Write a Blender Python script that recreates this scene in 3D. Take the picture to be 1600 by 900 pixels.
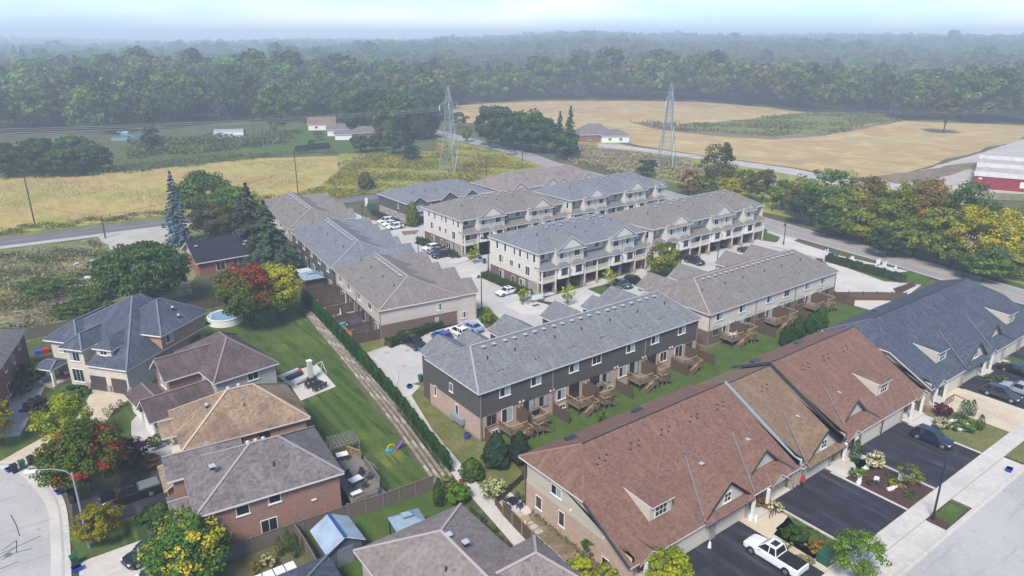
import bpy, bmesh, math, random
import numpy as np
from mathutils import Vector, Matrix
for o in list(bpy.data.objects): bpy.data.objects.remove(o)
SC = bpy.context.scene
COL = SC.collection
R = math.radians
rnd = random.Random(7)
# ------------------------------------------------------------ camera, sky, sun, exposure
# the site grid: x runs along the town house rows, y away from the street; the drone hovers at 47 m
F_PX, PITCH = 1120.0, math.atan((450 - 58) / 1120.0)
GA = R(36.8); CGA, SGA = math.cos(GA), math.sin(GA)
OX, OY, CH = -3.9, 77.0, 47.0
def to_grid(X, Y):
    X -= OX; Y -= OY
    return (X * CGA + Y * SGA, -X * SGA + Y * CGA)
CAMU, CAMV = to_grid(0, 0)
def G(x, y, z=0.0):
    """grid position of the point of height z seen at photo pixel x, y (1600 x 900)"""
    v = (y - 450) / F_PX
    t = (CH - z) / (math.sin(PITCH) + v * math.cos(PITCH))
    return to_grid((x - 800) / F_PX * t, (math.cos(PITCH) - v * math.sin(PITCH)) * t)
cam = bpy.data.cameras.new('camera'); camo = bpy.data.objects.new('camera', cam); COL.objects.link(camo)
camo.location = (CAMU, CAMV, CH); camo.rotation_euler = (R(90) - PITCH, 0, -GA)
cam.sensor_width = 36; cam.lens = 36 * F_PX / 1600; cam.clip_end = 20000; cam.clip_start = 1
SC.camera = camo
W = bpy.data.worlds.new('World'); SC.world = W; W.use_nodes = True
nt = W.node_tree; sky = nt.nodes.new('ShaderNodeTexSky'); sky.sky_type = 'NISHITA'; sky.sun_disc = False
SUN_EL, SUN_AZ = R(50), R(215)      # sun direction: behind and to the left of the camera
sky.sun_elevation = SUN_EL; sky.sun_rotation = math.pi / 2 - SUN_AZ
sky.air_density = 1.0; sky.dust_density = .6; sky.ozone_density = 1.2; sky.altitude = 100
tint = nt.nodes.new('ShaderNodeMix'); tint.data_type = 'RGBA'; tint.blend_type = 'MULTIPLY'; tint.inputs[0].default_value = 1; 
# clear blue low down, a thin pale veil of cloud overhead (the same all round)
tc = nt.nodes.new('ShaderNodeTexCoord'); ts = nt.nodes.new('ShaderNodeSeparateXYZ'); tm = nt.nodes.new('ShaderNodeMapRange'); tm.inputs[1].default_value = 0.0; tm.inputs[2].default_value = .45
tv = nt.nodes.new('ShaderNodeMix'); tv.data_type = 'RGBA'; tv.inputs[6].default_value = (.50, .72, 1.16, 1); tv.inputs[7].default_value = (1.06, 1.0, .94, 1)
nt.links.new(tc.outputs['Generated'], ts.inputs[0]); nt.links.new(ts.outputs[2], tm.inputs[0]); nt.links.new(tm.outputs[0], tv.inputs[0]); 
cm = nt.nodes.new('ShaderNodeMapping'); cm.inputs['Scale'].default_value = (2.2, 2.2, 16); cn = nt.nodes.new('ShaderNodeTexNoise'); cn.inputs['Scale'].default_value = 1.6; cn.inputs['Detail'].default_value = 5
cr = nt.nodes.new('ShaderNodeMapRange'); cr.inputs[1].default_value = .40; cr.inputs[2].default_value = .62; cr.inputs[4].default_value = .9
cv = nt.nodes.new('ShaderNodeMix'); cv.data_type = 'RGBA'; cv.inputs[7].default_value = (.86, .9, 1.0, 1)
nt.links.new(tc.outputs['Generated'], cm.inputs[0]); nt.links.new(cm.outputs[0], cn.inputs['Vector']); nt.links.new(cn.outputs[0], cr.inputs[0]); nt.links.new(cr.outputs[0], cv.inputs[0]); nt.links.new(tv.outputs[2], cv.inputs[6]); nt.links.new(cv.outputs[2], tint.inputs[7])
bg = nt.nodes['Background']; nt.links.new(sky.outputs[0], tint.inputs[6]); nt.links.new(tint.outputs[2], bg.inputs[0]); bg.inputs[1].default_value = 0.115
sl = bpy.data.lights.new('sun', 'SUN'); so = bpy.data.objects.new('sun', sl); COL.objects.link(so)
sl.energy = 2.9; sl.angle = R(16); sl.color = (1, .93, .84)
_d = Vector((math.cos(SUN_AZ) * math.cos(SUN_EL), math.sin(SUN_AZ) * math.cos(SUN_EL), math.sin(SUN_EL)))
so.rotation_euler = _d.to_track_quat('Z', 'Y').to_euler()
SC.view_settings.view_transform = 'Standard'; SC.view_settings.look = 'None'
SC.view_settings.exposure = 0.97; SC.view_settings.gamma = 1
SC.render.engine = 'CYCLES'
SC.cycles.volume_bounces = 1; SC.cycles.max_bounces = 6; SC.cycles.diffuse_bounces = 3
HAZE = 0.0006
# ------------------------------------------------------------ materials
MATS = {}
def rgb(c):
    if isinstance(c, str):
        c = c.lstrip('#'); s = [int(c[i:i + 2], 16) / 255 for i in (0, 2, 4)]
        return tuple(((x / 12.92) if x <= .04045 else ((x + .055) / 1.055) ** 2.4) for x in s) + (1,)
    return tuple(c) + (1,) if len(c) == 3 else tuple(c)
class NB:
    def __init__(s, name):
        s.m = bpy.data.materials.new(name); s.m.use_nodes = True; s.t = s.m.node_tree
        s.b = s.t.nodes['Principled BSDF']; MATS[name] = s.m
        s.geo = s.t.nodes.new('ShaderNodeNewGeometry'); s.uv = None
    def n(s, k, **kw):
        x = s.t.nodes.new(k)
        for a, v in kw.items():
            if a.startswith('i_'):
                x.inputs[a[2:].replace('_', ' ')].default_value = v
            else: setattr(x, a, v)
        return x
    def l(s, a, b): s.t.links.new(a, b)
    def co(s, which='pos'):
        if which == 'pos': return s.geo.outputs['Position']
        if s.uv is None: s.uv = s.n('ShaderNodeUVMap', uv_map='UVMap')
        return s.uv.outputs[0]
    def noise(s, scale, lo, hi, detail=3, co='pos', stretch=None, rough=.55):
        c = s.co(co)
        if stretch:
            mp = s.n('ShaderNodeMapping'); mp.inputs['Scale'].default_value = stretch
            if len(stretch) == 4: pass
            s.l(c, mp.inputs[0]); c = mp.outputs[0]
        t = s.n('ShaderNodeTexNoise'); t.inputs['Scale'].default_value = scale; t.inputs['Detail'].default_value = detail
        t.inputs['Roughness'].default_value = rough
        s.l(c, t.inputs['Vector'])
        r = s.n('ShaderNodeMapRange'); r.inputs[1].default_value = lo; r.inputs[2].default_value = hi
        s.l(t.outputs[0], r.inputs[0]); return r.outputs[0]
    def mix(s, f, a, b, mode='MIX'):
        x = s.n('ShaderNodeMix', data_type='RGBA', blend_type=mode)
        if isinstance(f, (int, float)): x.inputs[0].default_value = f
        else: s.l(f, x.inputs[0])
        for v, i in ((a, 6), (b, 7)):
            if isinstance(v, tuple): x.inputs[i].default_value = v
            else: s.l(v, x.inputs[i])
        return x.outputs[2]
    def out(s, col, rough=.85, spec=.3, metal=0, bump=None, bstr=.3, bdist=.02):
        if isinstance(col, tuple): s.b.inputs['Base Color'].default_value = col
        else: s.l(col, s.b.inputs['Base Color'])
        s.b.inputs['Roughness'].default_value = rough; s.b.inputs['Specular IOR Level'].default_value = spec
        s.b.inputs['Metallic'].default_value = metal
        if bump is not None:
            b = s.n('ShaderNodeBump'); b.inputs['Strength'].default_value = bstr; b.inputs['Distance'].default_value = bdist
            s.l(bump, b.inputs['Height']); s.l(b.outputs[0], s.b.inputs['Normal'])
        return s.m
def mat(name, base, layers=(), rough=.85, spec=.3, metal=0, bump=None, coat=0):
    """layers: (scale, colour, lo, hi[, coords[, stretch]])"""
    b = NB(name); c = rgb(base); last = None
    for L in layers:
        f = b.noise(L[0], L[2], L[3], 4, L[4] if len(L) > 4 else 'pos', L[5] if len(L) > 5 else None)
        c = b.mix(f, c, rgb(L[1])); last = f
    if bump and last is None: last = b.noise(bump, .3, .7)
    m = b.out(c, rough, spec, metal, last if bump else None, .35, .03)
    if coat: b.b.inputs['Coat Weight'].default_value = coat; b.b.inputs['Coat Roughness'].default_value = .06
    return m
def mat_roof(name, c1, c2, dark, blot=.35, row=.15, wid=.34, blot_scale=.35):
    b = NB(name)
    t = b.n('ShaderNodeTexBrick'); b.l(b.co('uv'), t.inputs['Vector']); t.offset = .37
    t.inputs['Color1'].default_value = rgb(c1); t.inputs['Color2'].default_value = rgb(c2); t.inputs['Mortar'].default_value = rgb(dark)
    t.inputs['Scale'].default_value = 1; t.inputs['Brick Width'].default_value = wid; t.inputs['Row Height'].default_value = row
    t.inputs['Mortar Size'].default_value = .016; t.inputs['Mortar Smooth'].default_value = .3; t.inputs['Bias'].default_value = 0
    c = t.outputs[0]
    c = b.mix(b.noise(2.6, .45, .78, 4, 'uv'), c, rgb(dark))
    c = b.mix(b.noise(1.1, .5, .8, 5, 'uv', (1, .35, 1)), c, rgb(c1))
    f = b.noise(blot_scale, .45, .72, 3, 'pos')
    mm = b.n('ShaderNodeMath', operation='MULTIPLY'); b.l(f, mm.inputs[0]); mm.inputs[1].default_value = blot
    c = b.mix(mm.outputs[0], c, rgb(dark))
    mat('cap_' + name, tuple(min(1, x * 1.25 + .01) for x in rgb(c1)[:3]), rough=.95)
    return b.out(c, .95, .15, 0, t.outputs['Fac'], -.5, .02)
def mat_brick(name, c1, c2, mort, row=.075, wid=.22, ms=.012, blot=None):
    b = NB(name)
    t = b.n('ShaderNodeTexBrick'); b.l(b.co('uv'), t.inputs['Vector'])
    t.inputs['Color1'].default_value = rgb(c1); t.inputs['Color2'].default_value = rgb(c2); t.inputs['Mortar'].default_value = rgb(mort)
    t.inputs['Scale'].default_value = 1; t.inputs['Brick Width'].default_value = wid; t.inputs['Row Height'].default_value = row
    t.inputs['Mortar Size'].default_value = ms; t.inputs['Bias'].default_value = -.1
    c = b.mix(b.noise(3.5, .5, .8, 4, 'uv'), t.outputs[0], rgb(c2))
    c = b.mix(b.noise(.5, .5, .9, 3, 'uv'), c, rgb(c1))
    if blot: c = b.mix(b.noise(2.1, .58, .66, 3, 'uv'), c, rgb(blot))
    return b.out(c, .9, .2, 0, t.outputs['Fac'], -.4, .01)
def mat_lap(name, col, line, pitch=.18, vert=False, duty=.14, rough=.7):
    """lap siding or boards: a thin groove every pitch metres"""
    b = NB(name); sp = b.n('ShaderNodeSeparateXYZ'); b.l(b.co('uv'), sp.inputs[0])
    m = b.n('ShaderNodeMath', operation='DIVIDE'); b.l(sp.outputs[0 if vert else 1], m.inputs[0]); m.inputs[1].default_value = pitch
    f = b.n('ShaderNodeMath', operation='FRACT'); b.l(m.outputs[0], f.inputs[0])
    g = b.n('ShaderNodeMath', operation='LESS_THAN'); b.l(f.outputs[0], g.inputs[0]); g.inputs[1].default_value = duty
    c = b.mix(b.noise(1.7, .35, .75, 4, 'uv', (.25, 1, 1) if not vert else (1, .25, 1)), rgb(col), tuple(x * .86 for x in rgb(col)[:3]) + (1,))
    c = b.mix(g.outputs[0], c, rgb(line))
    return b.out(c, rough, .3, 0, f.outputs[0], .35, .015)
def mat_leaf(name, stops, trans=.25):
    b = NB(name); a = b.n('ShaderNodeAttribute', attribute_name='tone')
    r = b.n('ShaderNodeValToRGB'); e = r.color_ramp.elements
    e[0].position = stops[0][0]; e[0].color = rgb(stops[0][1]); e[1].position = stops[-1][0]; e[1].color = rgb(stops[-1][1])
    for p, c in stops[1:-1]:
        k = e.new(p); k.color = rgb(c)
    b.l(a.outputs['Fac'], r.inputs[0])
    oi = b.n('ShaderNodeObjectInfo'); hs = b.n('ShaderNodeHueSaturation')
    mr = b.n('ShaderNodeMapRange'); mr.inputs[3].default_value = .72; mr.inputs[4].default_value = 1.3
    b.l(oi.outputs['Random'], mr.inputs[0]); b.l(mr.outputs[0], hs.inputs['Value']); b.l(r.outputs[0], hs.inputs['Color'])
    d = b.n('ShaderNodeBsdfDiffuse'); t = b.n('ShaderNodeBsdfTranslucent'); mx = b.n('ShaderNodeMixShader')
    b.l(hs.outputs[0], d.inputs[0]); b.l(hs.outputs[0], t.inputs[0]); mx.inputs[0].default_value = trans
    b.l(d.outputs[0], mx.inputs[1]); b.l(t.outputs[0], mx.inputs[2])
    b.l(mx.outputs[0], b.t.nodes['Material Output'].inputs[0]); return b.m
# roofs
mat_roof('roof_grey', '#7f8083', '#6d6e72', '#515357', .15)
mat_roof('roof_grey_cool', '#7c7f83', '#6b6e73', '#515459', .15)
mat_roof('roof_taupe', '#837e7a', '#726d69', '#59544f', .15)
mat_roof('roof_rose', '#816559', '#705449', '#574138', .14)
mat_roof('roof_brown', '#86705e', '#73604f', '#584a3d', .15)
mat_roof('roof_slate', '#565d69', '#454c58', '#2b303a', .3)
mat_roof('roof_blue', '#595f6b', '#494e5a', '#2e323c', .45, .15, .34, .2)
mat_roof('roof_plum', '#6b5f5e', '#5b504f', '#3c3433', .6, .15, .34, .3)
mat_roof('roof_tan', '#9f8c78', '#87735f', '#5f4c40', .75, .15, .34, .28)
mat_roof('roof_ash', '#7d7877', '#6b6666', '#46403f', .25, .19, .4)
mat_roof('roof_black', '#33323b', '#292831', '#1d1c24', .2)
mat_roof('roof_mauve', '#908782', '#7e7570', '#5a524e', .4, .15, .34, .3)
# walls
mat_brick('brick_tan', '#b8a08f', '#9a8070', '#a8988c')
mat_brick('brick_brown', '#6d574e', '#57443d', '#7b6d66')
mat_brick('brick_red', '#8a5444', '#6d3f33', '#85736a')
mat_brick('brick_rose', '#94695a', '#7a5547', '#8f8078')
mat_brick('brick_buff', '#ad8a6d', '#8c6a50', '#9c8674')
mat_brick('stone_mix', '#a8a29a', '#86807a', '#6e6964', .22, .45, .02)
mat_lap('siding_dark', '#56534f', '#403e3b')
mat_lap('siding_cream', '#cdc8bd', '#aea99e')
mat_lap('siding_beige', '#bfb6ab', '#a49c91')
mat_lap('siding_sand', '#bab2a4', '#a09889')
mat_lap('siding_blue', '#56606c', '#434c57')
mat_lap('siding_grey', '#a9a6a2', '#8e8b87')
mat('stucco', '#bdb6a8', [(1.5, '#a89f90', .5, .8)])
mat('trim_white', '#d6d4cf', [(2, '#bcb9b2', .5, .8)], rough=.5)
mat('trim_cream', '#c5bba9', rough=.6)
mat('trim_taupe', '#7e746c', rough=.6)
mat('fascia', '#c9c6c2', rough=.5); mat('fascia_dark', '#3b3a40', rough=.5); mat('soffit', '#9b978f')
mat('foundation', '#8f8b85', [(3, '#76726d', .4, .7)])
mat('glass_dark', (.018, .021, .026), rough=.08, spec=.8); mat('glass_curtain', '#8fa0a6', rough=.25, spec=.6)
mat('glass_car', (.012, .014, .018), rough=.05, spec=.9)
mat('glass_rail', '#9aa6ab', rough=.2)
mat('garage_door', '#b9b3a6', rough=.6); mat('garage_brown', '#4a4442', rough=.6); mat('garage_dark', '#2f3238', rough=.6)
mat('void_dark', '#1b1a1c', rough=.9)
mat('stone_base', '#958d84', [(2.5, '#7a736b', .4, .6)])
# ground
def gm(name, base, layers, rough=.95, bump=True): return mat(name, base, layers, rough, .15, 0, bump)
gm('earth', '#56573a', [(.05, '#43492f', .4, .6), (1.2, '#6b6747', .5, .75)])
gm('lawn', '#4a5c2b', [(.09, '#70712f', .48, .62), (1.1, '#2e411b', .46, .56, 'pos', (1, .05, 1)), (.25, '#48592b', .42, .62), (2.5, '#34471f', .45, .75), (9, '#4e5e31', .5, .8)])
gm('lawn_dry', '#5c6334', [(.35, '#77704a', .42, .6), (3, '#48562c', .45, .7), (9, '#6c6c41', .5, .8)])
gm('lawn_lush', '#405424', [(.4, '#4e612b', .4, .65), (4, '#34471c', .45, .75), (9, '#4a5c2c', .5, .8)])
gm('mulch', '#4f3b36', [(6, '#3a2b28', .4, .6), (20, '#6b5249', .55, .7)])
gm('soil', '#6f6250', [(.6, '#8d7f6a', .45, .65), (5, '#5a4e3f', .45, .7)])
gm('field_gold', '#9a9050', [(.03, '#a1875a', .42, .6), (.35, '#8f7d48', .45, .6, 'pos', (1, .25, 1)), (3, '#ada066', .5, .8), (.05, '#85853f', .52, .68)])
gm('field_tan', '#9f8d64', [(.012, '#98805a', .4, .6), (.022, '#a0986a', .5, .7), (.3, '#8b7753', .45, .62, 'pos', (1, .12, 1)), (.09, '#b39c6c', .5, .7), (2.2, '#b7a06e', .5, .8)])
gm('meadow', '#7f8044', [(.06, '#939039', .45, .6), (.25, '#68703c', .45, .62), (1.5, '#a39d4a', .52, .72), (6, '#5c6335', .5, .7)])
gm('weeds', '#6a6c42', [(.12, '#8a8061', .45, .6), (.7, '#4f5b33', .45, .62), (4, '#7d7a50', .5, .7)])
gm('verge', '#5d6a38', [(.3, '#7b7848', .45, .65), (3, '#4b5a2d', .45, .7)])
gm('brown_scrub', '#6f6353', [(.1, '#7f7358', .4, .6), (1.2, '#544c42', .45, .65)])
gm('gravel', '#a9a49b', [(.15, '#98948c', .4, .6), (4, '#b6b1a8', .45, .7), (18, '#8d8981', .5, .65)])
gm('concrete', '#b7b3ac', [(.2, '#aaa69f', .4, .65), (2, '#c0bcb5', .5, .8), (.6, '#a39f98', .6, .75)], .85)
gm('concrete_warm', '#b9ac97', [(.3, '#a99b86', .4, .65), (3, '#c2b7a4', .5, .8)], .85)
gm('lot_paving', '#aeaca8', [(.12, '#a3a19d', .4, .6), (1.1, '#b6b4b0', .5, .8), (14, '#9d9b98', .5, .75)], .9)
gm('street_paving', '#a5a3a1', [(.15, '#9b9997', .4, .6), (2, '#adaba9', .5, .8), (16, '#929090', .5, .75), (.5, '#908e8c', .56, .7, 'pos', (.12, 1.6, 1)), (.9, '#8a8886', .64, .72)], .9)
gm('asphalt_new', '#2a2a30', [(.5, '#32323a', .4, .65), (6, '#25252b', .45, .7), (.35, '#43434b', .5, .72, 'pos', (2.4, .25, 1)), (.9, '#35353c', .55, .7, 'pos', (1, .3, 1))], .75)
gm('asphalt_old', '#66646a', [(.2, '#5c5b61', .4, .6), (6, '#706e73', .5, .75)], .9)
gm('asphalt_road', '#8d8a88', [(.2, '#827f7e', .4, .6), (6, '#979492', .5, .75)], .9)
gm('paver', '#aba397', [(2, '#958c80', .4, .6)]); gm('stone_block', '#8d8377', [(1.4, '#736a5f', .4, .6), (9, '#a09587', .55, .75)])
mat('paint_yellow', '#c6a24d'); mat('paint_white', '#d0cec8'); mat('crack_seal', '#3c3b3e')
mat('patch_pink', '#a98d88')
# wood and metal
mat_lap('wood_fence', '#5b4c40', '#33291f', .15, True, .12); mat_lap('wood_new', '#ab8251', '#6b4c2b', .15, True, .12)
mat_lap('wood_old', '#6d655c', '#39342e', .15, True, .12); mat_lap('wood_deck', '#877766', '#4b4035', .14, False, .14)
mat('timber', '#75644f', [(6, '#5a4a39', .4, .7)]); mat('timber_light', '#a18a68', [(6, '#8a7250', .4, .7)]); mat('timber_dark', '#51443a', [(6, '#3d322a', .4, .7)])
mat('timber_grey', '#77736b', [(6, '#5d5952', .4, .7)])
mat('bark', '#4d4238', [(5, '#352c25', .4, .7)], bump=True); mat('metal_grey', '#8d9193', rough=.45, metal=.6); mat('galvanised', '#8f999e', rough=.5, metal=.3)
mat('metal_dark', '#26272b', rough=.5); mat('metal_white', '#d5d6d4', rough=.4)
mat('vent_metal', '#b9b9ba', rough=.4, metal=.3); mat('rubber', '#17171a', rough=.8); mat('rim_silver', '#9a9ca0', rough=.3, metal=.7)
mat('plastic_blue', '#1547a8', rough=.4); mat('plastic_green', '#20503a', rough=.45); mat('plastic_black', '#1c1d22', rough=.45)
mat('plastic_red', '#a5202a', rough=.4); mat('plastic_teal', '#2a8fa8', rough=.4); mat('plastic_yellow', '#c9b62f', rough=.4); mat('plastic_purple', '#6d4a86', rough=.4)
mat('plastic_cyan', '#33a6d8', rough=.4); mat('sign_yellow', '#e0a010', rough=.5); mat('sign_blue', '#27477c', rough=.5)
mat('water_pool', '#6f8d9a', rough=.08, spec=.7); mat('cloth_grey', '#3d4048'); mat('cloth_white', '#c9c9c6'); mat('cloth_navy', '#1f2a4a')
mat('metal_roof', '#8fa0ae', [(1.2, '#7b8c9b', .4, .7)], rough=.4, metal=.2); mat('shed_roof', '#93a3b3', [(.8, '#7d8d9e', .4, .7)], rough=.5)
mat('shed_wall', '#6e7580', rough=.7); mat('container_red', '#8a252d', [(1, '#701f27', .4, .7)], rough=.6); mat('container_top', '#a39a98', [(.6, '#8c8280', .4, .7)]); mat('container_pale', '#bdb8b6', [(.5, '#a8a19f', .4, .7)])
mat('greenhouse', '#8f9296', rough=.4); mat('white_panel', '#cfd3d6', rough=.35)
mat('lamp_lens', '#d8d6cf', rough=.3); mat('tail_red', '#7c1016', rough=.3); mat('flower_white', '#d9d3b8'); mat('flower_red', '#a02028')
for n_, c_ in dict(white='#d6d8da', black='#111317', navy='#131a33', blue='#163f9c', grey='#54575c', silver='#8f9499', steel='#3f4a5e', paleblue='#7e92b8', charcoal='#23262c').items():
    mat('paint_car_' + n_, c_, rough=.28, spec=.5, coat=.7)
# foliage (dark to light along the tone attribute)
mat_leaf('leaf_green', [(0, '#2c411c'), (.5, '#4a632b'), (1, '#7a9244')])
mat_leaf('leaf_deep', [(0, '#24361d'), (.5, '#3a5129'), (1, '#60783f')])
mat_leaf('leaf_bright', [(0, '#3a5520'), (.5, '#567326'), (1, '#85992f')])
mat_leaf('leaf_lime', [(0, '#56701f'), (.5, '#8a9426'), (1, '#bdb52f')])
mat_leaf('leaf_olive', [(0, '#3a3d22'), (.5, '#565630'), (1, '#7d783e')])
mat_leaf('leaf_autumn', [(0, '#3a4a1e'), (.4, '#5f6e28'), (.75, '#8b8630'), (1, '#a98f34')])
mat_leaf('leaf_rust', [(0, '#4a4a24'), (.5, '#7a6330'), (1, '#a07a3e')])
mat_leaf('leaf_gold', [(0, '#5f6a1e'), (.5, '#9c9528'), (1, '#ccb42e')])
mat_leaf('leaf_redtop', [(0, '#2f4a1f'), (.35, '#4c6627'), (.55, '#6b5a2b'), (.75, '#8a4032'), (1, '#a33c38')])
mat_leaf('leaf_redgreen', [(0, '#2f4a1f'), (.35, '#4f6f28'), (.58, '#7c6c30'), (.75, '#93562f'), (1, '#b3343a')])
mat_leaf('leaf_yellowtips', [(0, '#2f4a22'), (.45, '#4f7030'), (.66, '#7d8f30'), (.84, '#b89d30'), (1, '#cda43c')])
mat_leaf('leaf_purple', [(0, '#2d2025'), (1, '#573540')]); mat_leaf('leaf_darkpurple', [(0, '#25232b'), (1, '#3f3c46')])
mat_leaf('leaf_spruce', [(0, '#1f2d22'), (.5, '#2e4030'), (1, '#465a40')], .1)
mat_leaf('leaf_spruceblue', [(0, '#28373d'), (.5, '#3c5058'), (1, '#5c737b')], .1)
mat_leaf('leaf_brownspruce', [(0, '#262a20'), (.5, '#363b2c'), (1, '#4f5540')], .1)
mat_leaf('leaf_cedar', [(0, '#20381b'), (.5, '#2f4d22'), (1, '#4c6b30')], .15)
mat_leaf('leaf_hydrangea', [(0, '#4a6527'), (.5, '#6f8538'), (.62, '#c9c98a'), (1, '#e0dcb4')])
mat_leaf('leaf_cream', [(0, '#4f6a2c'), (.45, '#7d8a48'), (.6, '#d8c8a0'), (1, '#e8dcc0')])
mat_leaf('leaf_grass', [(0, '#4b5a2c'), (.5, '#6b7138'), (1, '#8f8c4a')]); mat_leaf('leaf_goldenrod', [(0, '#6b7136'), (.5, '#92882f'), (1, '#b8a032')])
mat_leaf('leaf_straw', [(0, '#6f6848'), (.5, '#8d8560'), (1, '#a89c76')]); mat_leaf('leaf_brush', [(0, '#3c4a27'), (.5, '#53613a'), (1, '#77794a')])
mat_leaf('leaf_burgundy', [(0, '#3a1c20'), (1, '#6b3038')])
# ------------------------------------------------------------ mesh builder
class MB:
    def __init__(s): s.v = []; s.f = []; s.mi = []
    def poly(s, pts, mi=0):
        n = len(s.v); s.v += [tuple(p) for p in pts]; s.f.append(tuple(range(n, n + len(pts)))); s.mi.append(mi); return s
    def box(s, x0, x1, y0, y1, z0, z1, mi=0, M=None):
        if x0 > x1: x0, x1 = x1, x0
        if y0 > y1: y0, y1 = y1, y0
        P = [(x0, y0, z0), (x1, y0, z0), (x1, y1, z0), (x0, y1, z0), (x0, y0, z1), (x1, y0, z1), (x1, y1, z1), (x0, y1, z1)]
        if M is not None: P = [tuple(M @ Vector(p)) for p in P]
        n = len(s.v); s.v += P
        for q in ((3, 2, 1, 0), (4, 5, 6, 7), (0, 1, 5, 4), (1, 2, 6, 5), (2, 3, 7, 6), (3, 0, 4, 7)):
            s.f.append(tuple(n + i for i in q)); s.mi.append(mi)
        return s
    def prism(s, pts, z0, z1, mi=0, side=None):
        """pts: ccw outline in xy"""
        n = len(s.v); k = len(pts); s.v += [(p[0], p[1], z0) for p in pts] + [(p[0], p[1], z1) for p in pts]
        s.f.append(tuple(n + i for i in reversed(range(k)))); s.mi.append(mi)
        s.f.append(tuple(n + k + i for i in range(k))); s.mi.append(mi)
        for i in range(k):
            j = (i + 1) % k; s.f.append((n + i, n + j, n + k + j, n + k + i)); s.mi.append(mi if side is None else side)
        return s
    def bar(s, a, b, w, h=None, mi=0):
        """square bar between two points"""
        a, b = Vector(a), Vector(b); d = b - a; L = d.length
        if L < 1e-6: return s
        q = d.to_track_quat('X', 'Z').to_matrix().to_4x4(); q.translation = a; h = h or w
        return s.box(0, L, -w / 2, w / 2, -h / 2, h / 2, mi, q)
    def tube(s, a, b, r0, r1=None, n=8, mi=0, cap=True):
        a, b = Vector(a), Vector(b); r1 = r0 if r1 is None else r1; d = b - a
        if d.length < 1e-6: return s
        q = d.to_track_quat('Z', 'Y').to_matrix(); k = len(s.v)
        for c, r in ((a, r0), (b, r1)):
            for i in range(n):
                t = 2 * math.pi * i / n; s.v.append(tuple(c + q @ Vector((r * math.cos(t), r * math.sin(t), 0))))
        for i in range(n):
            j = (i + 1) % n; s.f.append((k + i, k + j, k + n + j, k + n + i)); s.mi.append(mi)
        if cap:
            s.f.append(tuple(k + i for i in reversed(range(n)))); s.mi.append(mi)
            s.f.append(tuple(k + n + i for i in range(n))); s.mi.append(mi)
        return s
    def loft(s, rings, mi=0, close=False, cap=True):
        k = len(s.v); n = len(rings[0])
        for r in rings: s.v += [tuple(p) for p in r]
        m = n if close else n - 1
        for a in range(len(rings) - 1):
            for i in range(m):
                j = (i + 1) % n; b = k + a * n
                s.f.append((b + i, b + j, b + n + j, b + n + i)); s.mi.append(mi)
        if cap and close:
            s.f.append(tuple(k + i for i in reversed(range(n)))); s.mi.append(mi)
            b = k + (len(rings) - 1) * n; s.f.append(tuple(b + i for i in range(n))); s.mi.append(mi)
        return s
    def roof(s, V, faces, th=.2, mi=0, side=1, under=2):
        """V: dict name -> point; faces: name strings. A closed slab under the given top faces."""
        names = list(V); k = len(s.v); n = len(names); ix = {a: i for i, a in enumerate(names)}
        s.v += [tuple(V[a]) for a in names] + [(V[a][0], V[a][1], V[a][2] - th) for a in names]
        ed = {}
        for f in faces:
            q = [ix[a] for a in f]; s.f.append(tuple(k + i for i in q)); s.mi.append(mi)
            s.f.append(tuple(k + n + i for i in reversed(q))); s.mi.append(under)
            for i in range(len(q)): ed[(q[i], q[(i + 1) % len(q)])] = 1
        for (a, b) in ed:
            if (b, a) not in ed:
                s.f.append((k + a, k + n + a, k + n + b, k + b)); s.mi.append(side)
        return s
    def mesh(s, name, mats, smooth=False):
        me = bpy.data.meshes.new(name); me.from_pydata(s.v, [], s.f)
        mats = mats if isinstance(mats, (list, tuple)) else [mats]
        for m in mats: me.materials.append(MATS[m])
        me.polygons.foreach_set('material_index', s.mi)
        uvl = me.uv_layers.new(name='UVMap'); co = []
        V = s.v
        for p in me.polygons:
            nx, ny, nz = p.normal
            l = math.hypot(nx, ny)
            if l < .02: t = (1, 0, 0); b = (0, 1, 0)
            else:
                t = (-ny / l, nx / l, 0); b = (ny * 0 - nz * t[1], nz * t[0] - 0, nx * t[1] - ny * t[0])
            for vi in p.vertices:
                x, y, z = V[vi]
                co += [x * t[0] + y * t[1], x * b[0] + y * b[1] + z * b[2]]
        uvl.data.foreach_set('uv', co)
        if smooth: me.polygons.foreach_set('use_smooth', [True] * len(me.polygons))
        return me
    def build(s, name, mats, parent=None, loc=(0, 0, 0), rz=0, **kw):
        return obj(name, s.mesh(name, mats, kw.pop('smooth', False)), parent, loc, rz, **kw)
def obj(name, data, parent=None, loc=(0, 0, 0), rz=0, label=None, cat=None, group=None, kind=None):
    o = bpy.data.objects.new(name, data); COL.objects.link(o); o.location = loc; o.rotation_euler = (0, 0, rz)
    if parent is not None: o.parent = parent
    return tag(o, label, cat, group, kind)
def tag(o, label=None, cat=None, group=None, kind=None):
    if label: o['label'] = label
    if cat: o['category'] = cat
    if group: o['group'] = group
    if kind: o['kind'] = kind
    return o
def thing(name, label, cat, x, y, z=0, rz=0, group=None):
    return obj(name, None, None, (x, y, z), rz, label, cat, group)
def kids(o): return [c for c in o.children]
def copy_tree(o, parent=None):
    c = o.copy(); COL.objects.link(c); c.parent = parent
    for ch in list(o.children): copy_tree(ch, c)
    return c
def place(proto, x, y, z=0, rz=0, label=None, group=None, scale=None):
    """the first call uses the proto itself"""
    if not proto.get('_used'): o = proto; proto['_used'] = 1
    else: o = copy_tree(proto)
    o.location = (x, y, z); o.rotation_euler = (0, 0, rz)
    if scale: o.scale = scale if isinstance(scale, tuple) else (scale,) * 3
    if label: o['label'] = label
    if group: o['group'] = group
    return o
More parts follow.
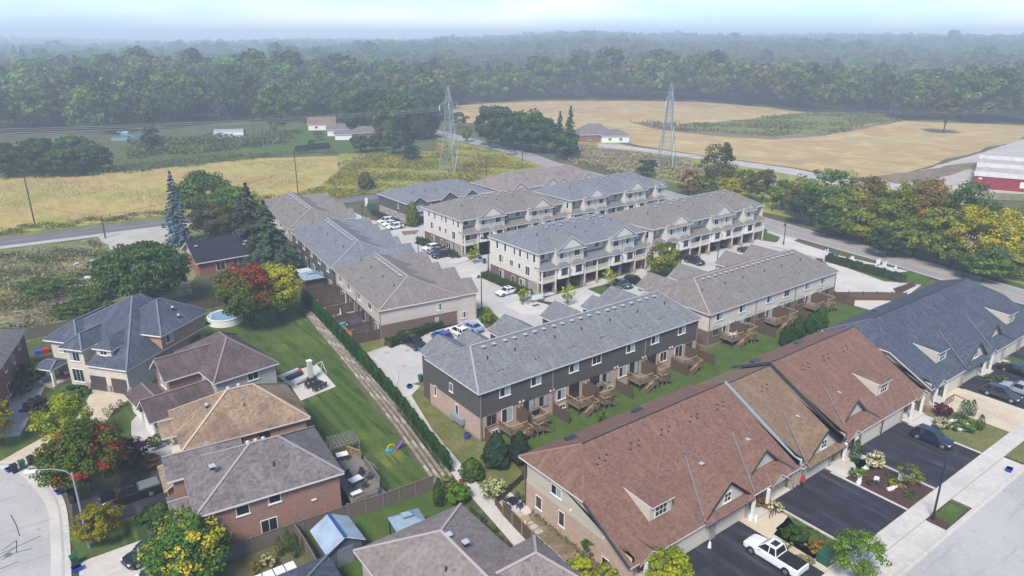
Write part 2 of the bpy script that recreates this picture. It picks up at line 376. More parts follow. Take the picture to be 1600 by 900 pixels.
ORD = ['first', 'second', 'third', 'fourth', 'fifth', 'sixth', 'seventh', 'eighth', 'ninth', 'tenth', 'eleventh', 'twelfth', 'thirteenth', 'fourteenth', 'fifteenth', 'sixteenth', 'seventeenth', 'eighteenth', 'nineteenth', 'twentieth']
def nth(i):
    if i < 20: return ORD[i]
    n = i + 1; s = 'th' if 10 < n % 100 < 14 else {1: 'st', 2: 'nd', 3: 'rd'}.get(n % 10, 'th')
    return f'{n}{s}'
# ------------------------------------------------------------ building kit
_wc = {}
def win(parent, x, y, z, ang, w, h, style='slider', frame='trim_white', light=(), sill=True, name='window'):
    """window centred on x at foot z, looking along -Y turned by ang; every light of glass is a pane of its own"""
    key = (round(w, 2), round(h, 2), style, frame, tuple(light), sill)
    if key not in _wc:
        fr = .07 if h < 1.9 else .08; m = MB(); hw = w / 2
        m.box(-hw, hw, -.05, .02, 0, fr); m.box(-hw, hw, -.05, .02, h - fr, h); m.box(-hw, -hw + fr, -.05, .02, fr, h - fr); m.box(hw - fr, hw, -.05, .02, fr, h - fr)
        if sill: m.box(-hw - .08, hw + .08, -.1, 0, -.1, -.003)
        cols, rows = {'slider': (2, 1), 'single': (1, 1), 'door': (2, 1), 'triple': (3, 1), 'hung': (1, 2), 'grid': (2, 2), 'grid3': (3, 2), 'grid4': (4, 3)}[style]
        bw = .05; pw = (w - 2 * fr - (cols - 1) * bw) / cols; ph = (h - 2 * fr - (rows - 1) * bw) / rows; panes = []
        for i in range(1, cols): xx = -hw + fr + i * pw + (i - 1) * bw; m.box(xx, xx + bw, -.04, .02, fr, h - fr)
        for j in range(1, rows): zz = fr + j * ph + (j - 1) * bw; m.box(-hw + fr, hw - fr, -.038, .02, zz, zz + bw)
        pm = {}
        for g in ('glass_dark', 'glass_curtain'):
            pm[g] = MB().box(-pw / 2, pw / 2, -.02, -.005, -ph / 2, ph / 2).mesh('pane', g)
        k = 0
        for j in range(rows):
            for i in range(cols):
                panes.append(((-hw + fr + pw / 2 + i * (pw + bw), 0, fr + ph / 2 + j * (ph + bw)), pm['glass_curtain' if k in light else 'glass_dark'])); k += 1
        _wc[key] = (m.mesh('window', frame), panes)
    me, panes = _wc[key]
    o = obj(name, me, parent, (x, y, z), ang)
    for p, pmsh in panes: obj('pane', pmsh, o, p)
    return o
_gd = {}
def garage_door(parent, x, y, z, ang, w, h, m='garage_door', lites=False):
    key = (w, h, m)
    if key not in _gd:
        b = MB(); b.box(-w / 2, w / 2, -.03, .03, 0, h)
        n = 4; c = max(2, round(w / .62))
        pn = MB(); pn.box(-w / c / 2 + .05, w / c / 2 - .05, -.055, -.03, .06, h / n - .06)
        _gd[key] = (b.mesh('garage_door', m), pn.mesh('panel', m), n, c)
    me, pm, n, c = _gd[key]
    o = obj('garage_door', me, parent, (x, y, z), ang)
    for j in range(n):
        for i in range(c): obj('panel', pm, o, (-w / 2 + (i + .5) * w / c, 0, j * h / n))
    return o
def hip(mb, x0, x1, y0, y1, z, zr, axis='x', ia=None, ib=None, th=.2):
    """hip or gable roof slab over a rectangle; ia, ib: how far the ridge ends stand in (0 = gable)"""
    if axis == 'x':
        m = (y0 + y1) / 2; h = (y1 - y0) / 2; ia = h if ia is None else ia; ib = h if ib is None else ib
        V = dict(a=(x0, y0, z), b=(x1, y0, z), c=(x1, y1, z), d=(x0, y1, z), e=(x0 + ia, m, zr), f=(x1 - ib, m, zr))
        F = ['abfe', 'cdef'] + (['dae'] if ia else []) + (['bcf'] if ib else [])
    else:
        m = (x0 + x1) / 2; h = (x1 - x0) / 2; ia = h if ia is None else ia; ib = h if ib is None else ib
        V = dict(a=(x0, y0, z), b=(x1, y0, z), c=(x1, y1, z), d=(x0, y1, z), e=(m, y0 + ia, zr), f=(m, y1 - ib, zr))
        F = ['bcfe', 'daef'] + (['abe'] if ia else []) + (['cdf'] if ib else [])
    mb.roof(V, F, th); return mb
def gable_tri(mb, p, q, apex, t=.12, mi=0):
    """thin triangular wall: p, q, apex in 3D, thickened along its normal"""
    p, q, a = Vector(p), Vector(q), Vector(apex); n = (q - p).cross(a - p).normalized() * t
    k = len(mb.v); mb.v += [tuple(v) for v in (p, q, a, p - n, q - n, a - n)]
    for f in ((0, 1, 2), (5, 4, 3), (0, 3, 4, 1), (1, 4, 5, 2), (2, 5, 3, 0)): mb.f.append(tuple(k + i for i in f)); mb.mi.append(mi)
_vm = {}
def vent(parent, x, y, z, kind='roof_vent', s=1.0, rz=0):
    key = (kind, s)
    if key not in _vm:
        b = MB()
        if kind == 'roof_vent':
            b.box(-.2 * s, .2 * s, -.2 * s, .2 * s, -.2, .1 * s, 1); b.box(-.27 * s, .27 * s, -.27 * s, .27 * s, .1 * s, .2 * s, 0)
            _vm[key] = b.mesh(kind, ['vent_metal', 'metal_dark'])
        elif kind == 'vent_pipe':
            b.tube((0, 0, -.3), (0, 0, .45), .07, .07, 8); b.tube((0, 0, -.3), (0, 0, .08), .16, .1, 8); _vm[key] = b.mesh(kind, 'metal_dark')
        elif kind == 'turbine_vent':
            b.tube((0, 0, -.2), (0, 0, .12), .16, .16, 10, 1); b.tube((0, 0, .12), (0, 0, .3), .24, .2, 12, 0); b.tube((0, 0, .3), (0, 0, .38), .2, .06, 12, 0)
            _vm[key] = b.mesh(kind, ['vent_metal', 'metal_dark'])
        else:  # exhaust_cap
            b.box(-.09, .09, -.08, .08, -.2, .07); _vm[key] = b.mesh(kind, 'metal_dark')
    return obj(kind, _vm[key], parent, (x, y, z), rz)
def ridge_cap(mb, a, b, w=.32, mi=3):
    mb.bar((a[0], a[1], a[2] + .02), (b[0], b[1], b[2] + .02), w, .06, mi)
def downpipe(parent, x, y, z0, z1, m='trim_taupe', r=.06):
    b = MB(); b.box(x - r, x + r, y - r, y + r, z0, z1); return b.build('downpipe', m, parent)
def wall_lamp(parent, x, y, z, ang=0):
    if 'wl' not in _vm: _vm['wl'] = MB().box(-.1, .1, -.14, 0, -.1, .12).mesh('wall_vent', 'trim_white')
    return obj('wall_vent', _vm['wl'], parent, (x, y, z), ang)

def row2(label, X, Y, rz, L, D, ze, zr, sid, brk, roofm, zb, up, low, pipes, ia, ib, fronts=(), capvents=20, group=None, fas='fascia', ridge_y=None, side_wins=(), side_r=(), side_brick=True, found=.35, split=None, ov=.45, lamps=()):
    t = thing('townhouse_row', label, 'townhouse', X, Y, 0, rz, group)
    MB().box(0, L, 0, D, .0, found).build('foundation', 'foundation', t)
    MB().box(-.03, L + .03, -.03, D + .03, found, zb).build('wall', brk, t)
    MB().box(-.08, L + .08, -.08, D + .08, zb, ze - .02).build('siding', sid, t)
    r = MB(); hip(r, -ov, L + ov, -ov, D + ov, ze + .12, zr, 'x', ia, ib)
    slope = (zr - ze) / (D / 2 + ov)
    for (cx, hw, p, zg) in fronts:
        # a wing with its own gable towards the front
        V = dict(a=(cx - hw, D + p + .35, ze + .1), b=(cx - hw, D / 2, ze + .1), c=(cx, D / 2, zg), d=(cx, D + p + .35, zg), e=(cx + hw, D / 2, ze + .1), f=(cx + hw, D + p + .35, ze + .1))
        r.roof(V, ['abcd', 'dcef'], .18)
        MB().box(cx - hw + .4, cx + hw - .4, D - .1, D + p, 0, ze).build('wing_wall', sid, t)
        g = MB(); gable_tri(g, (cx + hw - .4, D + p, ze), (cx - hw + .4, D + p, ze), (cx, D + p, zg - .25)); g.build('gable', sid, t)
    ridge_cap(r, (-ov + ia, D / 2, zr + .02), (L + ov - ib, D / 2, zr + .02), .35)
    if ia: ridge_cap(r, (-ov, -ov, ze + .14), (-ov + ia, D / 2, zr + .02), .22); ridge_cap(r, (-ov, D + ov, ze + .14), (-ov + ia, D / 2, zr + .02), .22)
    if ib: ridge_cap(r, (L + ov, -ov, ze + .14), (L + ov - ib, D / 2, zr + .02), .22); ridge_cap(r, (L + ov, D + ov, ze + .14), (L + ov - ib, D / 2, zr + .02), .22)
    rf = r.build('roof', [roofm, fas, 'soffit', 'cap_' + roofm], t)
    zs = lambda y: ze + .12 + (zr - ze - .12) * (min(y, D - y) + ov) / (D / 2 + ov)
    n = capvents
    for i in range(n):
        x = -ov + ia + .8 + (L + 2 * ov - ia - ib - 1.6) * (i + .5) / n
        vent(rf, x + rnd.uniform(-.15, .15), D / 2 - .75, zs(D / 2 - .75) + .02)
    for i in range(max(2, int(L / 5.5))):
        x = 3 + i * 5.6 + rnd.uniform(-.7, .7)
        if x < L - 2: vent(rf, x, D * .3, zs(D * .3), 'vent_pipe')
    for i in range(max(1, int(L / 5.8))):
        x = 4 + i * 5.8
        for k in range(rnd.choice((2, 3, 3))): vent(rf, x + k * .6, D * .13 + 0.05 * k, zs(D * .13), 'exhaust_cap')
    for i, x in enumerate(up): win(t, x, -.1, ze - 1.55, 0, 1.65, 1.25, 'slider', 'trim_white', (1,) if i % 5 != 3 else ())
    for x, k in low:
        if k == 'w': win(t, x, -.05, 1.75, 0, 1.5, 1.55, 'slider', 'trim_taupe' if int(x) % 4 else 'trim_white', (1,) if int(x) % 3 == 0 else ())
        elif k == 'd': win(t, x, -.05, 1.35, 0, 1.75, 2.05, 'door', 'metal_dark' if int(x) % 4 else 'trim_white', (1,) if int(x) % 3 else (), False, 'patio_door')
        elif k == 'g': win(t, x, -.05, .15, 0, 1.7, 2.05, 'door', 'trim_white' if int(x * 3) % 2 else 'metal_dark', (1,) if int(x) % 3 else (), False, 'patio_door')
        elif k == 'b': win(t, x, -.05, .35, 0, 1.0, .6, 'slider')
    for x in pipes: downpipe(t, x, -.16, .1, ze)
    for x in lamps:
        wall_lamp(t, x, -.1, zb + .25); wall_lamp(t, x + .55, -.1, zb + .25)
    for (y, z, w, h, lt) in side_wins: win(t, -.1, y, z, R(-90), w, h, 'single' if w < .8 else 'slider', 'trim_white', lt)
    for (y, z, w, h, lt) in side_r: win(t, L + .1, y, z, R(90), w, h, 'single' if w < .8 else 'slider', 'trim_white', lt)
    return t, rf, zs

def block3(label, X, Y, rz, D, pat, roofm, zr=11.4, ze=8.6, side=True, group=None, ia=None, ib=None, gw=None, steps=(), stagger=0):
    """three storey block: recessed garages under bays with box windows and covered balconies; front looks along -y.
    pat: list of (kind, width)"""
    t = thing('three_storey_block', label, 'townhouse', X, Y, 0, rz, group)
    L = sum(p[1] for p in pat)
    MB().box(-.02, L + .02, 3.6, D, 0, .3).build('foundation', 'foundation', t)
    MB().box(0, L, 3.5, D, .3, 2.75).build('wall', 'brick_brown', t)
    MB().box(-.06, .25, .2, D + .05, 2.75, ze).box(.25, L - .25, 1.5, D, 2.75, ze).box(L - .25, L + .06, .2, D + .05, 2.75, ze).build('siding', 'siding_cream', t)
    MB().box(-.05, .3, .3, 3.6, 0, 2.75).build('stone_pier', 'stone_mix', t)
    MB().box(L - .3, L + .05, .3, 3.6, 0, 2.75).build('stone_pier', 'stone_mix', t)
    MB().box(-.09, L + .09, 1.4, D + .1, 2.68, 2.82).build('band_course', 'trim_cream', t)
    r = MB(); hb = D / 2
    if ia is None: ia = hb * .9
    if ib is None: ib = hb * .9
    hip(r, -.45, L + .45, -.05, D + .45, ze + .1, zr, 'x', ia, ib, .2)
    mid = (D + .4) / 2
    ridge_cap(r, (-.45 + ia, mid, zr + .02), (L + .45 - ib, mid, zr + .02))
    sl = (zr - ze - .1) / (mid + .05)
    x = 0; bays = []
    skirt = MB(); trim = MB(); rail = None
    for i, (k, w) in enumerate(pat):
        x1 = x + w
        if k == 'bay':
            bays.append((x, x1))
            MB().box(x + .05, x1 - .05, -.3, 1.55, 2.9, ze).build('bay_wall', 'siding_cream', t)
            MB().box(x + .55, x1 - .55, -.95, -.28, 3.0, 5.35).build('box_bay', 'trim_white', t)
            V = dict(a=(x + .3, -1.25, 5.35), b=(x1 - .3, -1.25, 5.35), c=(x1 - .3, -.3, 5.36), d=(x + .3, -.3, 5.36), e=(x + .9, -.3, 6.1), f=(x1 - .9, -.3, 6.1))
            skirt.roof(V, ['abfe', 'dae', 'bcf'], .12)
            win(t, (x + x1) / 2, -.96, 3.65, 0, 1.5, 1.5, 'slider', 'metal_dark', (), False)
            # white shutters beside the box window
            for s in (-1, 1): MB().box(-.16, .16, -.03, .03, 0, 1.5).build('shutter', 'trim_white', t, ((x + x1) / 2 + s * .98, -.98, 3.65))
            win(t, (x + x1) / 2, -.31, 6.75, 0, 1.45, 1.3, 'slider', 'trim_white', (1,) if i % 2 else (), True)
            trim.box(x + .05, x1 - .05, -.35, .2, 2.8, 2.98)
            MB().box(x + .4, x1 - .4, 3.3, 3.5, .05, 2.3).build('garage_door', 'garage_dark', t)
            MB().box(x - .05, x1 + .05, .3, 3.6, 2.55, 2.7).build('carport_ceiling', 'soffit', t)
        else:
            MB().box(x, x1, -.7, 1.6, 2.7, 2.92).build('balcony_floor', 'trim_cream', t)
            sk = 6.55
            V = dict(a=(x - .2, -1.0, 5.45), b=(x1 + .2, -1.0, 5.45), c=(x1 + .2, 1.5, 5.46), d=(x - .2, 1.5, 5.46), e=(x + .45, 1.5, sk), f=(x1 - .45, 1.5, sk))
            skirt.roof(V, ['abfe', 'dae', 'bcf'], .14)
            n = 1 if w < 4.6 else 2
            rb = MB(); rb.box(x + .1, x1 - .1, -.66, -.6, 3.85, 3.93); rb.box(x + .1, x1 - .1, -.66, -.6, 3.0, 3.06)
            j = int(w / .16)
            for q in range(j): rb.box(x + .1 + q * .16, x + .14 + q * .16, -.65, -.61, 3.06, 3.85)
            for xx in (x + .08, x1 - .08): rb.box(xx - .04, xx + .04, -.6, .2, 3.85, 3.93)
            rb.build('railing', 'trim_white', t)
            for q in range(n + 1):
                xx = x + .12 + (w - .24) * q / n
                MB().box(xx - .11, xx + .11, -.7, -.48, 2.92, 5.4).build('post', 'trim_white', t)
                MB().box(xx - .2, xx + .2, -.8, -.4, 0, 1.1).build('stone_pier', 'stone_mix', t)
                MB().box(xx - .12, xx + .12, -.72, -.48, 1.1, 2.7).build('post', 'trim_cream', t)
            for q in range(n):
                cx = x + w * (q + .5) / n
                win(t, cx, 1.49, 2.95, 0, 1.7, 2.05, 'door', 'metal_dark', (), False, 'balcony_door')
                win(t, cx, 1.49, 6.85, 0, 1.2, 1.2, 'slider', 'trim_white', (), True)
                MB().box(cx - .5, cx + .5, 3.3, 3.48, .1, 2.2).build('entrance_door', 'garage_dark', t)
            MB().box(x + .2, x1 - .2, -.6, 3.3, .0, .18).build('porch_slab', 'concrete', t)
        if i and (k == 'bay' or pat[i - 1][0] == 'bay'):
            MB().box(x - .22, x + .22, -.2, .4, 0, 2.9).build('pier', 'trim_taupe', t)
        x = x1
    # gables over pairs of bays
    i = 0
    while i < len(bays):
        a, b = bays[i]
        if i + 1 < len(bays) and abs(bays[i + 1][0] - b) < .1: b = bays[i + 1][1]; i += 1
        i += 1
        c = (a + b) / 2; hw = min((b - a) / 2, 3.3) if b - a > 5 else (b - a) / 2 * .8; zg = ze + .3 + hw * .6
        V = dict(a=(c - hw, -.75, ze + .35), b=(c - hw, 5, ze + .35), c=(c, 5, zg + .3), d=(c, -.75, zg + .3), e=(c + hw, 5, ze + .35), f=(c + hw, -.75, ze + .35))
        r.roof(V, ['dcba', 'fecd'], .16)
        g = MB(); gable_tri(g, (c - hw + .15, -.5, ze + .2), (c + hw - .15, -.5, ze + .2), (c, -.5, zg + .12)); g.build('gable', 'siding_cream', t)
        V = dict(a=(a - .1, -1.0, ze - .12), b=(b + .1, -1.0, ze - .12), c=(b + .1, -.3, ze + .32), d=(a - .1, -.3, ze + .32))
        r.roof(V, ['abcd'], .14)
        if b - a > 5: MB().box(c - .09, c + .09, -.4, -.29, 2.9, ze).build('downpipe', 'brick_tan', t)
    rf = r.build('roof', [roofm, 'fascia', 'soffit', 'cap_' + roofm], t)
    skirt.build('skirt_roof', [roofm, 'fascia', 'soffit'], t); trim.build('trim', 'trim_white', t)
    zs = lambda y: ze + .1 + sl * (min(y, D + .4 - y) + .05)
    n = int(L / 2.2)
    for q in range(n):
        xx = ia + (L - ia - ib) * (q + .5) / n
        vent(rf, xx, mid - .6 - (q % 3 == 0) * .8, zs(mid - .6 - (q % 3 == 0) * .8))
    for q in range(int(L / 5)):
        vent(rf, 3.5 + q * 5, D * .33, zs(D * .33), 'vent_pipe')
        for w_ in range(2): vent(rf, 4.5 + q * 5 + w_ * .6, D * .22, zs(D * .22), 'exhaust_cap')
    if side:
        for y, z, w, h in ((D - 2.6, 6.55, .75, 1.6), (D - 5.3, 6.55, .75, 1.6), (D - 8.4, 6.55, .6, 1.5), (D - 10.2, 6.55, .75, 1.6), (3.6, 6.6, .6, 1.5), (1.6, 6.5, .8, 1.6),
                           (D - 4, 3.9, 1.6, 1.7), (D - 7.4, 4.0, 1.1, 1.3), (D - 10.0, 4.1, .8, 1.2), (3.6, 3.4, 1.4, 1.9), (D - 4, .7, 1.6, 1.6), (D - 8, .8, 1.1, 1.4), (D - 10.5, .8, .9, 1.4), (5.2, .3, 1.7, 2.0)):
            win(t, -.07, y, z, R(-90), w, h, 'slider' if w > 1 else 'single', 'trim_white', (1,) if w > 1.5 else (), True)
        downpipe(t, -.12, .35, .2, ze, 'trim_cream', .07)
    return t

def fence(name, label, pts, h=1.8, m='wood_fence', pm='timber_dark', step=2.4, cap=None, group=None, z0=0):
    """fence along a line of points: posts and board panels are parts, each panel made of separate upright boards with gaps"""
    t = thing(name, label, 'fence', pts[0][0], pts[0][1], z0, 0, group); ox, oy = pts[0]
    cache = {}
    for a, b in zip(pts, pts[1:]):
        d = math.dist(a, b); n = max(1, round(d / step)); s = d / n; ang = math.atan2(b[1] - a[1], b[0] - a[0])
        if round(s, 3) not in cache:
            p = MB(); k = max(4, int(s / .155)); w = (s - .1) / k
            for i in range(k):
                e = rnd.uniform(-.03, .02); off = .014 * (i % 2) - .02
                p.box(.05 + i * w + .006, .05 + (i + 1) * w - .006, off, off + .02, .05, h + e)
            for z in (.3, h - .25): p.box(.02, s - .02, .02, .06, z, z + .09)
            if cap: p.box(0, s, -.07, .07, h + .03, h + .08)
            cache[round(s, 3)] = (p.mesh('panel', m), MB().box(-.06, .06, -.06, .06, 0, h + .12).box(-.08, .08, -.08, .08, h + .12, h + .17).mesh('post', pm))
        P, Q = cache[round(s, 3)]
        for i in range(n):
            x = a[0] + (b[0] - a[0]) * i / n - ox; y = a[1] + (b[1] - a[1]) * i / n - oy
            obj('panel', P, t, (x, y, 0), ang); obj('post', Q, t, (x, y, 0), ang)
        obj('post', Q, t, (b[0] - ox, b[1] - oy, 0), ang)
    return t

# ------------------------------------------------------------ foliage kit
def leafmesh(name, m, pos, nrm, size, tone, seed=0, fold=False):
    """one leaf clump card (two crossed triangles folded into a quad) per point"""
    rs = np.random.RandomState(seed); n = len(pos)
    nrm = nrm / (np.linalg.norm(nrm, axis=1, keepdims=True) + 1e-9)
    a = rs.normal(size=(n, 3)); u = np.cross(nrm, a); u /= np.linalg.norm(u, axis=1, keepdims=True) + 1e-9; v = np.cross(nrm, u)
    sz = (size * (0.6 + .8 * rs.rand(n)))[:, None] if np.isscalar(size) else (size * (0.6 + .8 * rs.rand(n)))[:, None]
    asp = (.55 + .5 * rs.rand(n))[:, None]
    c = [pos - u * sz * .5, pos - v * sz * .5 * asp + nrm * sz * .12, pos + u * sz * .5, pos + v * sz * .5 * asp + nrm * sz * .12]
    V = np.stack(c, 1).reshape(-1, 3).astype(np.float32)
    me = bpy.data.meshes.new(name); me.vertices.add(4 * n); me.vertices.foreach_set('co', V.ravel())
    me.loops.add(4 * n); me.loops.foreach_set('vertex_index', np.arange(4 * n, dtype=np.int32))
    me.polygons.add(n); me.polygons.foreach_set('loop_start', np.arange(0, 4 * n, 4, dtype=np.int32))
    at = me.attributes.new('tone', 'FLOAT', 'FACE'); at.data.foreach_set('value', np.clip(tone, 0, 1).astype(np.float32))
    me.materials.append(MATS[m]); me.update(calc_edges=True); me.validate(); return me
def crown_points(seed, rx, rz, n, clumps, cr=.22, top=1.0, hollow=.45, flat=.0, lobes=5):
    """points on the surface of many small clumps that fill a lumpy crown"""
    rs = np.random.RandomState(seed)
    d = rs.normal(size=(clumps, 3)); d /= np.linalg.norm(d, axis=1, keepdims=True)
    d[:, 2] = np.where(d[:, 2] < -.8, -d[:, 2], d[:, 2])
    L = rs.normal(size=(lobes, 3)); L[:, 2] = abs(L[:, 2]) * .7; L /= np.linalg.norm(L, axis=1, keepdims=True)
    lob = .78 + .30 * np.max(np.clip(d @ L.T, 0, 1) ** 3, axis=1)
    r = (hollow + (1 - hollow) * rs.rand(clumps) ** .45) * lob
    C = d * r[:, None]; C[:, 2] = np.where(C[:, 2] < 0, C[:, 2] * .92, C[:, 2])
    k = rs.randint(0, clumps, n); e = rs.normal(size=(n, 3)); e /= np.linalg.norm(e, axis=1, keepdims=True)
    cs = (cr * (.65 + .6 * rs.rand(clumps)))[k][:, None]
    e2 = e.copy(); e2[:, 2] *= .65
    P = C[k] + e2 * cs * (.55 + .5 * rs.rand(n))[:, None]
    ct = rs.rand(clumps)[k]
    P = P * np.array([rx, rx, rz])
    N = e * .7 + C[k] * .5 + rs.normal(size=(n, 3)) * .45; N[:, 2] += .35
    return P, N, ct, rs
def trunk_mesh(seed, h, r, spread, rz, limbs=6, m='bark'):
    rs = random.Random(seed); b = MB(); x = y = 0; z = 0; p = (0, 0, -.2); rr = r
    for i in range(3):
        q = (p[0] + rs.uniform(-.1, .1) * h * .2, p[1] + rs.uniform(-.1, .1) * h * .2, h * (i + 1) / 3); r2 = rr * .82
        b.tube(p, q, rr, r2, 8, cap=False); p = q; rr = r2
    for i in range(limbs):
        a = 2 * math.pi * i / limbs + rs.uniform(-.3, .3); l = rs.uniform(.5, .85)
        s = (p[0], p[1], h * rs.uniform(.72, 1.0)); q = (s[0] + math.cos(a) * spread * l * .5, s[1] + math.sin(a) * spread * l * .5, h + rz * rs.uniform(.4, .8))
        b.tube(s, q, rr * .55, rr * .28, 6, cap=False)
        for j in range(2):
            a2 = a + rs.uniform(-.7, .7); w = (q[0] + math.cos(a2) * spread * .35, q[1] + math.sin(a2) * spread * .35, q[2] + rz * rs.uniform(.1, .5))
            b.tube(q, w, rr * .28, rr * .1, 5, cap=False)
    b.tube(p, (p[0], p[1], h + rz * 1.1), rr * .8, rr * .2, 6, cap=False)
    return b.mesh('trunk', m, True)
_tm = {}
def tree(label, x, y, H, r, leaf, seed=0, n=5000, size=None, trunk_h=None, kind='round', group=None, name='tree', tone='mix', cat='tree', share=None, clumps=None, z=0, rz=None):
    """tree of total height H and crown radius r"""
    key = share
    if key is None or key not in _tm:
        th = trunk_h if trunk_h is not None else H * .1
        if kind == 'round':
            cz = (H - th) / 2; zc = th + cz
            P, N, ct, rs = crown_points(seed, r, cz, n, clumps or max(26, int(n / 55)))
            T = .25 + .5 * ct * .8 + rs.normal(size=n) * .13
            if tone == 'redtop': T = .15 + .55 * (P[:, 2] / cz * .5 + .5) + .2 * ct + rs.normal(size=n) * .09 - .25 * (P[:, 0] / r > .3)
            if tone == 'patches': T = .4 * ct + .15 + rs.normal(size=n) * .12 + np.where(ct > .86, .42, 0)
            if tone == 'tips': T = .2 + .3 * ct + rs.normal(size=n) * .11 + np.where((ct > .66) & (P[:, 2] > -.1 * cz), .42 * rs.rand(n) ** .4, 0)
            if tone == 'blossom': T = np.where(rs.rand(n) < .55, .8, .25) + rs.normal(size=n) * .1
            if tone == 'limetop': T = .2 + .6 * (P[:, 2] / cz * .5 + .5) + .15 * ct + rs.normal(size=n) * .08 + .15 * (P[:, 0] / r)
            P[:, 2] += zc
            tm = trunk_mesh(seed, th * 1.05, max(.08, r * .055), r, cz)
        elif kind in ('spruce', 'narrow'):
            rs = np.random.RandomState(seed); th = .6 if trunk_h is None else trunk_h; hh = H - th
            tiers = max(9, int(hh / (.75 if kind == 'spruce' else .8))); pts = []; nm = []; ct = []
            per = max(8, n // tiers)
            for i in range(tiers):
                f = i / (tiers - 1); rad = r * (1 - f) ** (.85 if kind == 'spruce' else .6) * (.88 + .24 * rs.rand()) + .12
                k = max(6, int(per * (1.45 - f) * .8)); nb = max(5, int(7 + 7 * (1 - f)))
                ba = rs.rand(nb) * 2 * math.pi; bl = .7 + .4 * rs.rand(nb); bt = rs.rand(nb)
                q = rs.randint(0, nb, k); s = rs.rand(k) ** .6; a = ba[q] + rs.normal(size=k) * .2 * (1.2 - s)
                rr = rad * s * bl[q]; zz = th + hh * f + hh / tiers * .6 - rr * (.42 if kind == 'spruce' else .3) + rs.normal(size=k) * .12
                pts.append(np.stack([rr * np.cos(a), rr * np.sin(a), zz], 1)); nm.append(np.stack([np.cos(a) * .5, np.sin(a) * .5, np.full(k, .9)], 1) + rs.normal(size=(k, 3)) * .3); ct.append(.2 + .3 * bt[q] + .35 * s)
            P = np.concatenate(pts); N = np.concatenate(nm); T = np.concatenate(ct) + rs.normal(size=len(P)) * .1
            n = len(P); b = MB(); b.tube((0, 0, -.2), (0, 0, H * .97), max(.06, r * .06), .03, 7, cap=False); tm = b.mesh('trunk', 'bark', True)
        else:  # column: cedars and clipped shrubs
            rs = np.random.RandomState(seed); f = rs.rand(n); a = rs.rand(n) * 2 * math.pi; th = .1 if trunk_h is None else trunk_h
            prof = np.sin(np.clip(f * .92 + .06, 0, 1) * math.pi) ** .55 * (1.05 - .55 * f)
            lump = 1 + .16 * np.sin(a * 3 + f * 9 + seed) + .1 * np.sin(a * 5 - f * 17)
            rr = r * prof * lump * (.72 + .33 * rs.rand(n) ** .5)
            P = np.stack([rr * np.cos(a), rr * np.sin(a), th + f * (H - th)], 1)
            N = np.stack([np.cos(a), np.sin(a), .5 + 0 * a], 1) + rs.normal(size=(n, 3)) * .4
            T = .3 + .25 * lump - .15 + rs.normal(size=n) * .18 + .2 * (f - .5)
            b = MB(); b.tube((0, 0, -.1), (0, 0, H * .8), max(.04, r * .1), .02, 6, cap=False); tm = b.mesh('trunk', 'bark', True)
        if size is None: size = max(.16, r * 7.5 / math.sqrt(n) * .55) if kind == 'round' else max(.12, r * .16)
        cm = leafmesh('crown', leaf, P, N, size, T, seed)
        if key is not None: _tm[key] = (cm, tm)
    else: cm, tm = _tm[key]
    t = thing(name, label, cat, x, y, z, rz if rz is not None else (seed * 1.7) % 6.28, group)
    obj('crown', cm, t); obj('trunk', tm, t); return t
def shrub(label, x, y, H, r, leaf, seed=0, n=700, tone='mix', kind='round', cat='shrub', group=None, name='shrub', share=None, size=None, z=0):
    return tree(label, x, y, H, r, leaf, seed, n, size or max(.09, r * .17), .05 if kind != 'round' else H * .12, kind, group, name, tone, cat, share, max(14, n // 40), z)
def scatter(name, m, poly, n, h, size, seed, z=0, kindlabel=None, tone=(.2, .8), lump=None, density=None):
    """loose tufts of cards over a polygon: ground cover nobody could count"""
    rs = np.random.RandomState(seed); P = np.array(poly); lo, hi = P.min(0), P.max(0)
    pts = lo + rs.rand(n * 3, 2) * (hi - lo); ins = np.zeros(len(pts), bool); j = len(P) - 1
    for i in range(len(P)):
        xi, yi = P[i]; xj, yj = P[j]
        c = ((yi > pts[:, 1]) != (yj > pts[:, 1])) & (pts[:, 0] < (xj - xi) * (pts[:, 1] - yi) / (yj - yi + 1e-9) + xi); ins ^= c; j = i
    pts = pts[ins]
    if lump:  # keep tufts in drifts
        w = np.sin(pts[:, 0] / lump + seed) * np.sin(pts[:, 1] / lump * 1.3 + seed * 2) + .5 * np.sin(pts[:, 0] / lump * 2.7 + pts[:, 1] / lump * 1.9)
        pts = pts[w + rs.normal(size=len(pts)) * .35 > .1]
    pts = pts[:n]; k = len(pts)
    if k == 0: return None
    zz = rs.rand(k) ** 1.3 * h + .03
    Pz = np.stack([pts[:, 0], pts[:, 1], zz + z], 1); N = rs.normal(size=(k, 3)); N[:, 2] = abs(N[:, 2]) * .9 + .25
    T = tone[0] + (tone[1] - tone[0]) * (.5 + .3 * np.sin(pts[:, 0] * .31 + seed) * np.cos(pts[:, 1] * .27)) + rs.normal(size=k) * .15
    me = leafmesh(name, m, Pz, N, size, T, seed); return obj(name, me, kind='stuff')

